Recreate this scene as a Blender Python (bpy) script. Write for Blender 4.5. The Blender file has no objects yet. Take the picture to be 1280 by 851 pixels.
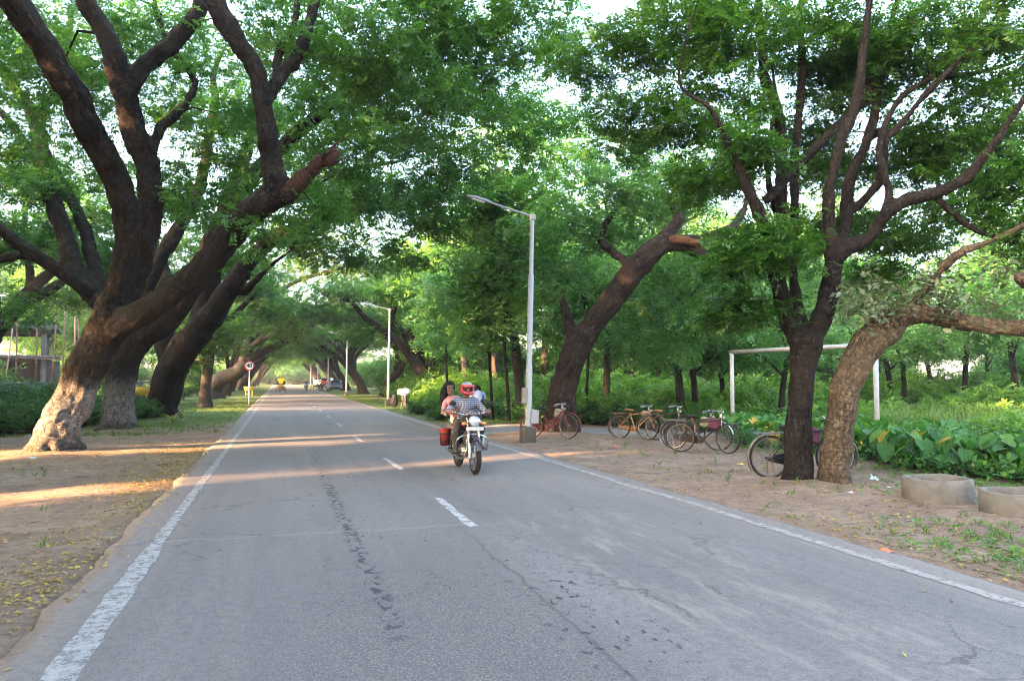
import bpy, math, random
import numpy as np
from mathutils import Vector, Matrix

random.seed(7)
RNG = np.random.default_rng(7)
R = math.radians
SC = bpy.context.scene
COL = SC.collection

# ------------------------------------------------------------------ camera
CAM_H, FPX, YAW, PITCH = 1.6, 960.0, R(16.9), R(2.89)
cam_d = bpy.data.cameras.new('camera')
cam_d.sensor_width = 36.0
cam_d.lens = 27.0
cam_d.clip_start = 0.05
cam_d.clip_end = 3000.0
cam = bpy.data.objects.new('camera', cam_d)
COL.objects.link(cam)
cam.location = (0, 0, CAM_H)
cam.rotation_euler = (R(90) + PITCH, 0, -YAW)
SC.camera = cam

# ------------------------------------------------------------------ light
SUN_EL, SUN_AZ = R(12.0), R(-110.0)       # azimuth clockwise from +Y: the sun stands left of the road
W = bpy.data.worlds.new('World')
SC.world = W
W.use_nodes = True
wn = W.node_tree
sky = wn.nodes.new('ShaderNodeTexSky')
sky.sky_type = 'NISHITA'
sky.sun_disc = False
sky.sun_elevation = SUN_EL
sky.sun_rotation = SUN_AZ
sky.air_density = 0.8
sky.dust_density = 4.0
sky.ozone_density = 0.3
bg = wn.nodes['Background']
bg.inputs['Strength'].default_value = 0.15
wn.links.new(sky.outputs[0], bg.inputs[0])
sun_d = bpy.data.lights.new('sun', 'SUN')
sun_d.energy = 5.0
sun_d.angle = R(0.6)
sun_d.color = (1.0, 0.56, 0.27)
sun = bpy.data.objects.new('sun', sun_d)
COL.objects.link(sun)
sv = Vector((math.sin(SUN_AZ) * math.cos(SUN_EL), math.cos(SUN_AZ) * math.cos(SUN_EL), math.sin(SUN_EL)))
sun.rotation_euler = sv.to_track_quat('Z', 'Y').to_euler()
sun.location = sv * 200
SC.view_settings.view_transform = 'Standard'
SC.view_settings.look = 'None'
SC.view_settings.exposure = 4.1
SC.view_settings.gamma = 1.0
SC.view_settings.use_curve_mapping = False
SC.cycles.use_denoising = True
SC.cycles.filter_width = 1.1
SC.cycles.max_bounces = 8
SC.cycles.diffuse_bounces = 4
SC.cycles.glossy_bounces = 3
SC.cycles.transmission_bounces = 6
SC.cycles.transparent_max_bounces = 8
SC.cycles.sample_clamp_indirect = 6.0
SC.cycles.caustics_reflective = False
SC.cycles.caustics_refractive = False

# ------------------------------------------------------------------ picking places
CY, SY = math.cos(YAW), math.sin(YAW)
CP, SP = math.cos(PITCH), math.sin(PITCH)


def ray(x, y):
    u, v = (x - 640.0) / FPX, (425.5 - y) / FPX
    fh, up = CP - SP * v, SP + CP * v
    return u / fh, up / fh


def P(x, y, d):
    """a point d metres ahead of the photographer's standpoint, sighted over (x, y)"""
    r, up = ray(x, y)
    return np.array((d * (r * CY + SY), d * (CY - r * SY), CAM_H + up * d))


def G(x, y, z=0.0):
    r, up = ray(x, y)
    return P(x, y, (z - CAM_H) / up)


def nz(p, s=1.0, seed=0):
    """cheap smooth noise, about -1..1"""
    p = np.asarray(p, float) * s
    rg = np.random.default_rng(seed + 100)
    out = np.zeros(p.shape[:-1])
    amp = 0.0
    for i in range(7):
        k = rg.normal(size=p.shape[-1])
        k *= (0.7 + 0.55 * i) / np.linalg.norm(k)
        a = 1.0 / (1 + 0.35 * i)
        out += a * np.sin(p @ k + rg.uniform(0, 6.28))
        amp += a * a
    return out / math.sqrt(amp * 0.5) * 0.5


# ------------------------------------------------------------------ mesh builder
def catmull(pts, rad, step):
    pts, rad = np.asarray(pts, float), np.asarray(rad, float)
    n = len(pts)
    if n < 3:
        m = max(2, int(np.linalg.norm(pts[-1] - pts[0]) / step) + 1)
        t = np.linspace(0, 1, m)[:, None]
        return pts[0] * (1 - t) + pts[-1] * t, rad[0] * (1 - t[:, 0]) + rad[-1] * t[:, 0]
    e = np.vstack([2 * pts[0] - pts[1], pts, 2 * pts[-1] - pts[-2]])
    op, orr = [], []
    for i in range(n - 1):
        p0, p1, p2, p3 = e[i], e[i + 1], e[i + 2], e[i + 3]
        m = max(1, int(np.linalg.norm(p2 - p1) / step))
        t = np.arange(m)[:, None] / m
        op.append(0.5 * ((2 * p1) + (p2 - p0) * t + (2 * p0 - 5 * p1 + 4 * p2 - p3) * t * t + (3 * p1 - p0 - 3 * p2 + p3) * t ** 3))
        orr.append(rad[i] * (1 - t[:, 0]) + rad[i + 1] * t[:, 0])
    op.append(pts[-1:])
    orr.append(rad[-1:])
    return np.vstack(op), np.concatenate(orr)


def rotm(rx=0, ry=0, rz=0):
    return np.array((Matrix.Rotation(rz, 3, 'Z') @ Matrix.Rotation(ry, 3, 'Y') @ Matrix.Rotation(rx, 3, 'X')))


def axis_m(axis):
    z = np.asarray(axis, float)
    z = z / np.linalg.norm(z)
    a = np.array((1.0, 0, 0)) if abs(z[0]) < 0.8 else np.array((0, 1.0, 0))
    x = np.cross(a, z)
    x /= np.linalg.norm(x)
    return np.stack([x, np.cross(z, x), z], 1)


class MB:
    def __init__(s):
        s.v, s.q, s.t, s.n = [], [], [], 0
        s.bk, s.qr, s.qm, s.tm = [], [], [], []

    def add(s, v, q=None, t=None, bk=None, rv=None, m=0):
        v = np.asarray(v, float).reshape(-1, 3)
        if q is not None and len(q):
            q = np.asarray(q, int).reshape(-1, 4)
            s.q.append(q + s.n)
            s.qm.append(np.full(len(q), m))
            s.qr.append(np.zeros(len(q)) if rv is None else np.asarray(rv, float))
        if t is not None and len(t):
            t = np.asarray(t, int).reshape(-1, 3)
            s.t.append(t + s.n)
            s.tm.append(np.full(len(t), m))
        s.v.append(v)
        s.bk.append(v if bk is None else bk)
        s.n += len(v)
        return s

    def tube(s, pts, rad, n=8, step=None, caps=True, noise=0.0, nseed=0, flare=0.0, lobes=0.0, m=0, nscale=1.0):
        pts = np.asarray(pts, float)
        rad = np.full(len(pts), rad, float) if np.isscalar(rad) else np.asarray(rad, float)
        if step:
            pts, rad = catmull(pts, rad, step)
        N = len(pts)
        tg = np.gradient(pts, axis=0)
        tg /= np.linalg.norm(tg, axis=1)[:, None] + 1e-12
        fr = np.zeros((N, 3))
        a = np.array((1.0, 0, 0)) if abs(tg[0][0]) < 0.9 else np.array((0, 1.0, 0))
        for i in range(N):
            a = a - tg[i] * (a @ tg[i])
            a /= np.linalg.norm(a) + 1e-12
            fr[i] = a
        bi = np.cross(tg, fr)
        ang = np.arange(n) * 2 * math.pi / n
        ca, sa = np.cos(ang), np.sin(ang)
        ln = np.concatenate([[0], np.cumsum(np.linalg.norm(np.diff(pts, axis=0), axis=1))])
        bk = np.stack([rad.mean() * ca[None] + 0 * ln[:, None], rad.mean() * sa[None] + 0 * ln[:, None], ln[:, None] + 0 * ca[None]], -1)
        rr = np.repeat(rad[:, None], n, 1)
        if flare:
            rr = rr * (1 + flare * np.exp(-ln / (rad[0] * 1.1)))[:, None]
        if lobes:
            ph = nseed * 1.3
            lob = np.cos(3 * ang + ph) * 0.6 + np.cos(5 * ang + 2 * ph) * 0.5 + np.cos(2 * ang - ph) * 0.4
            rr = rr * (1 + lobes * lob[None] * (0.25 + np.exp(-ln / (rad[0] * 2.2)))[:, None])
        if noise:
            q = bk + nseed * 7.1
            ns = nscale * 0.32 / max(0.05, rad.max())
            rr = rr * (1 + noise * (nz(q * np.array((1, 1, 0.6)), 2.6 * ns, nseed) + 0.6 * nz(q * np.array((1, 1, 0.5)), 7.0 * ns, nseed + 1) + 0.35 * nz(q, 17 * ns, nseed + 2)))
            pts = pts + (rad * 1.4 * noise)[:, None] * np.stack([nz(ln[:, None], 2.2 * ns, nseed + 5 + i_) for i_ in range(3)], -1)
        v = pts[:, None] + rr[..., None] * (ca[None, :, None] * fr[:, None] + sa[None, :, None] * bi[:, None])
        idx = np.arange(N * n).reshape(N, n)
        j = np.roll(np.arange(n), -1)
        q = np.stack([idx[:-1], idx[:-1][:, j], idx[1:][:, j], idx[1:]], -1).reshape(-1, 4)
        V, T = v.reshape(-1, 3), []
        BK = bk.reshape(-1, 3)
        if caps:
            V = np.vstack([V, pts[:1], pts[-1:] + tg[-1:] * rad[-1] * 0.3])
            BK = np.vstack([BK, [[0, 0, 0]], [[0, 0, ln[-1]]]])
            c0, c1 = N * n, N * n + 1
            T = [(c0, b, a_) for a_, b in zip(idx[0], idx[0][j])] + [(c1, a_, b) for a_, b in zip(idx[-1], idx[-1][j])]
        return s.add(V, q, T, BK, m=m)

    def box(s, c, size, rot=None, m=0, bev=0.0):
        sx, sy, sz = np.asarray(size, float) / 2
        if bev:
            b = min(bev, sx * .9, sy * .9, sz * .9)
            v = []
            for k, (z, ins) in enumerate(((-sz, b), (-sz + b, 0), (sz - b, 0), (sz, b))):
                x, y = sx - ins, sy - ins
                cb = b if not ins else b * 0.4
                for (px, py) in ((x - cb, -y), (x, -y + cb), (x, y - cb), (x - cb, y), (-x + cb, y), (-x, y - cb), (-x, -y + cb), (-x + cb, -y)):
                    v.append((px, py, z))
            v = np.array(v)
            q = [(k * 8 + i, k * 8 + (i + 1) % 8, k * 8 + 8 + (i + 1) % 8, k * 8 + 8 + i) for k in range(3) for i in range(8)]
            q += [(0, 7, 2, 1), (2, 7, 6, 3), (3, 6, 5, 4), (24, 25, 26, 31), (26, 27, 30, 31), (27, 28, 29, 30)]
        else:
            v = np.array([(x, y, z) for z in (-sz, sz) for x, y in ((-sx, -sy), (sx, -sy), (sx, sy), (-sx, sy))])
            q = [(0, 3, 2, 1), (4, 5, 6, 7), (0, 1, 5, 4), (1, 2, 6, 5), (2, 3, 7, 6), (3, 0, 4, 7)]
        if rot is not None:
            v = v @ np.asarray(rot).T
        return s.add(v + np.asarray(c, float), q, m=m)

    def lathe(s, prof, c=(0, 0, 0), axis=(0, 0, 1), n=16, m=0, arc=None, scale=(1, 1)):
        """prof: list of (radius, height along axis)"""
        M = axis_m(axis)
        full = arc is None
        a0, a1 = (0, 2 * math.pi) if full else arc
        ang = np.linspace(a0, a1, n, endpoint=not full)
        prof = np.asarray(prof, float)
        K = len(prof)
        v = np.stack([prof[:, 0][:, None] * np.cos(ang)[None] * scale[0], prof[:, 0][:, None] * np.sin(ang)[None] * scale[1], prof[:, 1][:, None] + 0 * ang[None]], -1)
        idx = np.arange(K * n).reshape(K, n)
        if full:
            j = np.roll(np.arange(n), -1)
            q = np.stack([idx[:-1], idx[:-1][:, j], idx[1:][:, j], idx[1:]], -1).reshape(-1, 4)
        else:
            q = np.stack([idx[:-1, :-1], idx[:-1, 1:], idx[1:, 1:], idx[1:, :-1]], -1).reshape(-1, 4)
        return s.add(v.reshape(-1, 3) @ M.T + np.asarray(c, float), q, m=m)

    def torus(s, c, axis, Rr, r, n=28, k=8, arc=None, m=0, flat=1.0):
        a = np.arange(k + 1) * 2 * math.pi / k
        prof = np.stack([Rr + r * np.cos(a), flat * r * np.sin(a)], 1)
        return s.lathe(prof, c, axis, n, m, arc)

    def ellip(s, c, rad, rot=None, n=14, k=9, m=0):
        t = np.linspace(0.03, math.pi - 0.03, k)
        a = np.arange(n) * 2 * math.pi / n
        v = np.stack([np.sin(t)[:, None] * np.cos(a)[None], np.sin(t)[:, None] * np.sin(a)[None], np.cos(t)[:, None] + 0 * a[None]], -1).reshape(-1, 3) * np.asarray(rad, float)
        if rot is not None:
            v = v @ np.asarray(rot).T
        idx = np.arange(k * n).reshape(k, n)
        j = np.roll(np.arange(n), -1)
        q = np.stack([idx[:-1], idx[1:], idx[1:][:, j], idx[:-1][:, j]], -1).reshape(-1, 4)
        cap = [(idx[0][0], idx[0][i], idx[0][i + 1]) for i in range(1, n - 1)] + [(idx[-1][0], idx[-1][i + 1], idx[-1][i]) for i in range(1, n - 1)]
        return s.add(v + np.asarray(c, float), q, cap, m=m)

    def mesh(s, name, mats=(), smooth=True, off=None, attrs=False):
        me = bpy.data.meshes.new(name)
        V = np.vstack(s.v).astype(np.float32)
        if off is not None:
            V = V - np.asarray(off, np.float32)
        Q = np.vstack(s.q) if s.q else np.zeros((0, 4), int)
        T = np.vstack(s.t) if s.t else np.zeros((0, 3), int)
        me.vertices.add(len(V))
        me.vertices.foreach_set('co', V.ravel())
        loops = np.concatenate([Q.ravel(), T.ravel()]).astype(np.int32)
        me.loops.add(len(loops))
        me.loops.foreach_set('vertex_index', loops)
        nq, nt_ = len(Q), len(T)
        me.polygons.add(nq + nt_)
        st = np.concatenate([np.arange(nq) * 4, nq * 4 + np.arange(nt_) * 3]).astype(np.int32)
        me.polygons.foreach_set('loop_start', st)
        mi = np.concatenate([np.concatenate(s.qm) if s.qm else np.zeros(0), np.concatenate(s.tm) if s.tm else np.zeros(0)]).astype(np.int32)
        me.polygons.foreach_set('material_index', mi)
        if smooth:
            me.polygons.foreach_set('use_smooth', np.ones(nq + nt_, bool))
        if attrs in ('bark', True):
            a = me.attributes.new('bk', 'FLOAT_VECTOR', 'POINT')
            a.data.foreach_set('vector', np.vstack(s.bk).astype(np.float32).ravel())
        if attrs in ('leaf', True):
            a = me.attributes.new('rv', 'FLOAT', 'FACE')
            a.data.foreach_set('value', np.concatenate([np.concatenate(s.qr) if s.qr else np.zeros(0), np.zeros(nt_)]).astype(np.float32))
        me.update(calc_edges=True)
        if not smooth:
            pass
        for mt in (mats if isinstance(mats, (list, tuple)) else [mats]):
            me.materials.append(mt)
        return me

    def build(s, name, mats, parent=None, smooth=True, off=None, attrs=False, **kw):
        return link(name, s.mesh(name, mats, smooth, off, attrs), parent, **kw)


def link(name, me, parent=None, label=None, cat=None, group=None, kind=None, loc=None, rot=None):
    o = bpy.data.objects.new(name, me)
    COL.objects.link(o)
    if parent is not None:
        o.parent = parent
    if loc is not None:
        o.location = loc
    if rot is not None:
        o.rotation_euler = rot
    return tag(o, label, cat, group, kind)


def tag(o, label=None, cat=None, group=None, kind=None):
    for k, v in (('label', label), ('category', cat), ('group', group), ('kind', kind)):
        if v:
            o[k] = v
    return o


def thing(name, label, cat, loc=(0, 0, 0), rot=(0, 0, 0), group=None):
    return link(name, None, None, label, cat, group, None, tuple(map(float, loc)), rot)


def copy_tree(o, parent=None):
    c = o.copy()
    COL.objects.link(c)
    c.parent = parent
    for ch in list(o.children):
        copy_tree(ch, c)
    return c


def autosmooth(me, ang=35):
    me.set_sharp_from_angle(angle=R(ang))
    return me


# ------------------------------------------------------------------ materials
class NT:
    def __init__(s, name):
        s.mat = bpy.data.materials.new(name)
        s.mat.use_nodes = True
        s.t = s.mat.node_tree
        s.b = s.t.nodes['Principled BSDF']
        s.out = s.t.nodes['Material Output']

    def n(s, typ, inp=None, **kw):
        nd = s.t.nodes.new('ShaderNode' + typ)
        for k, v in kw.items():
            setattr(nd, k, v)
        for k, v in (inp or {}).items():
            s.put(nd.inputs[k], v)
        return nd

    def put(s, sock, v):
        if isinstance(v, bpy.types.NodeSocket):
            s.t.links.new(v, sock)
        elif isinstance(v, bpy.types.Node):
            s.t.links.new(v.outputs[0], sock)
        else:
            if hasattr(sock.default_value, '__len__') and not hasattr(v, '__len__'):
                v = (v,) * len(sock.default_value)
            if hasattr(sock.default_value, '__len__') and len(v) == 3 and len(sock.default_value) == 4:
                v = (*v, 1.0)
            sock.default_value = v

    def set(s, **kw):
        for k, v in kw.items():
            s.put(s.b.inputs[k.replace('_', ' ')], v)

    def ramp(s, fac, stops, mode='LINEAR'):
        r = s.n('ValToRGB', {'Fac': fac})
        cr = r.color_ramp
        cr.interpolation = mode
        while len(cr.elements) < len(stops):
            cr.elements.new(0.5)
        for e, (p, c) in zip(cr.elements, stops):
            e.position = p
            c = (c, c, c) if np.isscalar(c) else c
            e.color = (*c, 1.0)
        return r.outputs[0]

    def mix(s, fac, a, b, blend='MIX'):
        m = s.n('Mix', data_type='RGBA', blend_type=blend)
        s.put(m.inputs[0], fac)
        s.put(m.inputs[6], a)
        s.put(m.inputs[7], b)
        return m.outputs[2]

    def math(s, op, a, b=0.0, c=None, clamp=False):
        m = s.n('Math', operation=op, use_clamp=clamp)
        s.put(m.inputs[0], a)
        s.put(m.inputs[1], b)
        if c is not None:
            s.put(m.inputs[2], c)
        return m.outputs[0]

    def noise(s, vec, scale, detail=4, rough=0.55, out=0, dist=0.0):
        nd = s.n('TexNoise', {'Scale': scale, 'Detail': detail, 'Roughness': rough, 'Distortion': dist})
        if vec is not None:
            s.put(nd.inputs['Vector'], vec)
        return nd.outputs[out]

    def voro(s, vec, scale, feature='F1', out=0, rnd=1.0):
        nd = s.n('TexVoronoi', feature=feature)
        s.put(nd.inputs['Scale'], scale)
        s.put(nd.inputs['Randomness'], rnd)
        if vec is not None:
            s.put(nd.inputs['Vector'], vec)
        return nd.outputs[out]

    def coord(s, kind='Object'):
        return s.n('TexCoord').outputs[kind]

    def scale(s, vec, xyz):
        m = s.n('Mapping')
        s.put(m.inputs['Vector'], vec)
        m.inputs['Scale'].default_value = xyz
        return m.outputs[0]

    def bump(s, h, strength=0.4, dist=0.02, nrm=None):
        b = s.n('Bump', {'Height': h, 'Strength': strength, 'Distance': dist})
        if nrm is not None:
            s.put(b.inputs['Normal'], nrm)
        return b.outputs[0]


_MC = {}


def simple(name, col, rough=0.5, metal=0.0, var=0.15, scale=18.0, coat=0.0, dirt=None, bump=0.0, spec=0.5):
    if name in _MC:
        return _MC[name]
    t = NT(name)
    co = t.coord()
    f = t.noise(co, scale, 5, 0.6)
    dk = tuple(c * (1 - var) for c in col)
    lt = tuple(min(1, c * (1 + var)) for c in col)
    c = t.ramp(f, [(0.3, dk), (0.7, lt)])
    if dirt:
        g = t.ramp(t.noise(co, scale * 0.4, 6, 0.65), [(0.45, 0.0), (0.72, 1.0)])
        c = t.mix(t.math('MULTIPLY', g, dirt[1]), c, dirt[0])
    t.set(Base_Color=c, Roughness=t.ramp(f, [(0.2, max(0.05, rough - 0.1)), (0.8, min(1, rough + 0.12))]), Metallic=metal)
    t.b.inputs['Specular IOR Level'].default_value = spec
    if coat:
        t.set(Coat_Weight=coat, Coat_Roughness=0.15)
    if bump:
        t.set(Normal=t.bump(f, bump, 0.01))
    _MC[name] = t.mat
    return t.mat


def bark(name, dark, light, paint=None, moss=None, fis=9.0, strength=0.9, spots=None):
    t = NT(name)
    at = t.n('Attribute', attribute_name='bk').outputs['Vector']
    wv = t.noise(at, 3.0, 3, 0.5, out=1)
    at2 = t.n('VectorMath', {0: at, 1: t.n('VectorMath', {0: wv, 1: (.16, .16, .16)}, operation='MULTIPLY').outputs[0]}, operation='ADD').outputs[0]
    n1 = t.noise(t.scale(at2, (fis * 1.5, fis * 1.5, fis * .30)), 1.0, 3, 0.5)
    rdg = t.math('SUBTRACT', 1.0, t.math('ABSOLUTE', t.math('SUBTRACT', t.math('MULTIPLY', n1, 2.0), 1.0)))      # long ridges
    n2 = t.noise(t.scale(at2, (fis * 3.6, fis * 3.6, fis * 1.3)), 1.0, 6, 0.65)
    crk = t.math('ABSOLUTE', t.math('SUBTRACT', t.math('MULTIPLY', t.noise(t.scale(at2, (fis * .9, fis * .9, fis * 2.4)), 1.0, 3, 0.55), 2.0), 1.0))
    big = t.noise(at, 1.3, 5, 0.6)
    h = t.math('ADD', t.math('ADD', t.math('MULTIPLY', rdg, -.45), t.math('MULTIPLY', n2, .6)), t.math('ADD', t.math('MULTIPLY', t.ramp(crk, [(0.0, 0.0), (.12, 1.0)]), .22), .28))
    c = t.ramp(h, [(.24, tuple(x * .3 for x in dark)), (.44, dark), (.62, tuple(.5 * a + .5 * b for a, b in zip(dark, light))), (.8, light)])
    c = t.mix(t.ramp(big, [(.40, 0.0), (.66, .5)]), c, tuple(.7 * a + .3 * b for a, b in zip(dark, light)))
    if moss:
        geo = t.n('NewGeometry').outputs['Normal']
        up = t.n('SeparateXYZ', {'Vector': geo}).outputs[2]
        mk = t.math('MULTIPLY', t.ramp(up, [(.1, 0.0), (.8, 1.0)]), t.ramp(t.noise(at, 3.0, 5), [(.4, 0.0), (.65, .8)]))
        c = t.mix(mk, c, moss)
    if spots:
        sp = t.ramp(t.noise(t.scale(at, (1, 1, .6)), 26.0, 5, .7), [(.54, 0.0), (.62, 1.0)])
        c = t.mix(t.math('MULTIPLY', sp, .75), c, spots)
    if paint:
        pcol, top, amt = paint
        z = t.n('SeparateXYZ', {'Vector': t.coord()}).outputs[2]
        e = t.math('ADD', z, t.math('MULTIPLY', t.math('SUBTRACT', t.noise(at, 2.5, 5, .6), .5), 1.3))
        band = t.n('MapRange', {0: e, 1: top - .3, 2: top + .25, 3: 1.0, 4: 0.0}).outputs[0]
        wear = t.ramp(t.math('ADD', t.math('MULTIPLY', h, .55), t.math('MULTIPLY', t.noise(t.scale(at, (1, 1, .5)), 9.0, 6, .72), .75)), [(.36, 0.0), (.86, 1.0)])
        low = t.n('MapRange', {0: z, 1: .05, 2: .4, 3: .15, 4: 1.0}).outputs[0]
        f = t.math('MULTIPLY', t.math('MULTIPLY', band, wear), t.math('MULTIPLY', low, amt))
        c = t.mix(f, c, pcol)
    t.set(Base_Color=c, Roughness=.92, Normal=t.bump(h, strength, .06))
    t.b.inputs['Specular IOR Level'].default_value = .15
    return t.mat


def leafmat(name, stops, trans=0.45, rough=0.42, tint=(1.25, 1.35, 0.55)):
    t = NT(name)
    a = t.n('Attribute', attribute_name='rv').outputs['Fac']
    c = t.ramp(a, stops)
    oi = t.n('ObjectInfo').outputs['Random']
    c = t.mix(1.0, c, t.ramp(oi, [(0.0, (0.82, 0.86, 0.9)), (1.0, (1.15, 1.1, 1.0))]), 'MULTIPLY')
    t.set(Base_Color=c, Roughness=rough)
    t.b.inputs['Specular IOR Level'].default_value = 0.35
    tr = t.n('BsdfTranslucent', {'Color': t.mix(1.0, c, tint, 'MULTIPLY')})
    mx = t.n('MixShader', {0: trans, 1: t.b.outputs[0], 2: tr.outputs[0]})
    t.t.links.new(mx.outputs[0], t.out.inputs['Surface'])
    return t.mat
# ------------------------------------------------------------------ shared materials
M_BARK_RAIN = bark('bark_rain_tree', (0.020, 0.0145, 0.0115), (0.085, 0.058, 0.041), moss=(0.05, 0.055, 0.03), fis=7.0)
M_BARK_LIME = bark('bark_whitewashed', (0.022, 0.0172, 0.0138), (0.108, 0.080, 0.061), paint=((0.33, 0.30, 0.275), 1.45, 0.85), moss=(0.05, 0.055, 0.03), fis=7.0)
M_BARK_DARK = bark('bark_dark_brown', (0.024, 0.0185, 0.015), (0.105, 0.077, 0.060), fis=12.0)
M_BARK_PALE = bark('bark_pale_corky', (0.13, 0.09, 0.055), (0.40, 0.30, 0.20), fis=12.0, strength=1.0, spots=(0.06, 0.042, 0.03))
M_BARK_RED = bark('bark_red_brown', (0.030, 0.021, 0.016), (0.15, 0.098, 0.068), fis=8.0)
M_BARK_GREY = bark('bark_grey', (0.06, 0.05, 0.042), (0.19, 0.16, 0.13), fis=10.0)
M_WOOD_TORN = simple('torn_wood', (0.42, 0.19, 0.09), 0.85, 0, 0.3, 14)

L_RAIN = leafmat('leaf_rain_tree', [(0.0, (0.030, 0.087, 0.027)), (0.45, (0.059, 0.161, 0.041)), (0.85, (0.107, 0.238, 0.049)), (0.97, (0.163, 0.280, 0.048)), (1.0, (0.30, 0.24, 0.04))])
L_DARK = leafmat('leaf_tamarind', [(0.0, (0.023, 0.074, 0.018)), (0.55, (0.052, 0.142, 0.026)), (0.92, (0.100, 0.203, 0.031)), (1.0, (0.243, 0.297, 0.039))])
L_WOOD = leafmat('leaf_wood', [(0.0, (0.056, 0.149, 0.057)), (0.5, (0.119, 0.266, 0.094)), (0.9, (0.215, 0.375, 0.106)), (1.0, (0.325, 0.300, 0.050))])
L_LIGHT = leafmat('leaf_light_green', [(0.0, (0.05, 0.14, 0.03)), (0.6, (0.12, 0.26, 0.05)), (1.0, (0.24, 0.34, 0.07))])
L_GREY = leafmat('leaf_grey_green', [(0.0, (0.085, 0.115, 0.067)), (0.6, (0.146, 0.184, 0.112)), (1.0, (0.207, 0.241, 0.145))], 0.25, 0.4)
L_BUSH = leafmat('leaf_bush', [(0.0, (0.024, 0.073, 0.024)), (0.6, (0.056, 0.147, 0.044)), (1.0, (0.113, 0.225, 0.055))])
L_TARO = leafmat('leaf_taro', [(0.0, (0.029, 0.101, 0.026)), (0.6, (0.054, 0.169, 0.037)), (0.9, (0.100, 0.230, 0.046)), (1.0, (0.40, 0.28, 0.04))], 0.35, 0.6)
L_FERN = leafmat('leaf_feathery', [(0.0, (0.06, 0.17, 0.08)), (1.0, (0.13, 0.27, 0.11))], 0.5)
L_GRASS = leafmat('grass_blade', [(0.0, (0.05, 0.10, 0.02)), (0.6, (0.09, 0.17, 0.035)), (0.9, (0.15, 0.21, 0.05)), (1.0, (0.30, 0.25, 0.09))], 0.35, 0.5)
L_FALLEN = leafmat('fallen_leaf', [(0.0, (0.16, 0.09, 0.035)), (0.4, (0.30, 0.19, 0.05)), (0.75, (0.46, 0.33, 0.06)), (1.0, (0.24, 0.28, 0.06))], 0.15, 0.6)
M_CONC = simple('concrete', (0.2, 0.18, 0.155), 0.9, 0, 0.22, 9, dirt=((0.10, 0.085, 0.065), 0.8), bump=0.3)
M_CONC_OLD = simple('concrete_old', (0.13, 0.125, 0.12), 0.9, 0, 0.25, 3, dirt=((0.045, 0.042, 0.04), 0.8), bump=0.2)
M_GALV = simple('galvanised_steel', (0.30, 0.305, 0.32), 0.5, 0.4, 0.1, 30, dirt=((0.25, 0.2, 0.16), 0.3))
M_WPAINT = simple('white_paint_pole', (0.72, 0.72, 0.72), 0.55, 0, 0.08, 12, dirt=((0.35, 0.28, 0.22), 0.5))

# ------------------------------------------------------------------ ground
XL, XR, XC = -1.53, 5.46, 2.08          # road edges and centre line
MOUND = G(1015, 608)
FEET = [(G(68, 565), .10, 1.3), (G(148, 537), .10, 1.2), (G(203, 524), .10, 1.4), (G(700, 543), .09, 1.2)]


def sstep(x, a, b):
    t = np.clip((np.asarray(x, float) - a) / (b - a), 0, 1)
    return t * t * (3 - 2 * t)


def gh(X, Y):
    X, Y = np.asarray(X, float), np.asarray(Y, float)
    p = np.stack([X, Y], -1)
    off = np.maximum(XL - X, X - XR)                     # metres outside the asphalt
    z = -0.035 + sstep(off, 0.2, 2.5) * (0.055 * nz(p, 0.55, 3) + 0.028 * nz(p, 2.2, 4)) + 0.012 * nz(p, 7.0, 5) * sstep(off, 0, 0.4)
    z = z + 0.13 * np.exp(-((X - MOUND[0]) ** 2 + (Y - MOUND[1]) ** 2) / 1.6)
    for f_, a_, r_ in FEET:
        z = z + a_ * np.exp(-((X - f_[0]) ** 2 + (Y - f_[1]) ** 2) / (r_ * r_))
    z = np.where(off < -0.05, -0.10, z)
    return z


def lines(a, b, step, lo, hi, g=1.25):
    c = list(np.arange(a, b + 1e-6, step))
    s = step
    while c[-1] < hi:
        s *= g
        c.append(c[-1] + s)
    s = step
    while c[0] > lo:
        s *= g
        c.insert(0, c[0] - s)
    return np.array(c)


def grid_mesh(xs, ys, zf):
    X, Y = np.meshgrid(xs, ys)
    v = np.stack([X, Y, zf(X, Y)], -1).reshape(-1, 3)
    idx = np.arange(v.shape[0]).reshape(len(ys), len(xs))
    q = np.stack([idx[:-1, :-1], idx[:-1, 1:], idx[1:, 1:], idx[1:, :-1]], -1).reshape(-1, 4)
    return v, q


def taro_front(xpx):
    return np.interp(xpx, [905, 930, 1060, 1130, 1280, 1500], [19.5, 18.3, 15.0, 13.2, 11.4, 9.6])


def px_of(X, Y, Z=0.0):
    d = X * SY + Y * CY
    r = X * CY - Y * SY
    dd = np.maximum(d, 0.1)
    fh = d * CP + (Z - CAM_H) * SP
    return 640 + FPX * r / np.maximum(fh, 0.1), dd


M = NT('ground_soil')
co = M.coord()
zone = M.n('Attribute', attribute_name='zone').outputs['Color']
zs = M.n('SeparateColor', {0: zone})
nA, nB, nC = M.noise(co, 0.9, 6, 0.6), M.noise(co, 6.0, 6, 0.65), M.noise(co, 34.0, 5, 0.7)
soil = M.ramp(nA, [(0.3, (0.165, 0.108, 0.072)), (0.48, (0.24, 0.162, 0.11)), (0.7, (0.335, 0.245, 0.175))])
soil = M.mix(M.ramp(nB, [(0.42, 0.0), (0.66, 0.75)]), soil, (0.12, 0.08, 0.058))
soil = M.mix(M.ramp(nC, [(0.4, 0.0), (0.75, 0.5)]), soil, (0.36, 0.285, 0.22))
soil = M.mix(M.ramp(M.voro(co, 38.0), [(0.08, 0.8), (0.2, 0.0)]), soil, (0.055, 0.038, 0.028))
gr = M.ramp(nB, [(0.3, (0.05, 0.085, 0.022)), (0.55, (0.095, 0.14, 0.038)), (0.75, (0.17, 0.165, 0.06))])
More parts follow.
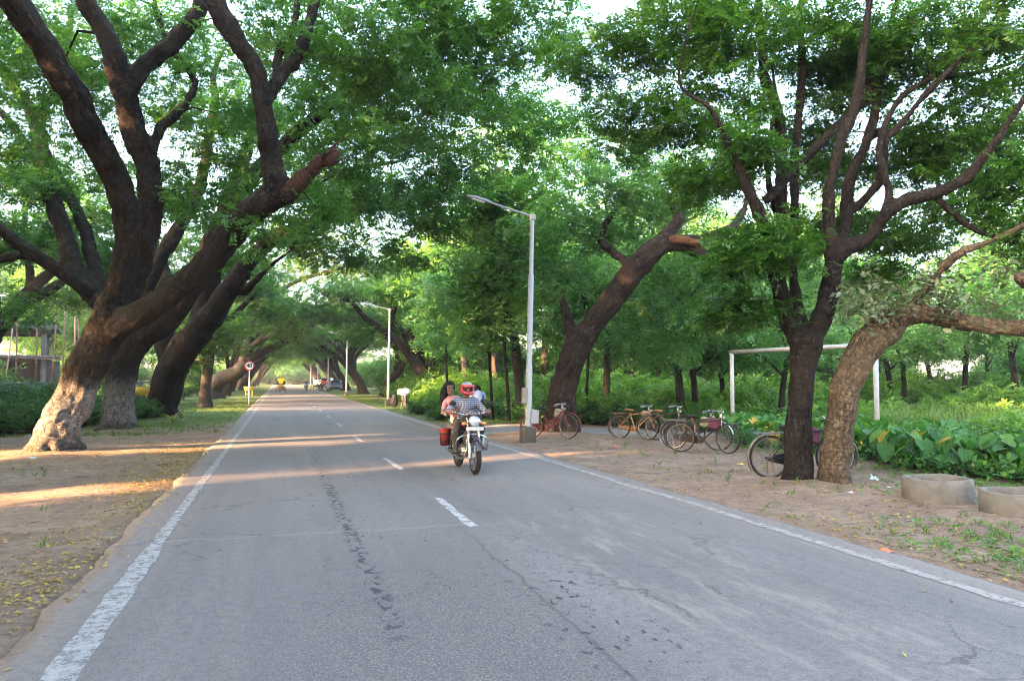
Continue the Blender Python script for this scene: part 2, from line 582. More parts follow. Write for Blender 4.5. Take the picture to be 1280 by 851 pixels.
fgr = M.math('MULTIPLY', M.ramp(M.math('ADD', M.math('MULTIPLY', M.math('SUBTRACT', nB, 0.5), 1.3), zs.outputs[0]), [(0.42, 0.0), (0.72, 1.0)]), 0.9)
c = M.mix(fgr, soil, gr)
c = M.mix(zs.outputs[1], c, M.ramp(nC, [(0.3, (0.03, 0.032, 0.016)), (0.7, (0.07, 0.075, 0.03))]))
M.set(Base_Color=c, Roughness=0.95, Normal=M.bump(M.math('ADD', M.math('MULTIPLY', nC, 0.5), nB), 1.0, 0.05))
M.b.inputs['Specular IOR Level'].default_value = 0.15
M_GROUND = M.mat

gx = lines(-11, 18, 0.24, -500, 600)
gy = lines(1, 38, 0.26, -60, 800)
v, q = grid_mesh(gx, gy, gh)
g = MB().add(v, q)
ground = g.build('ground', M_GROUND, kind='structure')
X, Y = v[:, 0], v[:, 1]
px, dep = px_of(X, Y)
lf, rt = X < XL, X > XR
gz = np.zeros(len(v))
wob = nz(np.stack([X, Y], -1), 0.5, 9)
gz += lf * sstep(Y + 2.2 * wob, 26, 33) * sstep(X, -14, -8)
gz += lf * sstep(Y, 33, 45) * 0.3
gz += rt * sstep(Y + 2.5 * wob, 26.5, 32)
gz += rt * 0.62 * np.exp(-((X - 7.2) ** 2 / 3.0 + (Y - 4.6) ** 2 / 5.0))
gz += lf * 0.25 * np.exp(-((X + 3.2) ** 2 / 0.8 + (Y - 9.0) ** 2 / 30.0))
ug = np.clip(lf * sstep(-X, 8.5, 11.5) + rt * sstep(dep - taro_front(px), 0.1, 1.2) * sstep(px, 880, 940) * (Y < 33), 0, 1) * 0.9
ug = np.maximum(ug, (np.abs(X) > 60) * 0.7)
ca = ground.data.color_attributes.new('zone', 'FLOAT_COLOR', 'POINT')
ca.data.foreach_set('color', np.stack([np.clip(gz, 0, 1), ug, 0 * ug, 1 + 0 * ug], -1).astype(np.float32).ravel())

# ------------------------------------------------------------------ road
M = NT('asphalt')
co = M.coord()
sx = M.n('SeparateXYZ', {'Vector': co})
px_, py_ = sx.outputs[0], sx.outputs[1]
big = M.noise(M.scale(co, (0.5, 0.13, 1)), 1.0, 5, 0.6)
streak = M.noise(M.scale(co, (3.2, 0.10, 1)), 1.0, 5, 0.65)
fine = M.noise(co, 75.0, 4, 0.75)
med = M.noise(co, 14.0, 5, 0.65)
base = M.ramp(big, [(0.34, (0.152, 0.145, 0.143)), (0.5, (0.19, 0.18, 0.176)), (0.64, (0.235, 0.222, 0.214))])
base = M.mix(M.ramp(streak, [(0.40, 0.0), (0.70, 0.75)]), base, (0.245, 0.226, 0.21))
base = M.mix(M.ramp(med, [(0.36, 0.55), (0.58, 0.0)]), base, (0.095, 0.092, 0.092))
base = M.mix(M.ramp(fine, [(0.36, 0.75), (0.5, 0.0)]), base, (0.075, 0.07, 0.068))
base = M.mix(M.ramp(fine, [(0.53, 0.0), (0.70, 0.6)]), base, (0.31, 0.295, 0.28))
# the older coarse patch with pale worn stones
wob = M.math('MULTIPLY', M.math('SUBTRACT', M.noise(co, 0.9, 4, 0.6), 0.5), 3.2)
pm = M.math('MULTIPLY', M.n('MapRange', {0: M.math('ADD', py_, wob), 1: 6.2, 2: 8.4, 3: 1.0, 4: 0.0}).outputs[0],
            M.math('MULTIPLY', M.n('MapRange', {0: M.math('ADD', px_, M.math('MULTIPLY', wob, 0.25)), 1: -0.6, 2: 0.4}).outputs[0], M.n('MapRange', {0: M.math('ADD', px_, M.math('MULTIPLY', wob, 0.2)), 1: 2.2, 2: 1.75, 3: 0.0, 4: 1.0}).outputs[0]))
stone = M.voro(co, 62.0, 'F1', 0)
stc = M.ramp(M.math('ADD', stone, M.math('MULTIPLY', med, 0.25)), [(0.34, (0.30, 0.268, 0.235)), (0.62, (0.085, 0.083, 0.087))])
base = M.mix(M.math('MULTIPLY', pm, 0.5), base, stc)
# dust drifting in from both verges
edge = M.math('ABSOLUTE', M.math('SUBTRACT', px_, (XL + XR) / 2))
dm = M.n('MapRange', {0: M.math('ADD', edge, M.math('MULTIPLY', wob, 0.12)), 1: 2.7, 2: 3.6}).outputs[0]
base = M.mix(M.math('MULTIPLY', dm, M.ramp(med, [(0.3, 0.15), (0.7, 0.75)])), base, (0.27, 0.22, 0.18))
rl = M.math('MULTIPLY', M.n('MapRange', {0: px_, 1: 2.1, 2: 2.7}).outputs[0], M.n('MapRange', {0: px_, 1: 4.4, 2: 3.9, 3: 0.0, 4: 1.0}).outputs[0])
rl = M.math('MULTIPLY', M.math('MULTIPLY', rl, M.n('MapRange', {0: py_, 1: 9.5, 2: 8.0, 3: 0.0, 4: 1.0}).outputs[0]), M.ramp(M.noise(M.scale(co, (5.5, 0.9, 1)), 1.0, 8, 0.78), [(0.50, 0.0), (0.66, 0.55)]))
base = M.mix(rl, base, (0.34, 0.31, 0.27))
# pale seam across the lanes
sm = M.math('ABSOLUTE', M.math('ADD', M.math('SUBTRACT', py_, 8.35), M.math('MULTIPLY', M.math('SUBTRACT', M.noise(co, 2.2, 4), 0.5), 0.35)))
sm = M.math('MULTIPLY', M.n('MapRange', {0: sm, 1: 0.015, 2: 0.05, 3: 0.28, 4: 0.0}).outputs[0], M.n('MapRange', {0: px_, 1: 2.6, 2: 2.0, 3: 0.0, 4: 1.0}).outputs[0])
base = M.mix(sm, base, (0.33, 0.31, 0.29))
# hairline cracks and the joint where an older strip begins
wc = M.n('VectorMath', {0: co, 1: M.n('VectorMath', {0: M.noise(co, 1.7, 5, 0.65, out=1), 1: (0.9, 0.9, 0.0)}, operation='MULTIPLY').outputs[0]}, operation='ADD').outputs[0]
ck = M.ramp(M.voro(M.scale(wc, (1.0, 0.55, 1)), 0.8, 'DISTANCE_TO_EDGE'), [(0.0, 1.0), (0.012, 0.0)])
ck = M.math('MULTIPLY', ck, M.ramp(M.noise(co, 0.45, 3, 0.5), [(0.46, 0.0), (0.6, 0.75)]))
base = M.mix(ck, base, (0.06, 0.057, 0.055))
jx = M.math('ABSOLUTE', M.math('ADD', M.math('SUBTRACT', px_, 1.88), M.math('MULTIPLY', M.math('SUBTRACT', M.noise(co, 0.8, 6, 0.6), 0.5), 0.3)))
jm = M.math('MULTIPLY', M.n('MapRange', {0: jx, 1: 0.004, 2: 0.025, 3: 0.6, 4: 0.0}).outputs[0], M.n('MapRange', {0: py_, 1: 9.0, 2: 6.5, 3: 0.0, 4: 1.0}).outputs[0])
base = M.mix(jm, base, (0.08, 0.075, 0.072))
# drips of oil along two lines and a few strays
def drip(cx, wid, y0, y1, thr, sc):
    a = M.n('MapRange', {0: M.math('ABSOLUTE', M.math('SUBTRACT', px_, cx)), 1: wid, 2: wid * 0.35, 3: 0.0, 4: 1.0}).outputs[0]
    b = M.math('MULTIPLY', M.n('MapRange', {0: py_, 1: y0, 2: y0 + 0.6}).outputs[0], M.n('MapRange', {0: py_, 1: y1, 2: y1 - 2.0, 3: 0.0, 4: 1.0}).outputs[0])
    n_ = M.ramp(M.math('ADD', M.noise(M.scale(co, (1.6, 1, 1)), sc, 2, 0.5, dist=0.25), M.math('MULTIPLY', M.math('SUBTRACT', M.noise(co, 0.7, 2), 0.5), 0.35)), [(thr, 0.0), (thr + 0.045, 1.0)])
    return M.math('MULTIPLY', M.math('MULTIPLY', a, b), n_)
oil = M.math('MAXIMUM', drip(0.74, 0.105, 4.5, 19.0, 0.52, 9.0), M.math('MAXIMUM', drip(2.05, 0.55, 3.3, 8.6, 0.645, 9.0), drip(0.9, 1.1, 5.0, 16.0, 0.68, 12.0)))
base = M.mix(M.math('MULTIPLY', oil, 0.9), base, (0.045, 0.044, 0.048))
base = M.mix(1.0, base, (0.93, 0.87, 0.825), 'MULTIPLY')
rough = M.ramp(med, [(0.3, 0.72), (0.7, 0.9)])
M.set(Base_Color=base, Roughness=rough, Normal=M.bump(M.math('ADD', M.math('MULTIPLY', fine, 0.6), M.math('MULTIPLY', M.math('MULTIPLY', stone, pm), -1.0)), 0.55, 0.008))
M.b.inputs['Specular IOR Level'].default_value = 0.3
M_ROAD = M.mat

ry = lines(-1, 30, 0.16, -60, 640, 1.12)
e_l = XL + 0.035 * nz(ry[:, None], 1.1, 20) + 0.03 * nz(ry[:, None], 5.0, 21)
e_r = XR + 0.04 * nz(ry[:, None], 0.9, 22) + 0.025 * nz(ry[:, None], 4.5, 23)
us = np.array((0, 0.0, 0.02, 0.25, 0.5, 0.75, 0.98, 1.0, 1.0))
zz = np.array((-0.16, -0.012, 0.0, 0.0, 0.0, 0.0, 0.0, -0.012, -0.16))
v = np.stack([e_l[:, None] * (1 - us) + e_r[:, None] * us, ry[:, None] + 0 * us, zz[None] + 0 * ry[:, None]], -1)
idx = np.arange(v.shape[0] * 9).reshape(-1, 9)
q = np.stack([idx[:-1, :-1], idx[:-1, 1:], idx[1:, 1:], idx[1:, :-1]], -1).reshape(-1, 4)
MB().add(v.reshape(-1, 3), q).build('road', M_ROAD, kind='structure', smooth=False)


def paintmat(name, col, lo, hi):
    t = NT(name)
    c_ = t.coord()
    f = t.noise(c_, 11.0, 6, 0.75)
    f2 = t.noise(c_, 60.0, 4, 0.7)
    t.set(Base_Color=t.mix(t.ramp(t.noise(c_, 3.0, 5, 0.6), [(0.35, 0.0), (0.7, 0.6)]), col, (0.30, 0.27, 0.24)), Roughness=0.8)
    al = t.ramp(t.math('ADD', t.math('MULTIPLY', f, 0.7), t.math('MULTIPLY', f2, 0.3)), [(lo, 0.0), (hi, 1.0)])
    t.set(Alpha=al)
    return t.mat


M_LINE_A = paintmat('line_paint_worn', (0.31, 0.297, 0.28), 0.36, 0.53)
M_LINE_B = paintmat('line_paint_dusty', (0.28, 0.252, 0.226), 0.30, 0.52)
M_LINE_C = paintmat('line_paint_dash', (0.46, 0.45, 0.43), 0.38, 0.52)


def stripe(name, x, w, ys, mat, seed, wv=0.02):
    ys = np.asarray(ys)
    w = np.interp(ys, *w) if not np.isscalar(w) else np.full(len(ys), w)
    cx = x + wv * nz(ys[:, None], 0.6, seed)
    a = cx - w / 2 + 0.013 * nz(ys[:, None], 7.0, seed + 1) + 0.008 * nz(ys[:, None], 19.0, seed + 4)
    b = cx + w / 2 + 0.013 * nz(ys[:, None], 6.0, seed + 2) + 0.008 * nz(ys[:, None], 17.0, seed + 5)
    v = np.stack([np.stack([a, ys, 0 * ys + 0.004], -1), np.stack([b, ys, 0 * ys + 0.004], -1)], 1).reshape(-1, 3)
    i = np.arange(len(ys) - 1) * 2
    return MB().add(v, np.stack([i, i + 1, i + 3, i + 2], -1)).build(name, mat, kind='structure', smooth=False)


stripe('edge_line', -1.11, ([-5, 4, 7.6, 8.2, 14, 60, 300], [0.20, 0.19, 0.175, 0.12, 0.11, 0.13, 0.2]), lines(0.5, 30, 0.1, -20, 420, 1.15), M_LINE_A, 31, 0.006)
stripe('edge_line', 5.10, ([-5, 8, 20, 300], [0.13, 0.12, 0.14, 0.2]), lines(0.5, 30, 0.1, -20, 420, 1.15), M_LINE_B, 41, 0.03)
for k, yc in enumerate([3.35, 9.25, 14.7] + [21.1 + 6.5 * i for i in range(26)]):
    L_ = 0.5 if k == 0 else 2.1
    stripe('lane_dash', XC + 0.02 * ((k * 7) % 3 - 1), 0.10 if k else 0.2, np.linspace(yc - L_ / 2, yc + L_ / 2, 18), M_LINE_C, 50 + k)

# side path of grey gravel that leaves the road behind the first lamp
M = NT('path_gravel')
co = M.coord()
c = M.ramp(M.noise(co, 1.6, 6, 0.6), [(0.3, (0.17, 0.16, 0.155)), (0.7, (0.25, 0.235, 0.22))])
c = M.mix(M.ramp(M.noise(co, 45, 4, 0.7), [(0.4, 0.0), (0.7, 0.6)]), c, (0.34, 0.31, 0.28))
M.set(Base_Color=c, Roughness=0.92, Normal=M.bump(M.noise(co, 40, 5, 0.7), 0.5, 0.02))
pc = [(XR - 0.02, 24.6, 3.2), (7.0, 23.9, 1.9), (9.0, 23.0, 1.35), (12.0, 21.6, 1.3), (16.0, 20.0, 1.3), (22.0, 17.5, 1.3)]
cp, cw = catmull([(a, b, 0) for a, b, _ in pc], [w_ for *_, w_ in pc], 0.3)
tn = np.gradient(cp, axis=0)
tn /= np.linalg.norm(tn, axis=1)[:, None]
nr = np.stack([-tn[:, 1], tn[:, 0], 0 * tn[:, 0]], -1)
rows = []
for u in np.linspace(-1, 1, 9):
    w_ = cw * u * (1 + 0.06 * nz(cp[:, :2], 1.8, 60 + int(u > 0)))
    p_ = cp + nr * w_[:, None]
    p_[:, 2] = gh(p_[:, 0], p_[:, 1]) + 0.022 * (1 - abs(u) ** 3) - 0.004
    rows.append(p_)
v = np.stack(rows, 1)
idx = np.arange(v.shape[0] * v.shape[1]).reshape(v.shape[0], v.shape[1])
q = np.stack([idx[:-1, :-1], idx[1:, :-1], idx[1:, 1:], idx[:-1, 1:]], -1).reshape(-1, 4)
MB().add(v.reshape(-1, 3), q).build('side_path', M.mat, kind='structure')
# ------------------------------------------------------------------ foliage tools
def pinnate(pairs, L, l, w, ang=62, fold=0.25, droop=0.25):
    vs = []
    jr = np.random.default_rng(int(L * 1000) + pairs)
    for i in range(pairs):
        t = (i + 0.6) / pairs
        for sgn in (-1, 1):
            a = (R(ang - 25 * t) + jr.normal(0, .16)) * sgn
            ll = l * jr.uniform(.8, 1.2) * (0.75 + 0.5 * math.sin(math.pi * min(1, t * 0.9 + 0.1)))
            b = np.array((L * t, 0, -droop * L * t * t))
            d = np.array((math.cos(a), math.sin(a), jr.normal(-.25, .22)))
            s = np.array((-math.sin(a), math.cos(a), 0)) * w * 0.5
            z = np.array((0, 0, fold * w))
            vs += [b, b + d * ll * 0.45 + s + z, b + d * ll, b + d * ll * 0.45 - s + z]
    return np.array(vs)


def whorl(n, l, w, up=0.35, seed=0):
    vs = []
    rg = np.random.default_rng(seed)
    for i in range(n):
        a = 2 * math.pi * i / n + rg.uniform(-0.4, 0.4)
        e = up + rg.uniform(-0.45, 0.35)
        h = rg.uniform(-0.5, 0.5) * l
        b = np.array((0.12 * l * math.cos(a), 0.12 * l * math.sin(a), h))
        d = np.array((math.cos(a) * math.cos(e), math.sin(a) * math.cos(e), math.sin(e)))
        s = np.array((-math.sin(a), math.cos(a), rg.uniform(-.3, .3))) * w * 0.5
        ll = l * rg.uniform(0.75, 1.2)
        vs += [b, b + d * ll * 0.5 + s, b + d * ll + np.array((0, 0, -0.2 * ll)), b + d * ll * 0.5 - s]
    return np.array(vs)


def scatter(mb, tmpl, C, rng, smin=0.75, smax=1.25, tilt=0.45, yaw=None, rv=None):
    n, k = len(C), len(tmpl)
    if n == 0:
        return
    yw = rng.uniform(0, 6.2832, n) if yaw is None else yaw
    ax = rng.uniform(0, 6.2832, n)
    tl = rng.normal(0, tilt, n)
    cy, sy = np.cos(yw), np.sin(yw)
    Rz = np.zeros((n, 3, 3))
    Rz[:, 0, 0], Rz[:, 0, 1], Rz[:, 1, 0], Rz[:, 1, 1], Rz[:, 2, 2] = cy, -sy, sy, cy, 1
    ux, uy = np.cos(ax), np.sin(ax)
    c, s = np.cos(tl), np.sin(tl)
    K = np.zeros((n, 3, 3))
    K[:, 0, 2], K[:, 1, 2], K[:, 2, 0], K[:, 2, 1] = uy, -ux, -uy, ux
    K2 = K @ K
    Rt = np.eye(3)[None] + s[:, None, None] * K + (1 - c)[:, None, None] * K2
    Mx = (Rt @ Rz) * rng.uniform(smin, smax, n)[:, None, None]
    V = np.einsum('nij,kj->nki', Mx, tmpl) + C[:, None]
    r1 = rng.uniform(0, 1, n) if rv is None else rv
    r = 0.55 * np.repeat(r1, k // 4) + 0.45 * rng.uniform(0, 1, n * (k // 4))
    mb.add(V.reshape(-1, 3), np.arange(n * k).reshape(-1, 4), rv=r)


def pad_points(pads, rng):
    out = []
    for c, rad, n in pads:
        d = rng.normal(size=(n, 3))
        d /= np.linalg.norm(d, axis=1)[:, None]
        out.append(np.asarray(c) + d * (rng.uniform(0.08, 1, n) ** 0.42)[:, None] * np.asarray(rad))
    return np.vstack(out)


def connect(np_, nr, ntg, tips, rng, thick=0.016, tip_r=0.006, seg=0.5, up=0.12, maxd=None):
    """grow a branch from the nearest standing wood to each tip; returns polylines"""
    Pn, Rn, Tn = [np.asarray(np_)], [np.asarray(nr)], [np.asarray(ntg)]
    A, B, Tg = Pn[0], Rn[0], Tn[0]
    d0 = np.array([np.min(np.linalg.norm(A - t, axis=1)) for t in tips])
    paths = []
    for t in tips[np.argsort(d0)]:
        dv = t - A
        ds = np.linalg.norm(dv, axis=1)
        al = np.einsum('ij,ij->i', dv, Tg) / (ds + 1e-6)
        i = int(np.argmin(ds * (1.25 - 0.3 * al) + 0.6 * np.maximum(0, A[:, 2] - t[2])))
        D = ds[i]
        if D < 0.05 or (maxd and D > maxd):
            continue
        m = max(3, int(D / seg) + 2)
        u = np.linspace(0, 1, m)[:, None]
        c1 = A[i] + Tg[i] * D * 0.35 + np.array((0, 0, up * D))
        c2 = t - (t - A[i]) * 0.3 + np.array((0, 0, up * 0.6 * D))
        p = A[i] * (1 - u) ** 3 + 3 * c1 * u * (1 - u) ** 2 + 3 * c2 * u * u * (1 - u) + t * u ** 3
        p[1:-1] += rng.normal(size=(m - 2, 3)) * 0.05 * min(D, 2.2)
        r0 = min(0.72 * B[i], 0.008 + thick * D)
        r = np.linspace(r0, min(tip_r, r0 * 0.6), m)
        paths.append((p, r))
        tg = np.gradient(p, axis=0)
        tg /= np.linalg.norm(tg, axis=1)[:, None] + 1e-9
        A, B, Tg = np.vstack([A, p[1:]]), np.concatenate([B, r[1:]]), np.vstack([Tg, tg[1:]])
    return paths


def limb(pts, sc=1.0):
    """pts: (x, y, ahead, half width) sighted in the photograph -> places and radii in metres"""
    return (np.array([P(x, y, d) for x, y, d, _ in pts]), np.array([r * d / FPX * sc for _, _, d, r in pts]))


from mathutils.kdtree import KDTree


def fuse(mb, voxel, seed, relief=0.012, smooth=4):
    """trunk and limbs grown together into one skin; bark coordinates carried over, ridges raised"""
    me = mb.mesh('tmp', [])
    o = bpy.data.objects.new('tmp', me)
    COL.objects.link(o)
    rm = o.modifiers.new('r', 'REMESH')
    rm.mode = 'VOXEL'
    rm.voxel_size = voxel
    sm = o.modifiers.new('s', 'SMOOTH')
    sm.factor, sm.iterations = .5, smooth
    bpy.context.view_layer.update()
    out = bpy.data.meshes.new_from_object(o.evaluated_get(bpy.context.evaluated_depsgraph_get()))
    bpy.data.objects.remove(o)
    src, bks = np.vstack(mb.v), np.vstack(mb.bk)
    kd = KDTree(len(src))
    for i, c in enumerate(src):
        kd.insert(c, i)
    kd.balance()
    n = len(out.vertices)
    v, nn = np.zeros(n * 3), np.zeros(n * 3)
    out.vertices.foreach_get('co', v)
    v = v.reshape(-1, 3)
    out.vertices.foreach_get('normal', nn)
    nn = nn.reshape(-1, 3)
    bk = np.zeros((n, 3))
    for i in range(n):
        f = kd.find_n(v[i], 3)
        w = [1 / (d + 1e-4) for _, _, d in f]
        j = f[0][1]
        b0 = bks[j]
        acc, ws = np.zeros(3), 0
        for (_, k, _), ww in zip(f, w):
            if abs(bks[k] - b0).max() < .25:
                acc += bks[k] * ww
                ws += ww
        bk[i] = acc / ws
    rid = np.abs(nz(bk * np.array((1, 1, .22)), 17, seed)) + .5 * np.abs(nz(bk * np.array((1, 1, .35)), 34, seed + 1))
    v = v + nn * (relief * (rid - .45) + relief * .9 * nz(v, 9, seed + 2))[:, None]
    out.vertices.foreach_set('co', v.astype(np.float32).ravel())
    a_ = out.attributes.get('bk') or out.attributes.new('bk', 'FLOAT_VECTOR', 'POINT')
    a_.data.foreach_set('vector', bk.astype(np.float32).ravel())
    out.polygons.foreach_set('use_smooth', np.ones(len(out.polygons), bool))
    out.update()
    return out


def make_tree(name, label, base, trunk, limbs, pads, m_bark, m_leaf, tmpl, per_tip=10, cloud=(0.38, 0.16), group=None, seed=1,
              sides=(20, 12), noise=0.07, thick=0.016, tilt=0.6, flare=0.35, lobes=0.06, m_limb=None, skip=0.35, lsc=(0.75, 1.25), cat='tree', along=0.55, maxd=None, up=0.12, voxel=None, knots=0, roots=6, noext=(), relief=.02):
    rng = np.random.default_rng(seed)
    base = np.asarray(base, float)
    root = thing(name, label, cat, base, group=group)
    step = max(0.08, trunk[1][0] * 0.22)
    wood = MB().tube(trunk[0] - base, trunk[1], sides[0], step, True, noise, seed, flare, lobes)
    if not voxel:
        wood.build('trunk', m_bark, root, attrs='bark')
    N_, R_, T_ = [], [], []

    def nodes(p, r, cut):
        p, r = catmull(p, r, 0.35)
        tg = np.gradient(p, axis=0)
        tg /= np.linalg.norm(tg, axis=1)[:, None] + 1e-9
        k = int(len(p) * cut)
        N_.append(p[k:]); R_.append(r[k:]); T_.append(tg[k:])
    nodes(*trunk, 0.7)
    for j, (p, r) in enumerate(limbs):
        p = np.vstack([p[0] - .4 * (p[1] - p[0]) * min(1, 1.6 * r[0] / (np.linalg.norm(p[1] - p[0]) + 1e-6)), p])
        r = np.concatenate([[r[0] * .45], r])
        if voxel and r[1] > voxel * 2.4:
            wood.tube(p - base, np.maximum(r, voxel * 1.3), sides[1], max(0.07, r[1] * 0.4), True, noise, seed + 11 * j + 3)
            for _ in range(knots):
                i_ = rng.integers(2, len(p))
                d_ = rng.normal(size=3)
                d_ /= np.linalg.norm(d_)
                c_ = p[i_] * .5 + p[i_ - 1] * .5 - base + d_ * r[i_] * .75
                wood.ellip(c_, np.full(3, r[i_] * rng.uniform(.35, .6)), None, 8, 6)
        else:
            MB().tube(p, r, sides[1] if r[1] > 0.05 else 8, max(0.07, r[1] * 0.4), True, noise, seed + 11 * j + 3).build('limb', m_limb or m_bark, root, off=base, attrs='bark')
        nodes(p, r, skip)
    if voxel:
        r0_ = trunk[1][1]
        for k in range(roots):
            a_ = k * 6.283 / roots + rng.uniform(-.4, .4)
            L_ = r0_ * rng.uniform(1.25, 1.7)
            c_, s_ = math.cos(a_), math.sin(a_)
            q0 = trunk[0][1] - base
            wood.tube([(q0[0] + c_ * r0_ * .45, q0[1] + s_ * r0_ * .45, r0_ * rng.uniform(.9, 1.6)), (q0[0] + c_ * r0_ * .85, q0[1] + s_ * r0_ * .85, r0_ * .35), (q0[0] + c_ * L_ * .85, q0[1] + s_ * L_ * .85, .0), (q0[0] + c_ * L_, q0[1] + s_ * L_, -.16)], np.maximum([r0_ * .3, r0_ * .33, r0_ * .22, r0_ * .12], voxel * 1.3), 10, .06, True, .15, seed + k)
        tm_ = fuse(wood, voxel, seed, relief)
        tm_.name = 'trunk'
        tm_.materials.clear()
        tm_.materials.append(m_bark)
        link('trunk', tm_, root)
    tw = MB()
    for j, (p, r) in enumerate(limbs if voxel else ()):
        if j in noext:
            continue
        ax_ = p[-1] - p[-2]
        ax_ = ax_ / np.linalg.norm(ax_)
        L_ = 1.2 + 6 * r[-1]
        e_ = [p[-1] - ax_ * .1, p[-1] + ax_ * L_ * .35 + rng.normal(size=3) * .08, p[-1] + ax_ * L_ * .7 + rng.normal(size=3) * .14 + (0, 0, .1), p[-1] + ax_ * L_ + rng.normal(size=3) * .2 + (0, 0, .2)]
        k_ = max(r[-1], voxel * 1.3)
        tw.tube(e_, [k_ * .98, k_ * .75, k_ * .45, .008], 8, .12, False)
        N_.append(np.array(e_[1:])); R_.append(np.array([k_ * .7, k_ * .4, .02])); T_.append(np.array([ax_] * 3))
    if pads:
        tips = pad_points(pads, rng)
        paths = connect(np.vstack(N_), np.concatenate(R_), np.vstack(T_), tips, rng, thick, maxd=maxd, up=up)
        C = []
        for p, r in paths:
            tw.tube(p, r, 5 if r[0] < 0.05 else 7, None, False)
            k = max(1, int(per_tip * rng.uniform(0.7, 1.3)))
            u = 1 - along * rng.uniform(0, 1, k) ** 1.4
            i = np.clip(u * (len(p) - 1), 0, len(p) - 1.001)
            f = (i % 1)[:, None]
            i = i.astype(int)
            C.append(p[i] * (1 - f) + p[i + 1] * f + rng.normal(size=(k, 3)) * np.array((cloud[0], cloud[0], cloud[1])))
        tw.build('branch_spread', m_limb or m_bark, root, off=base, attrs='bark', kind='stuff')
        C = np.vstack(C)
        lf_ = MB()
        tone = np.clip(0.5 + 0.35 * nz(C, 0.9, seed) + rng.normal(0, 0.2, len(C)), 0, 1)
        scatter(lf_, tmpl, C, rng, *lsc, tilt, rv=tone)
        lf_.build('crown', m_leaf, root, smooth=False, off=base, attrs='leaf', kind='stuff')
    return root


def pp(x, y, d, rx, ry, rz, n):
    return (P(x, y, d), (rx, ry, rz), n)


T_RAIN = pinnate(6, 0.27, 0.082, 0.044, 66, droop=.4)
T_FINE = pinnate(5, 0.19, 0.064, 0.036, 66, droop=.4)
T_FAR = pinnate(5, 0.58, 0.21, 0.10, 66, droop=.4)
T_WOODL = whorl(8, 0.22, 0.095)
T_BUSH = whorl(7, 0.13, 0.062, 0.5, 3)

# ---- the first great tree on the left, whitewashed foot
b1 = G(68, 563)
d1 = 17.2
tr = limb([(63, 574, 17.2, 29), (69, 556, 17.2, 25), (80, 524, 17.2, 22.5), (98, 482, 17.2, 22), (119, 440, 17.1, 23), (140, 404, 17, 22), (150, 385, 16.9, 17)])
lm = [limb([(132, 418, 17, 20), (148, 370, 16.8, 17), (156, 320, 16.4, 15), (160, 275, 16, 16), (146, 228, 15.4, 16), (126, 186, 14.8, 16), (106, 150, 14.3, 17), (90, 115, 13.9, 17), (68, 78, 13.5, 17), (42, 38, 13.1, 17.5), (14, -2, 12.8, 18), (-30, -60, 12.5, 17), (-90, -130, 12.2, 13)]),
      limb([(140, 410, 17, 16), (166, 350, 17.1, 15), (182, 295, 17, 14), (189, 250, 16.8, 14), (184, 212, 16.6, 13), (173, 178, 16.4, 14), (162, 145, 16.2, 14), (152, 100, 16, 14), (140, 62, 15.8, 12), (124, 28, 15.7, 12), (104, -6, 15.6, 12), (80, -60, 15.4, 9)]),
      limb([(155, 112, 16, 12), (192, 74, 16.1, 10), (228, 42, 16.2, 10), (250, 10, 16.2, 11), (258, -25, 16.2, 10), (262, -80, 16.2, 7)]),
      limb([(186, 190, 16.5, 8), (203, 160, 16.8, 6), (234, 128, 17.2, 5), (243, 102, 17.5, 5), (226, 75, 17.8, 4), (206, 45, 18, 4), (194, 8, 18.2, 3)]),
      limb([(116, 444, 17.1, 14), (134, 420, 16.95, 17), (166, 398, 16.6, 18), (205, 374, 16.2, 17.5), (242, 345, 15.8, 17), (276, 308, 15.4, 17), (306, 272, 15, 17), (335, 250, 14.7, 17), (362, 238, 14.5, 14), (374, 230, 14.45, 9)]),
      limb([(350, 246, 14.6, 15), (343, 222, 14.5, 15), (338, 188, 14.4, 13), (331, 150, 14.2, 12), (325, 112, 14, 12), (318, 84, 13.9, 12), (300, 54, 13.7, 12), (280, 24, 13.5, 12), (262, -6, 13.4, 12), (235, -60, 13.2, 10)]),
      limb([(330, 130, 14.1, 9), (350, 97, 14.3, 8), (369, 76, 14.5, 8), (384, 40, 14.7, 7), (392, 0, 14.9, 7), (398, -50, 15, 5)]),
      limb([(345, 102, 14.2, 6), (350, 62, 14.6, 5), (368, 30, 15, 4), (372, 0, 15.2, 4)])]
stub = limb([(338, 250, 14.65, 9), (358, 240, 14.5, 13), (380, 226, 14.4, 12), (398, 204, 14.3, 9), (412, 198, 14.2, 7.5), (424, 190, 14.2, 5)])
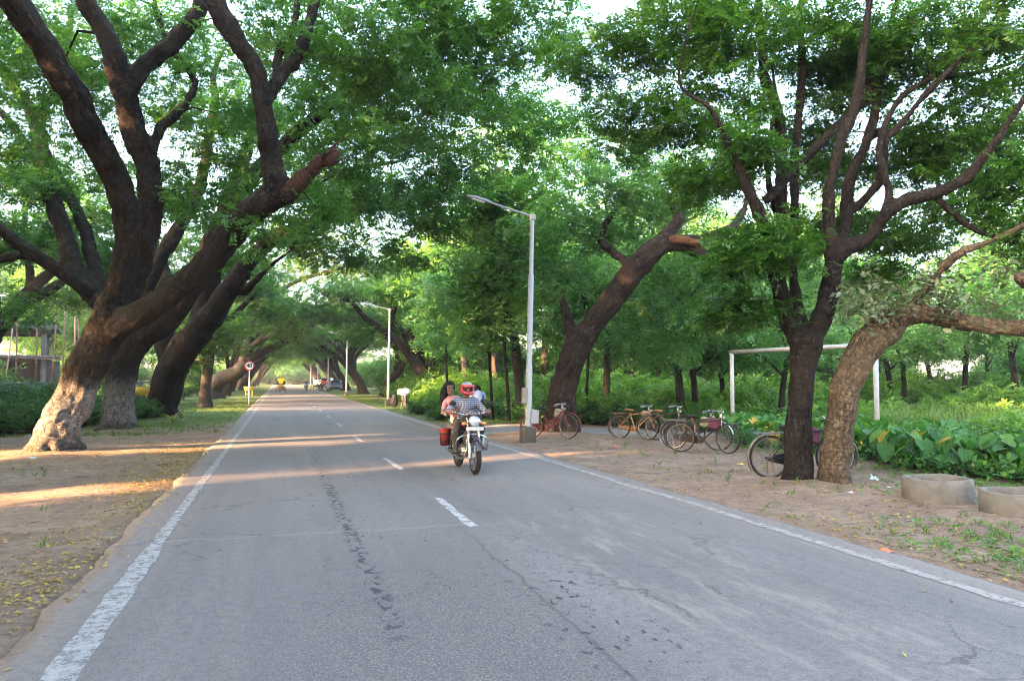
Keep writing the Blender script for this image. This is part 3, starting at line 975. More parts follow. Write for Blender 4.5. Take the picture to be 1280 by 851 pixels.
pads1 = [pp(430, 40, 15, 2.2, 2.0, .9, 46), pp(330, 30, 16.5, 1.8, 2, .9, 30), pp(120, 40, 18.5, 3.0, 2, 1.2, 66), pp(20, 60, 17, 2, 2, 1.2, 30), pp(360, 110, 18, 1.5, 2, 1.0, 30), pp(220, 110, 19, 2.2, 2, 1.3, 44), pp(70, 170, 20, 2.2, 2, 1.3, 36), pp(300, 180, 18.5, 1.5, 1.5, 1.0, 30), pp(230, 240, 19.5, 1.3, 1.5, .8, 20), pp(500, 70, 15.5, 1.8, 2, .8, 40), pp(560, 25, 16, 1.8, 2, .8, 36),
         pp(440, 190, 16, 1.1, 1.5, .6, 24), pp(390, 260, 15.2, .9, 1.0, .5, 14), pp(280, 250, 17.5, 1.2, 1.2, .7, 18), pp(330, 300, 15, .5, .8, .5, 8), pp(560, 150, 16.5, 1.6, 2, .5, 24), pp(30, 130, 19, 2, 2, 1.2, 24), pp(620, 80, 17, 1.8, 2, .7, 40), pp(580, -20, 15, 2.2, 2, .7, 40), pp(480, 130, 17, 1.6, 2, .7, 30), pp(640, 20, 16, 1.6, 2, .8, 36),
         ((-7, 17, 11.5), (4, 4, 1.2), 50), ((-8, 12, 10.5), (3, 3, 1.0), 26)]
tree1 = make_tree('rain_tree', 'huge leaning rain tree with whitewashed foot on bare soil, broken orange stub on its limb', b1, tr, lm, pads1, M_BARK_LIME, L_RAIN, T_RAIN, 18, cloud=(.27, .11), thick=.024, seed=11, sides=(40, 22), noise=0.10, flare=0.05, lobes=0.09, voxel=.042, knots=2, noext=(4,), relief=.03)
def torn(parent, base, path, mat, label, seed, n=9):
    rg_ = np.random.default_rng(seed)
    m_ = MB().tube(*path, 14, 0.05, True, 0.2, seed)
    e, r_ = path[0][-1], path[1][-2]
    ax = path[0][-1] - path[0][-2]
    ax /= np.linalg.norm(ax)
    for _ in range(n):
        o_ = rg_.normal(size=3) * r_ * .55
        s_ = e - ax * r_ * 2.5 + o_
        m_.tube([s_, s_ + ax * r_ * rg_.uniform(2, 5) + o_ * .6], [r_ * .35, r_ * .03], 5, None, False)
    m_.build('broken_limb', mat, parent, off=base, attrs='bark', label=label)


torn(tree1, b1, stub, bark('bark_torn', (0.07, 0.036, 0.023), (0.26, 0.14, 0.085), fis=16), 'broken reddish stub of a limb', 77)

# ---- second tree of the left row, whitewashed too
b2 = G(148, 536)
tr = limb([(147, 541, 24.6, 21), (148, 520, 24.6, 18), (151, 490, 24.6, 17.5), (155, 462, 24.6, 18.5), (163, 436, 24.5, 19), (174, 416, 24.4, 17)])
lm = [limb([(168, 430, 24.5, 17), (195, 410, 24.3, 16), (225, 378, 24, 15), (250, 342, 23.6, 13), (264, 308, 23.2, 12), (282, 268, 22.8, 11), (300, 238, 22.4, 10), (330, 205, 22, 9), (363, 176, 21.6, 8), (396, 145, 21.2, 8), (430, 116, 20.8, 7), (470, 94, 20.4, 6), (510, 64, 20, 5), (546, 28, 19.6, 4)]),
      limb([(158, 440, 24.6, 15), (140, 400, 24.7, 13), (118, 370, 24.8, 13), (96, 335, 24.9, 12), (80, 290, 25, 10), (62, 240, 25, 10), (52, 190, 25, 9), (45, 150, 25, 9), (24, 118, 25, 6), (0, 86, 25, 5)]),
      limb([(46, 158, 25, 7), (58, 130, 25.2, 6), (68, 116, 25.4, 6), (85, 80, 25.6, 5), (88, 40, 25.8, 4)]),
      limb([(125, 378, 24.8, 9), (95, 352, 24.4, 9), (60, 330, 24, 8), (28, 308, 23.6, 8), (0, 288, 23.2, 7), (-40, 270, 23, 6)]),
      limb([(75, 342, 24.2, 6), (50, 325, 24, 6), (25, 320, 23.8, 5), (0, 324, 23.6, 5), (-40, 330, 23.4, 4)]),
      limb([(150, 440, 24.7, 12), (130, 385, 25, 9), (112, 310, 25.6, 8), (100, 270, 26, 7), (70, 220, 26.4, 7), (40, 190, 26.8, 6), (10, 150, 27, 5)]),
      limb([(172, 420, 24.5, 13), (178, 372, 24.8, 11), (196, 330, 25, 9), (226, 280, 25.4, 8), (250, 230, 25.8, 7), (262, 170, 26.2, 6), (270, 120, 26.5, 5)]),
      limb([(246, 348, 23.6, 8), (275, 320, 23.8, 7), (300, 285, 24, 7), (330, 262, 24.2, 6), (365, 250, 24.4, 5), (410, 222, 24.6, 4), (470, 205, 24.8, 3)])]
pads2 = [pp(60, 90, 26, 3.2, 2.5, 1.3, 40), pp(20, 230, 24.5, 1.6, 1.6, 1.0, 30), pp(90, 210, 27, 2.2, 1.5, 1.2, 34), pp(130, 290, 27, 1.8, 1.5, 1.0, 24), pp(20, 300, 26, 1.6, 1.6, 0.9, 20), pp(230, 110, 27, 3, 2, 1.4, 40), pp(310, 140, 24, 2.0, 2, 1.2, 30), pp(420, 120, 21.5, 2.2, 2, .9, 36),
         pp(470, 170, 22, 2.2, 2, .8, 36), pp(540, 110, 21, 2.2, 2, .9, 40), pp(600, 200, 22, 2.2, 2.2, .7, 40), pp(510, 240, 24, 2.2, 2, .7, 40), pp(420, 250, 24.5, 1.6, 2, .7, 28), pp(660, 150, 21, 1.7, 2, .7, 28), pp(250, 280, 26, 1.6, 1.5, 1, 18), pp(30, 380, 26, 1.2, 1.4, .8, 12),
         ((-7, 27, 13), (5, 3, 1.2), 40)]
make_tree('rain_tree', 'upright rain tree with whitewashed foot between the leaning nearest tree and the dark one', b2, tr, lm, pads2, M_BARK_LIME, L_RAIN, pinnate(5, .33, .11, .06, 66, droop=.4), 17, cloud=(.3, .12), thick=.022, seed=12, sides=(28, 16), noise=.09, flare=0.05, voxel=.055, knots=2, relief=.03, lobes=0.07)

# ---- third tree of the left row, all dark
b3 = G(205, 523)
tr = limb([(198, 527, 31.5, 22), (203, 507, 31.5, 18), (212, 478, 31.5, 17.5), (228, 442, 31.3, 17), (250, 410, 31, 16)])
lm = [limb([(240, 424, 31.2, 17), (270, 385, 30.8, 14), (294, 352, 30.4, 12), (318, 322, 30, 11), (345, 295, 29.5, 9), (390, 280, 29, 7), (440, 262, 28.5, 6), (500, 258, 28, 4)]),
      limb([(285, 362, 30.6, 7), (305, 363, 30.4, 6), (318, 352, 30.2, 4), (330, 340, 30, 3)]),
      limb([(225, 448, 31.3, 14), (250, 395, 31.5, 12), (268, 330, 31.8, 11), (280, 270, 32.2, 9), (300, 215, 32.6, 8), (315, 160, 33, 6)]),
      limb([(215, 470, 31.5, 12), (205, 420, 32, 11), (210, 360, 32.4, 10), (190, 300, 33, 8), (180, 240, 33.5, 6)])]
pads3 = [pp(330, 180, 32, 3, 2.5, 1.5, 44), pp(420, 230, 30, 3, 2.5, 1.0, 50), pp(500, 270, 29, 3.2, 2.5, .9, 56), pp(580, 250, 28, 3, 2.5, .8, 46), pp(410, 310, 30.5, 2.2, 2, .7, 30), pp(480, 320, 30, 2, 2, .6, 24), pp(200, 230, 34, 3.4, 2, 1.5, 36), pp(340, 290, 31, 2.2, 2, .9, 26), pp(300, 330, 32, 1.2, 1.2, .7, 12), pp(650, 240, 28, 2.2, 2, .8, 28)]
make_tree('rain_tree', 'dark leaning rain tree without whitewash, third along the left row', b3, tr, lm, pads3, M_BARK_RAIN, L_RAIN, pinnate(5, .42, .145, .08, 66, droop=.4), 14, cloud=(.34, .14), thick=.02, seed=13, sides=(24, 14), noise=.1, flare=0.05, lobes=0.07, voxel=.06, knots=2, relief=.03)

# ---- small grey trunk and the sunlit leaning tree beyond it
b4 = G(256, 508)
make_tree('roadside_tree', 'slim grey crooked tree beside the speed sign', b4, limb([(256, 509, 45, 7), (257, 485, 45, 6), (259, 465, 45, 6), (263, 440, 45, 5), (262, 415, 45, 4)]), [limb([(259, 462, 45, 4), (250, 440, 45, 3.5), (240, 420, 45, 3)])],
          [pp(250, 440, 45, 2.0, 2, 1.3, 40), pp(262, 410, 45, 2.2, 2, 1.2, 36), pp(285, 425, 45, 1.2, 1.5, .8, 14), pp(225, 420, 46, 1.6, 1.5, 1.4, 24)], M_BARK_GREY, L_DARK, pinnate(5, 0.5, 0.2, 0.09), 9, seed=14, sides=(14, 8))
b5 = G(266, 496.5)
make_tree('rain_tree', 'leaning rain tree with pale bare limbs behind the speed sign', b5, limb([(264, 498, 65, 13), (268, 484, 65, 10), (280, 472, 65, 9), (296, 464, 65, 8.5), (308, 452, 65, 8)]),
          [limb([(304, 456, 65, 7), (311, 425, 65, 6), (315, 395, 65, 5), (322, 360, 65, 4), (330, 325, 65, 3)]), limb([(308, 440, 65, 4), (322, 428, 64.6, 3.5), (345, 415, 64, 3), (380, 392, 63, 2.5), (420, 375, 62, 2)]), limb([(310, 428, 65, 3), (298, 412, 65, 2.5), (285, 402, 65, 2)]), limb([(314, 400, 65, 3.5), (340, 372, 64.5, 3), (375, 350, 64, 2.5), (430, 335, 63, 2)]), limb([(310, 450, 65, 6), (335, 437, 66, 5), (360, 425, 67, 4), (400, 400, 68, 3)])],
          [pp(330, 400, 64, 3.4, 4, 1.4, 60), pp(390, 385, 63, 4, 4, 1.5, 60), pp(420, 340, 63, 5, 4, 1.5, 80), pp(340, 330, 65, 5, 4, 2.5, 80), pp(480, 345, 62, 4, 4, 1.4, 60), pp(400, 290, 64, 6, 4, 2, 60), pp(360, 420, 66, 2.6, 3, 1, 30)],
          M_BARK_GREY, leafmat('leaf_sunny_rain_tree', [(0.0, (0.03, 0.09, 0.02)), (0.5, (0.07, 0.15, 0.03)), (0.9, (0.14, 0.21, 0.04)), (1.0, (0.33, 0.28, 0.04))]), T_FAR, 9, cloud=(0.6, 0.28), seed=15, sides=(18, 10), along=0.7)

# ---- great leaning tree on the right behind the lamp
b6 = G(703, 541)
tr = limb([(700, 546, 23.6, 24), (700, 530, 23.6, 20), (702, 500, 23.6, 17), (706, 470, 23.6, 16), (713, 448, 23.6, 18), (722, 430, 23.6, 19), (736, 412, 23.5, 16)])
lm = [limb([(724, 428, 23.5, 15), (748, 396, 23.4, 15), (771, 366, 23.2, 14.5), (795, 332, 23, 14), (814, 312, 22.8, 13), (834, 303, 22.7, 11), (858, 307, 22.6, 8), (874, 315, 22.5, 7), (884, 322, 22.5, 5)]),
      limb([(718, 430, 23.6, 11), (712, 405, 23.7, 8), (706, 385, 23.8, 6), (704, 374, 23.8, 3)]),
      limb([(822, 306, 22.8, 10), (842, 285, 22.9, 8), (850, 268, 23, 8), (846, 255, 23.1, 8)]),
      limb([(790, 335, 23, 6), (770, 318, 23.4, 5), (752, 300, 23.8, 4), (760, 275, 24, 3), (775, 255, 24.2, 2.5)]),
      limb([(835, 300, 22.7, 8), (880, 300, 23.5, 7), (915, 285, 24.5, 6), (930, 260, 25.5, 4), (940, 220, 26, 3)])]
pads6 = [pp(705, 280, 25, 1.8, 2, 1.2, 40), pp(760, 235, 24.5, 2, 2, 1.3, 46), pp(830, 235, 24, 1.8, 2, 1.2, 40), pp(900, 330, 24, 1.2, 1.6, 1.0, 30), pp(860, 380, 24.5, 1.6, 1.6, .9, 34), pp(920, 390, 24, 1.1, 1.4, .9, 26), pp(790, 300, 25, 1.4, 1.6, .8, 20), pp(690, 350, 25.5, 1.2, 1.4, .8, 26), pp(770, 420, 25.5, 1.3, 1.4, .5, 16), pp(840, 440, 25.5, 1.6, 1.4, .5, 18), pp(880, 180, 25, 2, 2, 1.2, 30), pp(740, 170, 26, 2.5, 2, 1.0, 34)]
tree6 = make_tree('roadside_tree', 'massive red-brown tree leaning right behind the first lamp post', b6, tr, lm, pads6, M_BARK_RED, L_WOOD, pinnate(5, .33, .115, .064, 66, droop=.4), 15, cloud=(.3, .13), seed=16, sides=(32, 16), noise=0.11, flare=0.1, lobes=0.09, maxd=6, voxel=.04, knots=2, noext=(0, 1, 2), relief=.03)
torn(tree6, b6, limb([(838, 299, 22.5, 6), (852, 299, 22.4, 5.5), (866, 303, 22.3, 4.5), (880, 304, 22.3, 2.5)]), bark('bark_torn_fresh', (0.16, 0.07, 0.03), (0.46, 0.22, 0.10), fis=18), 'freshly torn orange wood where a limb broke', 5)

# ---- dark many-stemmed tree by the well rings
b7 = G(998, 606)
D7 = 11.75
def l7(*a):
    return limb([(x, y, D7 + dd, r) for x, y, dd, r in a])
tr = l7((998, 612, 0, 22), (998, 592, 0, 17.5), (998, 550, 0, 17), (1000, 505, 0, 15.5), (1003, 465, 0, 16), (1008, 435, 0, 17), (1012, 418, 0, 16))
lm = [l7((1004, 440, 0, 14), (992, 412, 0, 12), (982, 388, 0, 11), (972, 350, -.1, 10), (965, 315, -.2, 9), (956, 285, -.3, 8), (945, 258, -.4, 8), (932, 230, -.5, 7), (922, 205, -.6, 5), (905, 170, -.7, 4)),
      l7((974, 360, 0, 8), (977, 320, .1, 8), (977, 270, .2, 8), (976, 215, .3, 7), (975, 165, .4, 7), (968, 125, .5, 6), (956, 98, .6, 6), (952, 52, .7, 5), (948, 0, .8, 5), (945, -50, .9, 4)),
      l7((976, 335, .1, 6), (990, 300, .3, 6), (993, 260, .5, 6), (992, 210, .7, 5), (998, 150, .9, 5), (1002, 80, 1.1, 5), (1000, 20, 1.3, 4), (1003, -40, 1.4, 3)),
      l7((1008, 425, .1, 10), (999, 388, .3, 7), (992, 352, .4, 6), (990, 320, .5, 5), (975, 275, .6, 5), (960, 220, .8, 4), (965, 150, 1, 3)),
      l7((958, 250, -.2, 6), (985, 222, 0, 6), (1010, 195, .2, 6), (1040, 165, .4, 6), (1075, 130, .6, 6), (1100, 75, .8, 6), (1125, 42, 1, 5), (1150, 10, 1.2, 4)),
      l7((1014, 425, 0, 14), (1030, 392, 0, 13), (1038, 355, 0, 12), (1041, 320, 0, 11), (1036, 285, -.1, 8), (1037, 240, -.2, 7), (1046, 200, -.3, 7), (1054, 168, -.3, 7), (1068, 130, -.3, 6), (1076, 90, -.3, 5), (1082, 40, -.3, 5), (1090, -20, -.3, 4)),
      l7((1042, 318, 0, 9), (1056, 285, .2, 8), (1059, 255, .3, 8), (1062, 225, .4, 7), (1080, 185, .5, 6), (1092, 150, .6, 6), (1098, 110, .7, 5), (1108, 60, .8, 4), (1118, 10, .9, 3)),
      l7((1058, 265, .3, 6), (1072, 258, .3, 6), (1086, 245, .2, 6), (1098, 228, .1, 6), (1104, 210, 0, 6), (1106, 180, -.1, 5), (1130, 150, -.2, 4), (1165, 110, -.3, 4)),
      l7((1040, 330, 0, 10), (1060, 310, -.1, 9), (1085, 298, -.2, 9), (1104, 270, -.3, 9), (1130, 252, -.4, 8), (1158, 244, -.5, 8), (1185, 235, -.6, 7), (1208, 222, -.7, 7), (1228, 198, -.8, 6), (1246, 176, -.9, 5), (1270, 140, -1, 4)),
      l7((1106, 266, -.3, 6), (1112, 240, -.3, 5), (1106, 218, -.3, 5), (1100, 180, -.2, 4), (1120, 130, 0, 4), (1160, 100, .2, 4), (1200, 95, .4, 4), (1235, 88, .6, 3)),
      l7((1165, 243, -.5, 4), (1190, 265, -.5, 4), (1215, 285, -.5, 3.5), (1250, 298, -.5, 3), (1290, 310, -.5, 2)),
      l7((1062, 228, .4, 5), (1090, 170, .8, 5), (1140, 165, 1.2, 5), (1190, 130, 1.6, 4), (1240, 110, 2, 3))]
pads7 = [pp(740, 70, 13.4, 1.2, 1.4, .6, 46), pp(800, 150, 13, 1.1, 1.2, .6, 52), pp(830, 50, 13, 1.1, 1.4, .5, 46), pp(890, 130, 12.4, .9, 1.2, .7, 52), pp(910, 40, 12, .9, 1.3, .5, 46), pp(880, 230, 12.6, .7, .9, .5, 34), pp(940, 190, 11.3, .5, .6, .4, 26), pp(930, 320, 11.4, .6, .7, .35, 34), pp(975, 300, 11.2, .4, .6, .5, 22), pp(940, 385, 11.8, .35, .5, .3, 12),
         pp(1010, 60, 13, 1.0, 1.4, .6, 46), pp(1080, 60, 12.6, .9, 1.3, .6, 44), pp(1150, 60, 12.2, 1.0, 1.3, .5, 50), pp(1230, 90, 12, 1.0, 1.2, .5, 46), pp(1190, 160, 12.4, .8, 1.0, .5, 40), pp(1250, 220, 11.6, .7, .8, .5, 34), pp(1140, 200, 13, .8, .9, .5, 30), pp(1190, 270, 12, .7, .8, .4, 28), pp(1060, 150, 13.3, .9, 1, .7, 34), pp(1050, 290, 13, .7, .7, .5, 18), pp(1280, 300, 11.4, .6, .8, .5, 24), pp(1020, 240, 13.2, .8, .8, .7, 24), pp(1240, 20, 11.5, 1, 1.2, .5, 40), pp(1130, 300, 13.6, .8, .8, .45, 36), pp(1000, 190, 13.8, .8, .6, .6, 26), pp(1055, 210, 13.8, .7, .6, .6, 26), pp(1040, 110, 13.8, .8, .6, .5, 22), pp(990, 300, 13.6, .5, .5, .4, 16), pp(1075, 290, 13.9, .6, .5, .4, 18), pp(860, 10, 13, 1.0, 1.2, .4, 24), pp(1090, 345, 14, .7, .7, .35, 20), pp(1270, 170, 12.4, .6, .8, .5, 32), pp(1170, 215, 13.4, .7, .7, .4, 26), pp(1075, 95, 13.5, .8, .8, .5, 26), pp(905, 385, 12.3, .5, .6, .3, 20),
         ((8.0, 10.3, 8.0), (2.6, 2.4, .7), 60)]
make_tree('roadside_tree', 'dark many-stemmed tree with fine leaves, beside the pale crooked trunk', b7, tr, lm, pads7, M_BARK_DARK, L_DARK, T_FINE, 20, cloud=(0.17, 0.085), thick=.02, seed=17, sides=(30, 14), noise=0.08, flare=0.2, lobes=0.08, maxd=5, voxel=.026, knots=1, roots=5, relief=.012)

# ---- pale crooked tree with a level limb
b8 = G(1040, 607)
D8 = 11.5
tr = limb([(1040, 612, D8, 20), (1041, 590, D8, 18), (1046, 555, D8, 18), (1054, 515, D8, 17), (1058, 480, D8, 17), (1066, 455, D8, 18), (1082, 432, D8, 20), (1104, 410, D8, 20), (1122, 398, D8, 16)])
lm = [limb([(1098, 416, D8, 18), (1122, 398, D8, 16), (1145, 391, D8 - .1, 14), (1170, 394, D8 - .2, 13), (1200, 401, D8 - .3, 12), (1240, 409, D8 - .4, 11), (1280, 411, D8 - .5, 11), (1340, 400, D8 - .6, 9), (1400, 370, D8 - .7, 7)]),
      limb([(1120, 402, D8, 8), (1150, 370, D8 - .1, 5), (1175, 338, D8 - .3, 4.5), (1200, 316, D8 - .4, 4.5), (1240, 301, D8 - .5, 4), (1290, 276, D8 - .6, 4)]),
      limb([(1340, 402, D8 - .6, 7), (1300, 365, D8 - .8, 8), (1283, 352, D8 - .9, 8), (1272, 345, D8 - 1, 6)])]
tree8 = make_tree('roadside_tree', 'pale corky crooked trunk with a level limb reaching over the well rings', b8, tr, lm,
                  [pp(1090, 385, D8, .45, .6, .22, 30), pp(1150, 360, D8, .5, .6, .3, 34), pp(1185, 380, D8 - .3, .35, .5, .2, 16), pp(1070, 365, D8 + .3, .4, .6, .25, 20), pp(1240, 380, D8, .5, .6, .25, 14), pp(1230, 330, D8 - .3, .4, .5, .2, 12), ((13.6, 7.2, 4.0), (1.5, 1.5, .8), 50)], M_BARK_PALE, L_GREY, whorl(5, 0.115, 0.05, 0.2, 5), 3, cloud=(0.12, 0.08), seed=18, sides=(30, 18), noise=0.12, flare=0.15, lobes=0.08, thick=0.010, voxel=.026, knots=2, noext=(2,), relief=.016)
# the larger leaves one can pick out
lv = np.array([(0, 0, 0), (.035, .028, .004), (.085, .030, .0), (.145, 0, -.02), (.085, -.030, .0), (.035, -.028, .004)])
lmb = MB().add(lv, [(0, 1, 2, 5), (5, 2, 3, 4)][:0] + [(0, 1, 2, 5), (2, 3, 4, 5)], rv=[0.5, 0.5])
leaf_me = [lmb.mesh('leaf', L_GREY, False, attrs='leaf')]
for r_ in (0.1, 0.8, 1.0):
    leaf_me.append(MB().add(lv, [(0, 1, 2, 5), (2, 3, 4, 5)], rv=[r_, r_]).mesh('leaf', L_GREY, False, attrs='leaf'))
rg = np.random.default_rng(5)
for i in range(150):
    cx, cy = [(1085, 385), (1130, 350), (1160, 375), (1075, 365), (1195, 405), (1245, 330), (1260, 340), (1110, 400), (1180, 350)][i % 9]
    p = P(cx + rg.normal(0, 20), cy + rg.normal(0, 13) + 6, D8 - 0.25 + rg.normal(0, 0.22))
    o = link('leaf', leaf_me[i % 4], tree8, loc=tuple(p - b8), rot=(rg.normal(0, .5), rg.normal(0.5, .45), rg.uniform(0, 6.28)))
    o.scale = (rg.uniform(.8, 1.25),) * 3
# ------------------------------------------------------------------ trees that repeat
def A(*pts):
    a = np.array([p[:3] for p in pts], float)
    return a, np.array([p[3] for p in pts], float)


def avenue_proto(seed, label, group):
    rg = np.random.default_rng(seed)
    j = lambda s=0.5: rg.uniform(-s, s)
    tr = A((0, 0, -.2, .62), (.15, 0, .5, .55), (.55, j(.2), 1.5, .52), (1.2, j(.3), 2.6, .5), (1.9, j(.3), 3.5, .45))
    f = tr[0][-1]
    e = tr[0][-2]
    lm = [A((*e, .38), (3.2 + j(), .8, 4.9, .33), (4.8 + j(), 1.4, 6.4, .26), (6.2, 2 + j(), 7.8, .18), (7.6, 2.6, 8.6, .1)),
          A((*e, .36), (2.6, -1.2, 5.2, .32), (3.6 + j(), -2.6, 7.0, .24), (4.4, -3.8 + j(), 8.6, .16), (5.4, -4.8, 9.6, .09)),
          A((*e, .34), (1.4 + j(), .6, 5.4, .3), (.6, 1.4 + j(), 7.4, .25), (-.6, 2.2, 9.2, .18), (-1.6, 3.2, 10.4, .1)),
          A((*e, .3), (1.2, -.8 + j(), 5.2, .26), (-.4, -1.6, 7.0, .2), (-2.2, -2.2, 8.4, .14), (-3.6, -2.4, 9.4, .08)),
          A((3.0, .7, 4.7, .2), (3.4, .4, 6.4, .2), (3.2 + j(), .2, 8.4, .17), (3.0, 0, 10.6, .1))]
    pads = [((6.5, 2, 8.6), (3.2, 3.2, 1.0), 60), ((5, -4, 9.4), (3.0, 3.0, 1.0), 55), ((-1, 3, 10.6), (3.4, 3, 1.1), 60), ((-3, -2, 9.4), (3, 3, 1.0), 50), ((3, 0, 11.4), (3.6, 3.6, 1.0), 60), ((8.5, 0, 6.9), (2.4, 3.4, .7), 40), ((2.5, 5, 8.3), (2.6, 2.0, .7), 36), ((1, -5.6, 7.8), (2.6, 1.8, .7), 36), ((-3.4, 1.4, 7.2), (2.0, 2.4, .8), 26), ((5, 0.4, 5.6), (1.8, 2.2, .6), 16)]
    return make_tree('avenue_tree', label, (0, 0, 0), tr, lm, pads, M_BARK_RAIN, L_RAIN, T_FAR, 10, cloud=(0.55, 0.24), seed=seed, sides=(18, 10), group=group, along=0.65, thick=0.013)


def wood_proto(seed, name, label, group, h, rad, r0, m_bark, m_leaf, tmpl, per=9, n=300, low=0.3, bend=0.5):
    rg = np.random.default_rng(seed)
    b = [rg.uniform(-bend, bend) for _ in range(6)]
    tr = A((0, 0, -.2, r0 * 1.2), (0, 0, .3, r0), (b[0] * .4, b[1] * .4, h * .2, r0 * .9), (b[0], b[1], h * .45, r0 * .72), (b[2], b[3], h * .7, r0 * .5), (b[4], b[5], h * .93, r0 * .15))
    lm = []
    for k in range(6):
        z = h * (low + 0.1 + 0.085 * k)
        a = k * 2.4 + rg.uniform(-.4, .4)
        L = rad * (1.0 - 0.08 * k)
        x0, y0 = b[0] * min(1, z / h / .45), b[1] * min(1, z / h / .45)
        ca, sa = math.cos(a), math.sin(a)
        lm.append(A((x0, y0, z, r0 * .4), (x0 + ca * L * .35, y0 + sa * L * .35, z + L * .3, r0 * .3), (x0 + ca * L * .8, y0 + sa * L * .8, z + L * .5, r0 * .13)))
    pads = [((b[2] * .5, b[3] * .5, h * (low + .28)), (rad, rad, h * .18), int(n * .45)), ((b[4], b[5], h * .82), (rad * .8, rad * .8, h * .16), int(n * .35))]
    for k in range(4):
        a = rg.uniform(0, 6.28)
        pads.append(((math.cos(a) * rad * .8, math.sin(a) * rad * .8, h * rg.uniform(low + .05, .75)), (rad * .5, rad * .5, h * .07), int(n * .06)))
    return make_tree(name, label, (0, 0, 0), tr, lm, pads, m_bark, m_leaf, tmpl, per, cloud=(0.42, 0.26), seed=seed, sides=(12, 7), group=group, noise=0.05, tilt=0.6, along=0.6)


def shrub_proto(seed, name, label, group, h, rad, m_leaf, tmpl, n=90, per=9):
    rg = np.random.default_rng(seed)
    root = thing(name, label, 'shrub', (0, 0, 0), group=group)
    tips = []
    st, C = MB(), []
    for i in range(n):
        a, u = rg.uniform(0, 6.28), math.sqrt(rg.uniform(0, 1))
        x, y = math.cos(a) * u * rad, math.sin(a) * u * rad
        z = h * (1 - 0.55 * u * u) * rg.uniform(.35, 1.0)
        p = np.array([(x * .15, y * .15, -.05), (x * .55, y * .55, z * .6), (x, y, z)])
        st.tube(p, [.016, .011, .004], 4, None, False)
        k = per
        t = rg.uniform(.35, 1.0, k)[:, None]
        C.append(p[1] * (1 - t) + p[2] * t + rg.normal(size=(k, 3)) * np.array((.11, .11, .08)) * rad)
    C = np.vstack(C)
    C[:, 2] = np.maximum(C[:, 2], 0.05)
    st.build('stem', M_BARK_GREY, root, attrs='bark', kind='stuff')
    lf_ = MB()
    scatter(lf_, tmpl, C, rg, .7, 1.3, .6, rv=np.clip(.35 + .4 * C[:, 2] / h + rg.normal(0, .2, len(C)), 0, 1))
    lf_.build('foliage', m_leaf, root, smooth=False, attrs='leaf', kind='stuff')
    return root


def place(proto, spots, labels=()):
    used = proto.get('_used', 0)
    base_label = proto['label']
    for i_, (x, y, s, rz, *zs) in enumerate(spots):
        o = copy_tree(proto) if used else proto
        used = 1
        o.location = (x, y, float(gh(x, y)) + 0.02)
        o.scale = (s, s, s * (zs[0] if zs else 0.92 + 0.16 * ((x * 13.7 + y * 7.3) % 1)))
        o.rotation_euler = (0, 0, rz)
        if i_ < len(labels):
            o['label'] = labels[i_]
        elif labels:
            o['label'] = base_label
    if '_used' in proto:
        del proto['_used']
    return proto


def gp(x, d):
    p = P(x, 474, d)
    return p[0], p[1]


def spots_px(lst, rg):
    return [(*gp(x, d), s, rg.uniform(0, 6.28)) for x, d, s in lst]


rg = np.random.default_rng(3)
avA = avenue_proto(101, 'spreading rain tree arching over the far stretch of road, left row', 'far rain trees of the left row')
place(avA, [(-5.2, 82, .95, .15), (-6.2, 107, 1.05, -.3), (-5.6, 133, .85, .5), (-6.4, 163, 1.1, 0), (-5.2, 198, 1.0, .2)], ['spreading rain tree arching from the left, %s of its kind beyond the speed sign' % w_ for w_ in ['first','second','third','fourth','fifth']])
avB = avenue_proto(102, 'broad rain tree with low forked limbs beside the far road, left row', 'far forked rain trees of the left row')
place(avB, [(-6.4, 94, .9, -.4), (-5.0, 120, 1.0, .1), (-6.6, 148, 1.0, -.5), (-5.4, 180, .9, .3), (-6.1, 217, 1.1, 0)], ['low-forked rain tree on the left verge, %s of its kind beyond the speed sign' % w_ for w_ in ['first','second','third','fourth','fifth']])
def open_view(spots):
    keep = []
    for s in spots:
        xx, dd = px_of(s[0], s[1])
        if not (-60 < xx < 112 and s[1] < 88):
            keep.append(s)
    return keep


def recopy(src, label, group, spots, labels=()):
    o = copy_tree(src)
    o['label'], o['group'] = label, group
    place(o, open_view(spots) if 'left wall' in group else spots, labels)
recopy(avA, 'spreading rain tree on the grass verge behind the lamp posts, right row', 'rain trees of the right row', [(9.4, 71, .8, .3), (10.4, 101, .9, 3.5), (9.2, 128, 1.0, 2.7), (10.6, 158, .95, 3.1), (9.5, 190, 1.05, 3.0)], ['spreading rain tree on the right verge, %s of its kind beyond the loaded bicycle' % w_ for w_ in ['first','second','third','fourth','fifth']])
recopy(avB, 'broad forked rain tree on the grass verge behind the lamp posts, right row', 'forked rain trees of the right row', [(9.0, 86, .85, 2.9), (9.6, 115, 1.0, 3.4), (10.4, 143, .9, 3.0), (9.2, 172, 1.0, 2.8), (9.8, 208, 1.05, 3.2)], ['low-forked rain tree on the right verge, %s of its kind beyond the loaded bicycle' % w_ for w_ in ['first','second','third','fourth','fifth']])
recopy(avB, 'rain tree filling the avenue beyond the slim grey tree', 'avenue trees in the middle stretch', [(-8.0, 56, 1.0, .1), (11.0, 55, .95, 2.8)], ['rain tree between the slim grey tree and the boundary wall', 'rain tree in the woods behind the loaded bicycle'])
recopy(avB, 'rain tree behind the wall before the concrete frame building', 'rain trees behind the wall', [(-17, 48, 1.15, .5)])
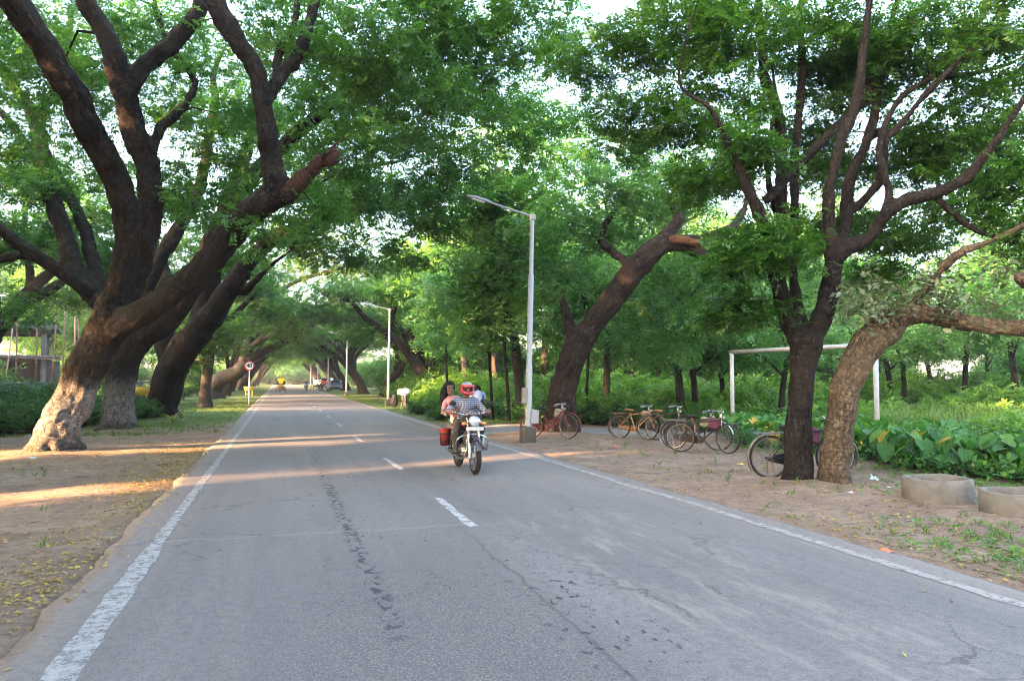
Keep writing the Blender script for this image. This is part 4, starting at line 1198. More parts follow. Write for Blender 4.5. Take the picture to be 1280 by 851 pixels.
recopy(avB, 'rain tree standing across the end of the straight road', 'rain trees closing the end of the road', [(-3, 262, 1.2, 1.3), (5, 270, 1.2, -1.3), (12, 255, 1.1, 2.0), (-13, 250, 1.2, .3), (24, 250, 1.2, 2.9), (-26, 240, 1.2, .2), (1, 300, 1.5, .4), (-12, 300, 1.5, 2.4), (16, 300, 1.5, 1.4)])
recopy(avA, 'rain tree of the left row behind the standpoint', 'rain trees behind the standpoint', [(-6.5, -9, 1.0, .2)])

wdA = wood_proto(201, 'woodland_tree', 'tall leafy woodland tree with straight dark trunk beyond the path', 'tall woodland trees right', 12.5, 3.2, .2, M_BARK_GREY, L_WOOD, T_WOODL, 8, 230, .22)
wdB = wood_proto(202, 'woodland_tree', 'rounded broad-leaved tree with bent trunk beyond the taro bed', 'rounded woodland trees right', 8.5, 3.0, .15, M_BARK_DARK, L_WOOD, whorl(8, .2, .09, .3, 2), 8, 210, .16, .9)
wdC = wood_proto(203, 'woodland_tree', 'airy light green tree standing in the woods', 'airy woodland trees', 15, 4.2, .26, M_BARK_GREY, L_LIGHT, T_FAR, 7, 230, .35, .7)
wdY = wood_proto(204, 'young_tree', 'thin young tree with bare stem by the side path', 'thin young trees by the path', 7.0, 1.7, .07, M_BARK_DARK, L_WOOD, whorl(7, .2, .10, .3, 4), 8, 120, .38, .25)
place(wdY, spots_px([(615, 31, 1.0), (636, 29, 1.05), (732, 30, .95), (1005, 36, 1), (560, 40, 1.1)], rg), ['thin bare-stemmed young tree behind the cyclist in light blue', 'thin young tree between the cyclist and the first lamp post', 'thin young tree behind the massive leaning red-brown trunk', 'thin young tree behind the goal crossbar', 'thin young tree left of the motorcycle riders in the undergrowth'])
place(wdA, spots_px([(652, 31, 1.1), (585, 48, 1.1), (535, 56, 1.05), (757, 36, .9), (790, 54, 1.1), (852, 30, .85), (900, 54, 1.1), (1040, 50, 1.1), (610, 62, 1.2), (660, 70, 1.3), (560, 80, 1.2), (740, 66, 1.25), (840, 62, 1.25), (510, 95, 1.2), (980, 62, 1.2)], rg), ['tall thick-stemmed woodland tree just behind the first lamp post', 'tall woodland tree in the undergrowth beyond the cyclist', 'tall woodland tree behind the grass where the loaded bicycle stands', 'tall woodland tree right behind the orange-tan bicycle', 'tall woodland tree beyond the rusty dark bicycle', 'dark upright woodland tree behind the black bicycles'])
place(wdB, spots_px([(870, 29, .85), (905, 31, .75), (975, 28, .8), (1060, 36, .9), (1115, 38, 1.0), (1130, 41, .95), (1205, 44, 1.1), (1165, 50, 1.1), (1235, 52, 1.0), (1000, 48, 1.1), (820, 47, 1.0), (545, 62, 1.1), (1270, 40, 1.2), (1330, 30, 1.3), (930, 50, 1.2), (1100, 60, 1.3), (780, 56, 1.2), (720, 52, 1.2)], rg), ['small bent tree behind the canvas bag of the black bicycle', 'small leaning tree beside the left goal post', 'rounded tree behind the goal crossbar', 'rounded tree between the goal posts', 'rounded tree beside the right goal post', 'rounded tree just right of the right goal post', 'rounded tree in the clearing beyond the stained well ring'])
place(wdC, spots_px([(620, 50, 1.0), (680, 58, 1.1), (575, 66, 1.0), (770, 75, 1.2), (870, 72, 1.2), (950, 80, 1.2), (1040, 75, 1.1), (1290, 62, 1.1), (525, 85, 1.1), (705, 90, 1.3), (1090, 95, 1.2), (620, 110, 1.4), (830, 105, 1.4), (560, 130, 1.4)], rg))
thk = shrub_proto(303, 'thicket', 'tall leafy thicket closing the woods beyond the path', 'thickets closing the woods on the right', 4.6, 3.4, L_WOOD, whorl(8, .26, .12, .4, 16), 170, 9)
recopy(wdA, 'tall leafy tree behind the boundary wall on the left', 'tall trees behind the left wall', [(-14 - 6 * (i % 4) - rg.uniform(0, 3), 30 + 8.5 * i + rg.uniform(-2, 2), rg.uniform(.95, 1.3), rg.uniform(0, 6)) for i in range(14)])
recopy(wdC, 'airy light green tree behind the boundary wall on the left', 'airy trees behind the left wall', [(-17 - 9 * (i % 4) - rg.uniform(0, 4), 34 + 10 * i + rg.uniform(-3, 3), rg.uniform(.9, 1.3), rg.uniform(0, 6)) for i in range(12)])
recopy(avA, 'unseen tall rain tree added left of the verge to block the low sun', 'unseen rain trees blocking the low sun', [(-18.5, 3.2, .85, 3.2), (-18, 19.4, 1.1, 4.6), (-20, -6, 1.2, 1.0), (-20.5, 8.9, 1.6, 0.0), (-17.5, 10.8, .85, 0.0)])  # crowns out of view, added to keep low sun off limbs and road
recopy(wdA, 'tall tree around the concrete frame building, some unseen and added to shade it', 'trees around the concrete building', [(-26, 99, 1.3, 1), (-32, 103, 1.4, 2), (-38, 100, 1.4, 3), (-21, 104, 1.2, 4), (-17, 96, 1.1, 5), (-29, 112, 1.5, .5), (-44, 98, 1.5, 1.5), (-34, 80, 1.3, 2.5), (-37, 85, 1.4, 3.5), (-38, 75, 1.4, 4.5), (-32, 74.5, 1.2, .7)])  # left-hand trees here and below are out of view, added to shade the building
recopy(wdC, 'airy tree around the concrete frame building, some unseen and added to shade it', 'airy trees around the concrete building', [(-36, 72, 1.3, 1), (-35, 63, 1.3, 2), (-31, 54, 1.2, 3), (-42, 78, 1.4, 4), (-24, 108, 1.3, 5), (-34, 110, 1.4, 6), (-27, 46, 1.2, 2.2)])
recopy(thk, 'thicket around the concrete frame building, some unseen and added to shade it', 'thickets around the concrete building', [(-20, 101, .9, 0), (-26, 106, 1.0, 1), (-32, 107, 1.0, 2), (-39, 105, 1.0, 3), (-33, 83, 1.5, 4), (-35, 77.5, 1.6, 5), (-33.5, 71, 1.4, 6)])
# unseen grove added left of the verge to cut the low sun into lanes
recopy(wdB, 'unseen rounded tree added left of the verge to block the low sun', 'grove left of the verge', [(-22, .6, 1.15, 4), (-22, -6, 1.3, 5), (-22, -12, 1.3, 6), (-22, -18, 1.3, 1), (-22, 18.2, 1.15, 2), (-22, 24, 1.3, 3), (-22, 30, 1.3, 3)])
recopy(wdA, 'unseen tall tree added left of the verge to block the low sun', 'unseen tall trees blocking the low sun', [(-29, -3.0, 1.25, 1), (-29, -10, 1.4, 2), (-30, -17, 1.4, 3), (-30, -25, 1.4, 4), (-29, 16.5, 1.2, 5), (-30, 23.5, 1.4, 6), (-36, -7, 1.5, 2), (-36, -15, 1.5, 3), (-37, 18, 1.5, 4)])

shA = shrub_proto(301, 'shrub', 'dense dark shrub at the foot of the left wall', 'dark shrubs along the left wall', 1.5, 1.5, L_BUSH, T_BUSH, 110, 10)
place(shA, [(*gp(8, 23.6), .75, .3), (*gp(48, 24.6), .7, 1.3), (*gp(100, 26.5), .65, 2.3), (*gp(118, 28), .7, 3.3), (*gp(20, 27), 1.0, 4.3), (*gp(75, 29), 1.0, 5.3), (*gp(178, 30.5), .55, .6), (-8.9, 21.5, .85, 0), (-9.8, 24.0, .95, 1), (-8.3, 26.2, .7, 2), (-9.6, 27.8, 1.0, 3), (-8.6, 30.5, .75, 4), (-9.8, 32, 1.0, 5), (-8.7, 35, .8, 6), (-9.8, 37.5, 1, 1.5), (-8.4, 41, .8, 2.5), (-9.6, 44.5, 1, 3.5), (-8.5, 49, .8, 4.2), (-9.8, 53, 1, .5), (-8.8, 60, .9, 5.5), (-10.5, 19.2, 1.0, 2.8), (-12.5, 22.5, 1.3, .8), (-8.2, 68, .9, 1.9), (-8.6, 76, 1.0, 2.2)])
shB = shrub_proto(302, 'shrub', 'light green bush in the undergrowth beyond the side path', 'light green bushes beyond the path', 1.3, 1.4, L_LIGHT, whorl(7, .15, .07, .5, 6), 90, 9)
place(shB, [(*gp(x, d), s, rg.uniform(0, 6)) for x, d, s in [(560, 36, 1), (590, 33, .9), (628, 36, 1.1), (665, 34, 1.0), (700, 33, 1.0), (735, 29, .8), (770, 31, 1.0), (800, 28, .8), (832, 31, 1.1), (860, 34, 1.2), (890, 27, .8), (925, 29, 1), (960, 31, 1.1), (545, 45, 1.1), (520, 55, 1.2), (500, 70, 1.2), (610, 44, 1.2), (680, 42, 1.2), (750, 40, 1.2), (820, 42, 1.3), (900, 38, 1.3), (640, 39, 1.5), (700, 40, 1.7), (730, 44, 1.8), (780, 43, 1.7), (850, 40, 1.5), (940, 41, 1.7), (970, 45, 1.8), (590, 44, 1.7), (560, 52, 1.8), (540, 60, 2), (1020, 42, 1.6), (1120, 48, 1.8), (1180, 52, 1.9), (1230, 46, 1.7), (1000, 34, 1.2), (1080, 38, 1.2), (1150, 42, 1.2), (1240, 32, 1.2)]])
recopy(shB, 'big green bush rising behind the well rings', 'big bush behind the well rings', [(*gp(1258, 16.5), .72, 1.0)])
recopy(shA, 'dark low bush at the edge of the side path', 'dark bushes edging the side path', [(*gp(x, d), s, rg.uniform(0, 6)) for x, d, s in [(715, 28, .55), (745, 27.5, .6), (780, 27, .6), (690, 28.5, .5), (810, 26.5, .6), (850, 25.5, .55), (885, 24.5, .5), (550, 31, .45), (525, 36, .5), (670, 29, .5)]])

place(thk, [(*gp(x, d), s, rg.uniform(0, 6)) for x, d, s in [(505, 92, 1.2), (530, 74, 1.0), (560, 66, 1.0), (590, 58, .9), (620, 66, 1.1), (650, 60, 1.0), (685, 64, 1.0), (720, 60, .9), (755, 66, 1.1), (790, 60, 1.0), (825, 56, .9), (860, 62, 1.1), (895, 57, 1.0), (930, 54, .9), (965, 60, 1.1), (1000, 54, 1.0), (1040, 60, 1.0), (1080, 64, .9), (1120, 74, .9), (1240, 66, .8), (1290, 56, 1.1), (1340, 50, 1.2), (480, 120, 1.2), (460, 150, 1.3), (505, 110, 1.4), (575, 90, 1.4), (640, 90, 1.4), (700, 88, 1.4), (770, 90, 1.4), (840, 86, 1.4), (910, 84, 1.4), (990, 84, 1.4), (445, 190, 1.5)]])
recopy(thk, 'tall leafy thicket behind the boundary wall on the left', 'thickets behind the left wall', [(-15 - 5 * (i % 2) - rg.uniform(0, 3), 34 + 7 * i + rg.uniform(-2, 2), rg.uniform(.7, 1.1), rg.uniform(0, 6)) for i in range(26) if not 6 <= i <= 6] + [(-9.5, 92 + 12 * i, .8, i * 1.3) for i in range(12)] + [(-42 - 8 * i, 60 + 11 * i, 1.3, i) for i in range(10)])
recopy(thk, 'thicket across the end of the straight road', 'thickets closing the end of the road', [(-16, 262, 1.9, 0), (-8, 276, 2.0, 1), (0, 240, 1.9, 2), (5.5, 252, 2.0, 2.6), (11, 246, 1.8, 3), (18, 262, 1.9, 4), (27, 245, 1.8, 5), (-9, 236, 1.5, 3.3), (2, 290, 2.6, 1.2), (-5, 300, 2.8, .2), (10, 300, 2.8, 2.2)])

recopy(thk, 'unseen dense thicket shaped to cut the low sun into lanes', 'unseen thickets cutting the sun lanes', [(-15, yy, s_, i * .9, z_) for i, (yy, s_, z_) in enumerate(((-21, .85, 1.2), (-16.5, .85, 1.2), (-12, .85, 1.2), (-7.5, .85, 1.2), (-2.5, .85, 1.2), (1, .85, 1.9), (3.9, .85, 2.05), (9.95, .42, 3.2), (11.2, .5, 2.5), (12.6, .5, 2.5), (19.4, .85, 1.3), (24.5, .85, 1.3), (29, .85, 1.3)))])  # unseen hedge, heights stretched to block the sun between the lanes

# ------------------------------------------------------------------ low herbs, taro, grass
mb = MB()
pts = []
while len(pts) < 3600:
    x, d = rg.uniform(480, 1330), rg.uniform(25.5, 62)
    X_, Y_ = gp(x, d)
    if X_ < 8.4 + 0.02 * max(0, Y_ - 30) or (x > 1120 and x < 1240 and d < 36 and rg.uniform() < .8):
        continue
    if X_ > 7 and X_ < 24 and abs(Y_ - np.interp(X_, [5.4, 9, 12, 22], [24.6, 23, 21.6, 17.5])) < 2.2:
        continue
    pts.append((X_, Y_, rg.uniform(.1, .75)))
pts = np.array(pts)
pts[:, 2] += gh(pts[:, 0], pts[:, 1])
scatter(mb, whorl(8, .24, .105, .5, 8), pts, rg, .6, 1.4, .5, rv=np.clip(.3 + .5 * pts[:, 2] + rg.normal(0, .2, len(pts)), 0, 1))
mb.build('undergrowth', L_LIGHT, smooth=False, attrs='leaf', kind='stuff', label='light green herb layer under the trees beyond the path', cat='undergrowth')

# taro bed: the plants one can tell apart, then the mass behind them
a = np.linspace(0, 2 * math.pi, 14, endpoint=False)
heart = []
for t in a:
    r_ = 0.5 * (1.0 - 0.30 * math.cos(t) ** 8 * (math.cos(t) < 0))
    x_, y_ = math.cos(t), math.sin(t)
    X_ = 0.17 * x_ * (1.15 if x_ > 0 else .8)
    Y_ = 0.125 * y_ * (1 - 0.35 * max(0, x_) ** 2) * (1 + .12 * max(0, -x_))
    if x_ < -0.97:
        X_ *= .45
    heart.append((X_, Y_, 0.03 * abs(y_) - 0.05 * max(0, x_) ** 2))
heart = np.array([(0, 0, -0.012)] + heart)
ht = [(0, i + 1, (i + 1) % 14 + 1) for i in range(14)]
hq = [(0, 1 + 2 * k, 2 + 2 * k, 1 + (2 * k + 2) % 14) for k in range(7)]
taro_me = [MB().add(heart, hq, rv=[r_] * 7).mesh('leaf', L_TARO, True, attrs='leaf') for r_ in (.05, .2, .35, .5, .6, .75, .9)] + [MB().add(heart, hq, rv=[1.0] * 7).mesh('leaf', L_TARO, True, attrs='leaf')]
M_PET = simple('taro_stalk', (0.10, 0.17, 0.05), .5, 0, .2, 20)
tg = np.random.default_rng(77)
nplant = 0
for i in range(58):
    x = 905 + 400 * ((i * 0.618) % 1)
    d = taro_front(x) + .35 + tg.uniform(0, 2.6) ** 1.0
    X_, Y_ = gp(x, d)
    z0 = float(gh(X_, Y_))
    root = thing('taro_plant', 'broad-leaved taro plant in the bed behind the well rings', 'plant', (X_, Y_, z0), (0, 0, tg.uniform(0, 6.28)), 'taro plants along the front of the bed')
    st = MB()
    for k in range(5):
        aa = k * 2 * math.pi / 5 + tg.uniform(-.5, .5)
        hh, rr = tg.uniform(.28, .62), tg.uniform(.1, .3)
        tip = np.array((math.cos(aa) * rr, math.sin(aa) * rr, hh))
        st.tube([(0, 0, -.03), tip * (.35, .35, .6), tip], [.011, .009, .006], 5, None, False)
        o = link('leaf', taro_me[7 if tg.uniform() < .12 else int(tg.integers(0, 7))], root, loc=tuple(tip), rot=(tg.normal(0, .25), tg.uniform(.25, 1.0), aa + tg.normal(0, .25)))
        o.scale = (tg.uniform(.75, 1.25),) * 3
    st.build('stalk', M_PET, root)
mb = MB()
tp, pts = heart[[1, 4, 7, 8, 8, 11, 14, 1]] if False else None, []
quads_h = np.vstack([heart[[0, 1 + 2 * k, 2 + 2 * k, 1 + (2 * k + 2) % 14]] for k in range(7)])
tt = rotm(0, .6, 0)
quads_h = quads_h @ tt.T
for i in range(1500):
    x = rg.uniform(900, 1420)
    d = taro_front(x) + .6 + rg.uniform(0, 6.5)
    X_, Y_ = gp(x, d)
    pts.append((X_, Y_, float(gh(X_, Y_)) + rg.uniform(.2, .6)))
scatter(mb, quads_h, np.array(pts), rg, .7, 1.25, .4)
pts = np.array([(*gp(x, taro_front(x) + rg.uniform(0, 2.5)), rg.uniform(.0, .28)) for x in rg.uniform(905, 1350, 700)])
scatter(mb, whorl(7, .12, .06, .6, 9), pts, rg, .7, 1.3, .5)
mb.build('taro_bed', L_TARO, smooth=False, attrs='leaf', kind='stuff', label='mass of broad taro leaves filling the bed around the goal', cat='ground cover')
mb = MB()
pts = np.array([(*gp(x, d), .0) for x, d in zip(rg.uniform(1090, 1330, 1700), rg.uniform(19, 34, 1700))])
pts[:, 2] = gh(pts[:, 0], pts[:, 1]) + rg.uniform(.05, .45, len(pts))
scatter(mb, whorl(6, .28, .022, 1.0, 12), pts, rg, .7, 1.4, .3, rv=rg.uniform(.2, .9, len(pts)))
mb.build('tall_grass', L_GRASS, smooth=False, attrs='leaf', kind='stuff', label='pale tall grass in the clearing behind the taro bed', cat='grass')

# mown grass of the verges
mb = MB()
tuft = whorl(5, .085, .012, 1.0, 15)
pts = []
for n, xr, yr in ((5200, (-7.4, -1.75), (25, 66)), (5200, (5.6, 9.6), (26.5, 75)), (420, (5.9, 9.0), (2.8, 7.2)), (160, (-5.5, -2.0), (5, 22)), (160, (6.5, 10), (9, 20))):
    X_, Y_ = rg.uniform(*xr, n), yr[0] + (yr[1] - yr[0]) * rg.uniform(0, 1, n) ** 1.7
    k = nz(np.stack([X_, Y_], -1), 1.3, 33) + rg.normal(0, .3, n) > -.25
    pts.append(np.stack([X_[k], Y_[k], gh(X_[k], Y_[k]) + .01], -1))
pts = np.vstack(pts)
scatter(mb, tuft, pts, rg, .6, 1.5, .3)
mb.build('verge_grass', L_GRASS, smooth=False, attrs='leaf', kind='stuff', label='short patchy grass of the road verges', cat='grass')

# weeds of the near right corner
mb = MB()
pts = np.array([(x, y, float(gh(x, y)) + .02) for x, y in [(6.6 + rg.normal(0, .9), 4.9 + rg.normal(0, 1.1)) for _ in range(520)] + [(9.0 + rg.normal(0, .7), 8.6 + rg.normal(0, .5)) for _ in range(120)] if x > 5.75])
pts = np.vstack([pts, [(*gp(x, taro_front(x) - abs(rg.normal(0, .35))), .01) for x in rg.uniform(915, 1330, 420)]])
scatter(mb, whorl(5, .055, .03, .4, 21), pts, rg, .6, 1.5, .4)
mb.build('low_weeds', L_LIGHT, smooth=False, attrs='leaf', kind='stuff', label='scattered low weeds on the soil by the well rings', cat='weeds')

# fallen leaves
mb = MB()
one = np.array([(-.022, 0, 0), (0, -.010, .004), (.022, 0, 0), (0, .010, .004)])
pts = []
for n, xf, yr in ((9500, lambda n: XL - .05 - np.abs(rg.normal(0, .55, n)), (2.5, 26)), (4200, lambda n: rg.uniform(-8.5, XL - .3, n), (4, 26)), (1500, lambda n: 5.6 + np.abs(rg.normal(0, 1.2, n)), (2.6, 8)), (1300, lambda n: rg.uniform(5.6, 11, n), (6, 21)), (150, lambda n: rg.uniform(XL, XR, n), (3, 18)), (500, lambda n: XL + np.abs(rg.normal(0, .12, n)), (3, 22)), (1500, lambda n: MOUND[0] + rg.normal(0, 1.1, n), (7.5, 13))):
    X_, Y_ = xf(n), rg.uniform(*yr, n)
    k = nz(np.stack([X_, Y_], -1), .9, 44) + rg.normal(0, .45, n) > -.1
    z_ = np.where((X_ > XL + .03) & (X_ < XR - .03), .008, np.maximum(gh(X_, Y_), -.2) + .012)
    pts.append(np.stack([X_, Y_, z_], -1)[k])
pts = np.vstack(pts)
scatter(mb, one, pts, rg, .6, 1.5, .3)
mb.build('fallen_leaves', L_FALLEN, smooth=False, attrs='leaf', kind='stuff', label='yellow and brown leaves fallen along the verges', cat='fallen leaves')
# pebbles and crumbs of soil
mb = MB()
oc = np.array([(1, 0, 0), (-1, 0, 0), (0, 1, 0), (0, -1, 0), (0, 0, .7), (0, 0, -.5)], float)
of = np.array([(0, 2, 4), (2, 1, 4), (1, 3, 4), (3, 0, 4), (2, 0, 5), (1, 2, 5), (3, 1, 5), (0, 3, 5)])
for i in range(3000):
    lft = rg.uniform() < .45
    x, y = (rg.uniform(-7.5, XL - .02), rg.uniform(3, 24)) if lft else (rg.uniform(XR, 11), rg.uniform(3, 21))
    s = rg.uniform(.006, .02) * (1.7 if rg.uniform() < .08 else 1)
    mb.add(oc * s * rg.uniform(.6, 1.3, (6, 3)) + (x, y, float(gh(x, y)) + .3 * s), None, of)
mb.build('pebbles', simple('pebble', (.24, .19, .16), .9, 0, .5, 4), smooth=False, kind='stuff', label='small pebbles and clods strewn over the bare soil', cat='pebbles')

mb = MB()
for i in range(420):
    lft = rg.uniform() < .5
    x, y = (rg.uniform(-7.5, XL - .05), rg.uniform(3.5, 24)) if lft else (rg.uniform(XR + .1, 11), rg.uniform(3.5, 20))
    a_, L_ = rg.uniform(0, 6.28), rg.uniform(.06, .28)
    z_ = float(gh(x, y)) + .008
    d_ = np.array((math.cos(a_), math.sin(a_), 0)) * L_
    c_ = np.array((x, y, z_))
    mb.tube([c_ - d_ * .5, c_ + np.array((rg.normal(0, .01), rg.normal(0, .01), .006)), c_ + d_ * .5], [.004, .0035, .002], 4, None, False)
mb.build('twigs', simple('dry_twig', (.07, .05, .038), .9, 0, .3, 9), smooth=False, kind='stuff', label='dry twigs fallen on the bare soil of the verges', cat='twigs')
# ------------------------------------------------------------------ objects
def mat_put(o, mat):
    o.data.materials.append(mat) if not o.data.materials else None
    s = o.material_slots[0]
    s.link = 'OBJECT'
    s.material = mat
    return o


_ME = {}


def shared(key, fn, ang=40):
    if key not in _ME:
        me = fn().mesh(key, [])
        me.materials.append(None)
        _ME[key] = autosmooth(me, ang)
    return _ME[key]


def part(name, key, fn, parent, mat, **kw):
    return mat_put(link(name, shared(key, fn), parent, **kw), mat)


M_TYRE = simple('tyre_rubber', (.020, .019, .018), .85, 0, .3, 30, dirt=((.07, .052, .04), .5), spec=.15)
M_CHROME = simple('chrome', (.40, .40, .41), .28, .95, .08, 20, dirt=((.12, .1, .08), .4))
M_RIM = simple('dull_steel', (.17, .165, .16), .5, .7, .15, 20, dirt=((.09, .055, .035), .7))
M_BLACK = simple('black_enamel', (.012, .012, .013), .45, 0, .2, 20, dirt=((.05, .038, .03), .4), spec=.3)
M_BLACKP = simple('black_plastic', (.014, .014, .015), .6, 0, .2, 20, spec=.2)
M_RUST = simple('rusty_steel', (.17, .08, .045), .8, .2, .3, 26)
M_TAN = simple('tan_enamel', (.36, .18, .065), .55, 0, .15, 24, dirt=((.2, .1, .05), .5))
M_RED = simple('wine_red_enamel', (.11, .008, .018), .45, 0, .15, 20, dirt=((.06, .035, .028), .3), spec=.3)
M_BROWN = simple('brown_enamel', (.035, .016, .012), .5, 0, .2, 20, dirt=((.06, .04, .03), .4), spec=.3)
M_SADDLE = simple('saddle_leather', (.018, .014, .012), .65, 0, .25, 22, spec=.25)
M_SADDLE_B = simple('saddle_worn', (.24, .10, .04), .65, 0, .25, 22)
M_BAG = simple('canvas_bag', (.20, .175, .125), .9, 0, .25, 20)
M_BAGP = simple('striped_bag', (.13, .035, .065), .85, 0, .3, 16)
M_SACK = simple('white_sack', (.48, .49, .52), .7, 0, .12, 6)


def wheel(parent, x, Rw, tyr=.019, steer=0.0, mats=None, spokes=28, name='wheel'):
    ty, ri, sp = mats or (M_TYRE, M_RIM, M_RIM)
    w = part(name, 'tyre_%.3f_%.3f' % (Rw, tyr), lambda: MB().torus((0, 0, 0), (0, 1, 0), Rw - tyr, tyr, 40, 8), parent, ty, loc=(x, 0, Rw), rot=(0, 0, steer))
    part('rim', 'rim_%.3f_%.3f' % (Rw, tyr), lambda: MB().lathe([(Rw - tyr * 2.6, -tyr * .7), (Rw - tyr * 1.6, -tyr * .9), (Rw - tyr * 1.6, tyr * .9), (Rw - tyr * 2.6, tyr * .7), (Rw - tyr * 2.6, -tyr * .7)], (0, 0, 0), (0, 1, 0), 40), w, ri)

    def lacing():
        m = MB()
        for i in range(spokes):
            a = 2 * math.pi * i / spokes
            a2 = a + (.5 if i % 4 < 2 else -.5)
            y = .03 if i % 2 else -.03
            m.tube([(.022 * math.cos(a2), y, .022 * math.sin(a2)), ((Rw - 2.2 * tyr) * math.cos(a), 0, (Rw - 2.2 * tyr) * math.sin(a))], .0019, 4, None, False)
        return m
    part('spoke_lacing', 'lace_%.3f_%d' % (Rw, spokes), lacing, w, sp)
    part('hub', 'hub_%.3f' % tyr, lambda: MB().lathe([(.005, -.055), (.012, -.055), (.012, -.035), (.03, -.033), (.03, -.027), (.016, -.02), (.016, .02), (.03, .027), (.03, .033), (.012, .035), (.012, .055), (.005, .055)], (0, 0, 0), (0, 1, 0), 12), w, ri)
    return w


def bike_frame(lady):
    m = MB()
    bb, st, hd, hd2 = (-.06, 0, .28), (-.20, 0, .70), (.365, 0, .80), (.41, 0, .62)
    m.tube([bb, st], .0155, 8, None)
    m.tube([hd, hd2], .019, 10, None)
    if lady:
        m.tube([(.375, 0, .76), (.25, 0, .60), (.05, 0, .47), (-.13, 0, .45)], .015, 8, .06)
        m.tube([(.40, 0, .64), (.27, 0, .48), (.1, 0, .33), bb], .016, 8, .06)
    else:
        m.tube([(-.19, 0, .675), (.375, 0, .755)], .0145, 8, None)
        m.tube([(.40, 0, .65), bb], .016, 8, None)
    for s in (-1, 1):
        m.tube([(-.06, s * .03, .28), (-.54, s * .06, .34)], .010, 6, None)
        m.tube([(-.195, s * .02, .68), (-.54, s * .06, .34)], .008, 6, None)
    m.tube([(-.06, -.04, .28), (-.06, .04, .28)], .024, 10, None)
    return m


def bike_fork():
    m = MB()
    for s in (-1, 1):
        m.tube([(.41, s * .012, .615), (.425, s * .05, .60), (.47, s * .055, .47), (.54, s * .055, .34)], [.012, .012, .011, .008], 7, .05)
    return m


def bike_bar():
    m = MB()
    m.tube([(.365, 0, .79), (.355, 0, .91)], .012, 8, None)
    for s in (-1, 1):
        m.tube([(.355, 0, .90), (.41, s * .07, .92), (.40, s * .17, .95), (.30, s * .25, .95), (.19, s * .27, .93)], .011, 7, .05)
        m.tube([(.36, s * .20, .93), (.24, s * .265, .905)], .005, 5, None)
        m.tube([(.385, s * .02, .93), (.40, s * .03, .60)], .004, 5, None)
    return m


def bike_saddle():
    m = MB()
    pr = [(-.36, .085, .80), (-.33, .10, .815), (-.27, .095, .82), (-.20, .05, .815), (-.14, .027, .81), (-.09, .018, .80)]
    vs = []
    for x, w, z in pr:
        for a in np.linspace(0, 2 * math.pi, 10, endpoint=False):
            vs.append((x, w * math.cos(a), z + .022 * math.sin(a) * (1 if math.sin(a) > 0 else 1.6)))
    vs = np.array(vs)
    q = [(k * 10 + i, k * 10 + (i + 1) % 10, k * 10 + 10 + (i + 1) % 10, k * 10 + 10 + i) for k in range(5) for i in range(10)]
    t = [(0, i + 1, i) for i in range(1, 9)] + [(50, 50 + i, 51 + i) for i in range(1, 9)]
    m.add(vs, q, t)
    m.tube([(-.20, 0, .69), (-.225, 0, .79)], .012, 8, None)
    for s in (-1, 1):
        m.torus((-.32, s * .05, .755), (0, 0, 1), .022, .005, 10, 5)
    return m


def bike_rack():
    m = MB()
    for y in (-.07, 0, .07):
        m.tube([(-.26, y, .715), (-.80, y * .9, .715)], .006, 5, None)
    m.tube([(-.80, -.063, .715), (-.80, .063, .715)], .006, 5, None)
    m.tube([(-.35, -.07, .715), (-.35, .07, .715)], .006, 5, None)
    for s in (-1, 1):
        m.tube([(-.62, s * .07, .715), (-.54, s * .068, .34)], .006, 5, None)
        m.tube([(-.40, s * .07, .715), (-.54, s * .068, .34)], .006, 5, None)
    return m


def bike_stand():
    m = MB()
    for s in (-1, 1):
        m.tube([(-.54, s * .07, .33), (-.53, s * .11, .15), (-.50, s * .15, .012), (-.44, s * .15, .008)], .008, 6, None)
    m.tube([(-.50, -.15, .015), (-.50, .15, .015)], .006, 5, None)
    return m


def bike_crank():
    m = MB()
    m.torus((-.06, .045, .28), (0, 1, 0), .085, .006, 24, 5)
    for i in range(5):
        a = i * 1.2566
        m.tube([(-.06, .045, .28), (-.06 + .085 * math.cos(a), .045, .28 + .085 * math.sin(a))], .005, 5, None)
    m.tube([(-.06, .06, .28), (.06, .065, .17)], .009, 6, None)
    m.tube([(-.06, -.06, .28), (-.18, -.065, .39)], .009, 6, None)
    return m


def bike_guard(front):
    cx = .54 if front else -.54
    arc = (R(-25), R(115)) if front else (R(70), R(215))
    a = np.linspace(*arc, 18)
    prof = [(-.032, .362), (-.022, .374), (0, .379), (.022, .374), (.032, .362)]
    v = np.array([[(cx + r_ * math.cos(t), y, .34 + r_ * math.sin(t)) for y, r_ in prof] for t in a]).reshape(-1, 3)
    q = [(i * 5 + j, i * 5 + j + 1, i * 5 + j + 6, i * 5 + j + 5) for i in range(17) for j in range(4)]
    m = MB().add(v, q)
    for s in (-1, 1):
        t = arc[0] + .25 if front else arc[1] - .25
        m.tube([(cx, s * .05, .34), (cx + .365 * math.cos(t), s * .03, .34 + .365 * math.sin(t))], .003, 4, None)
    return m


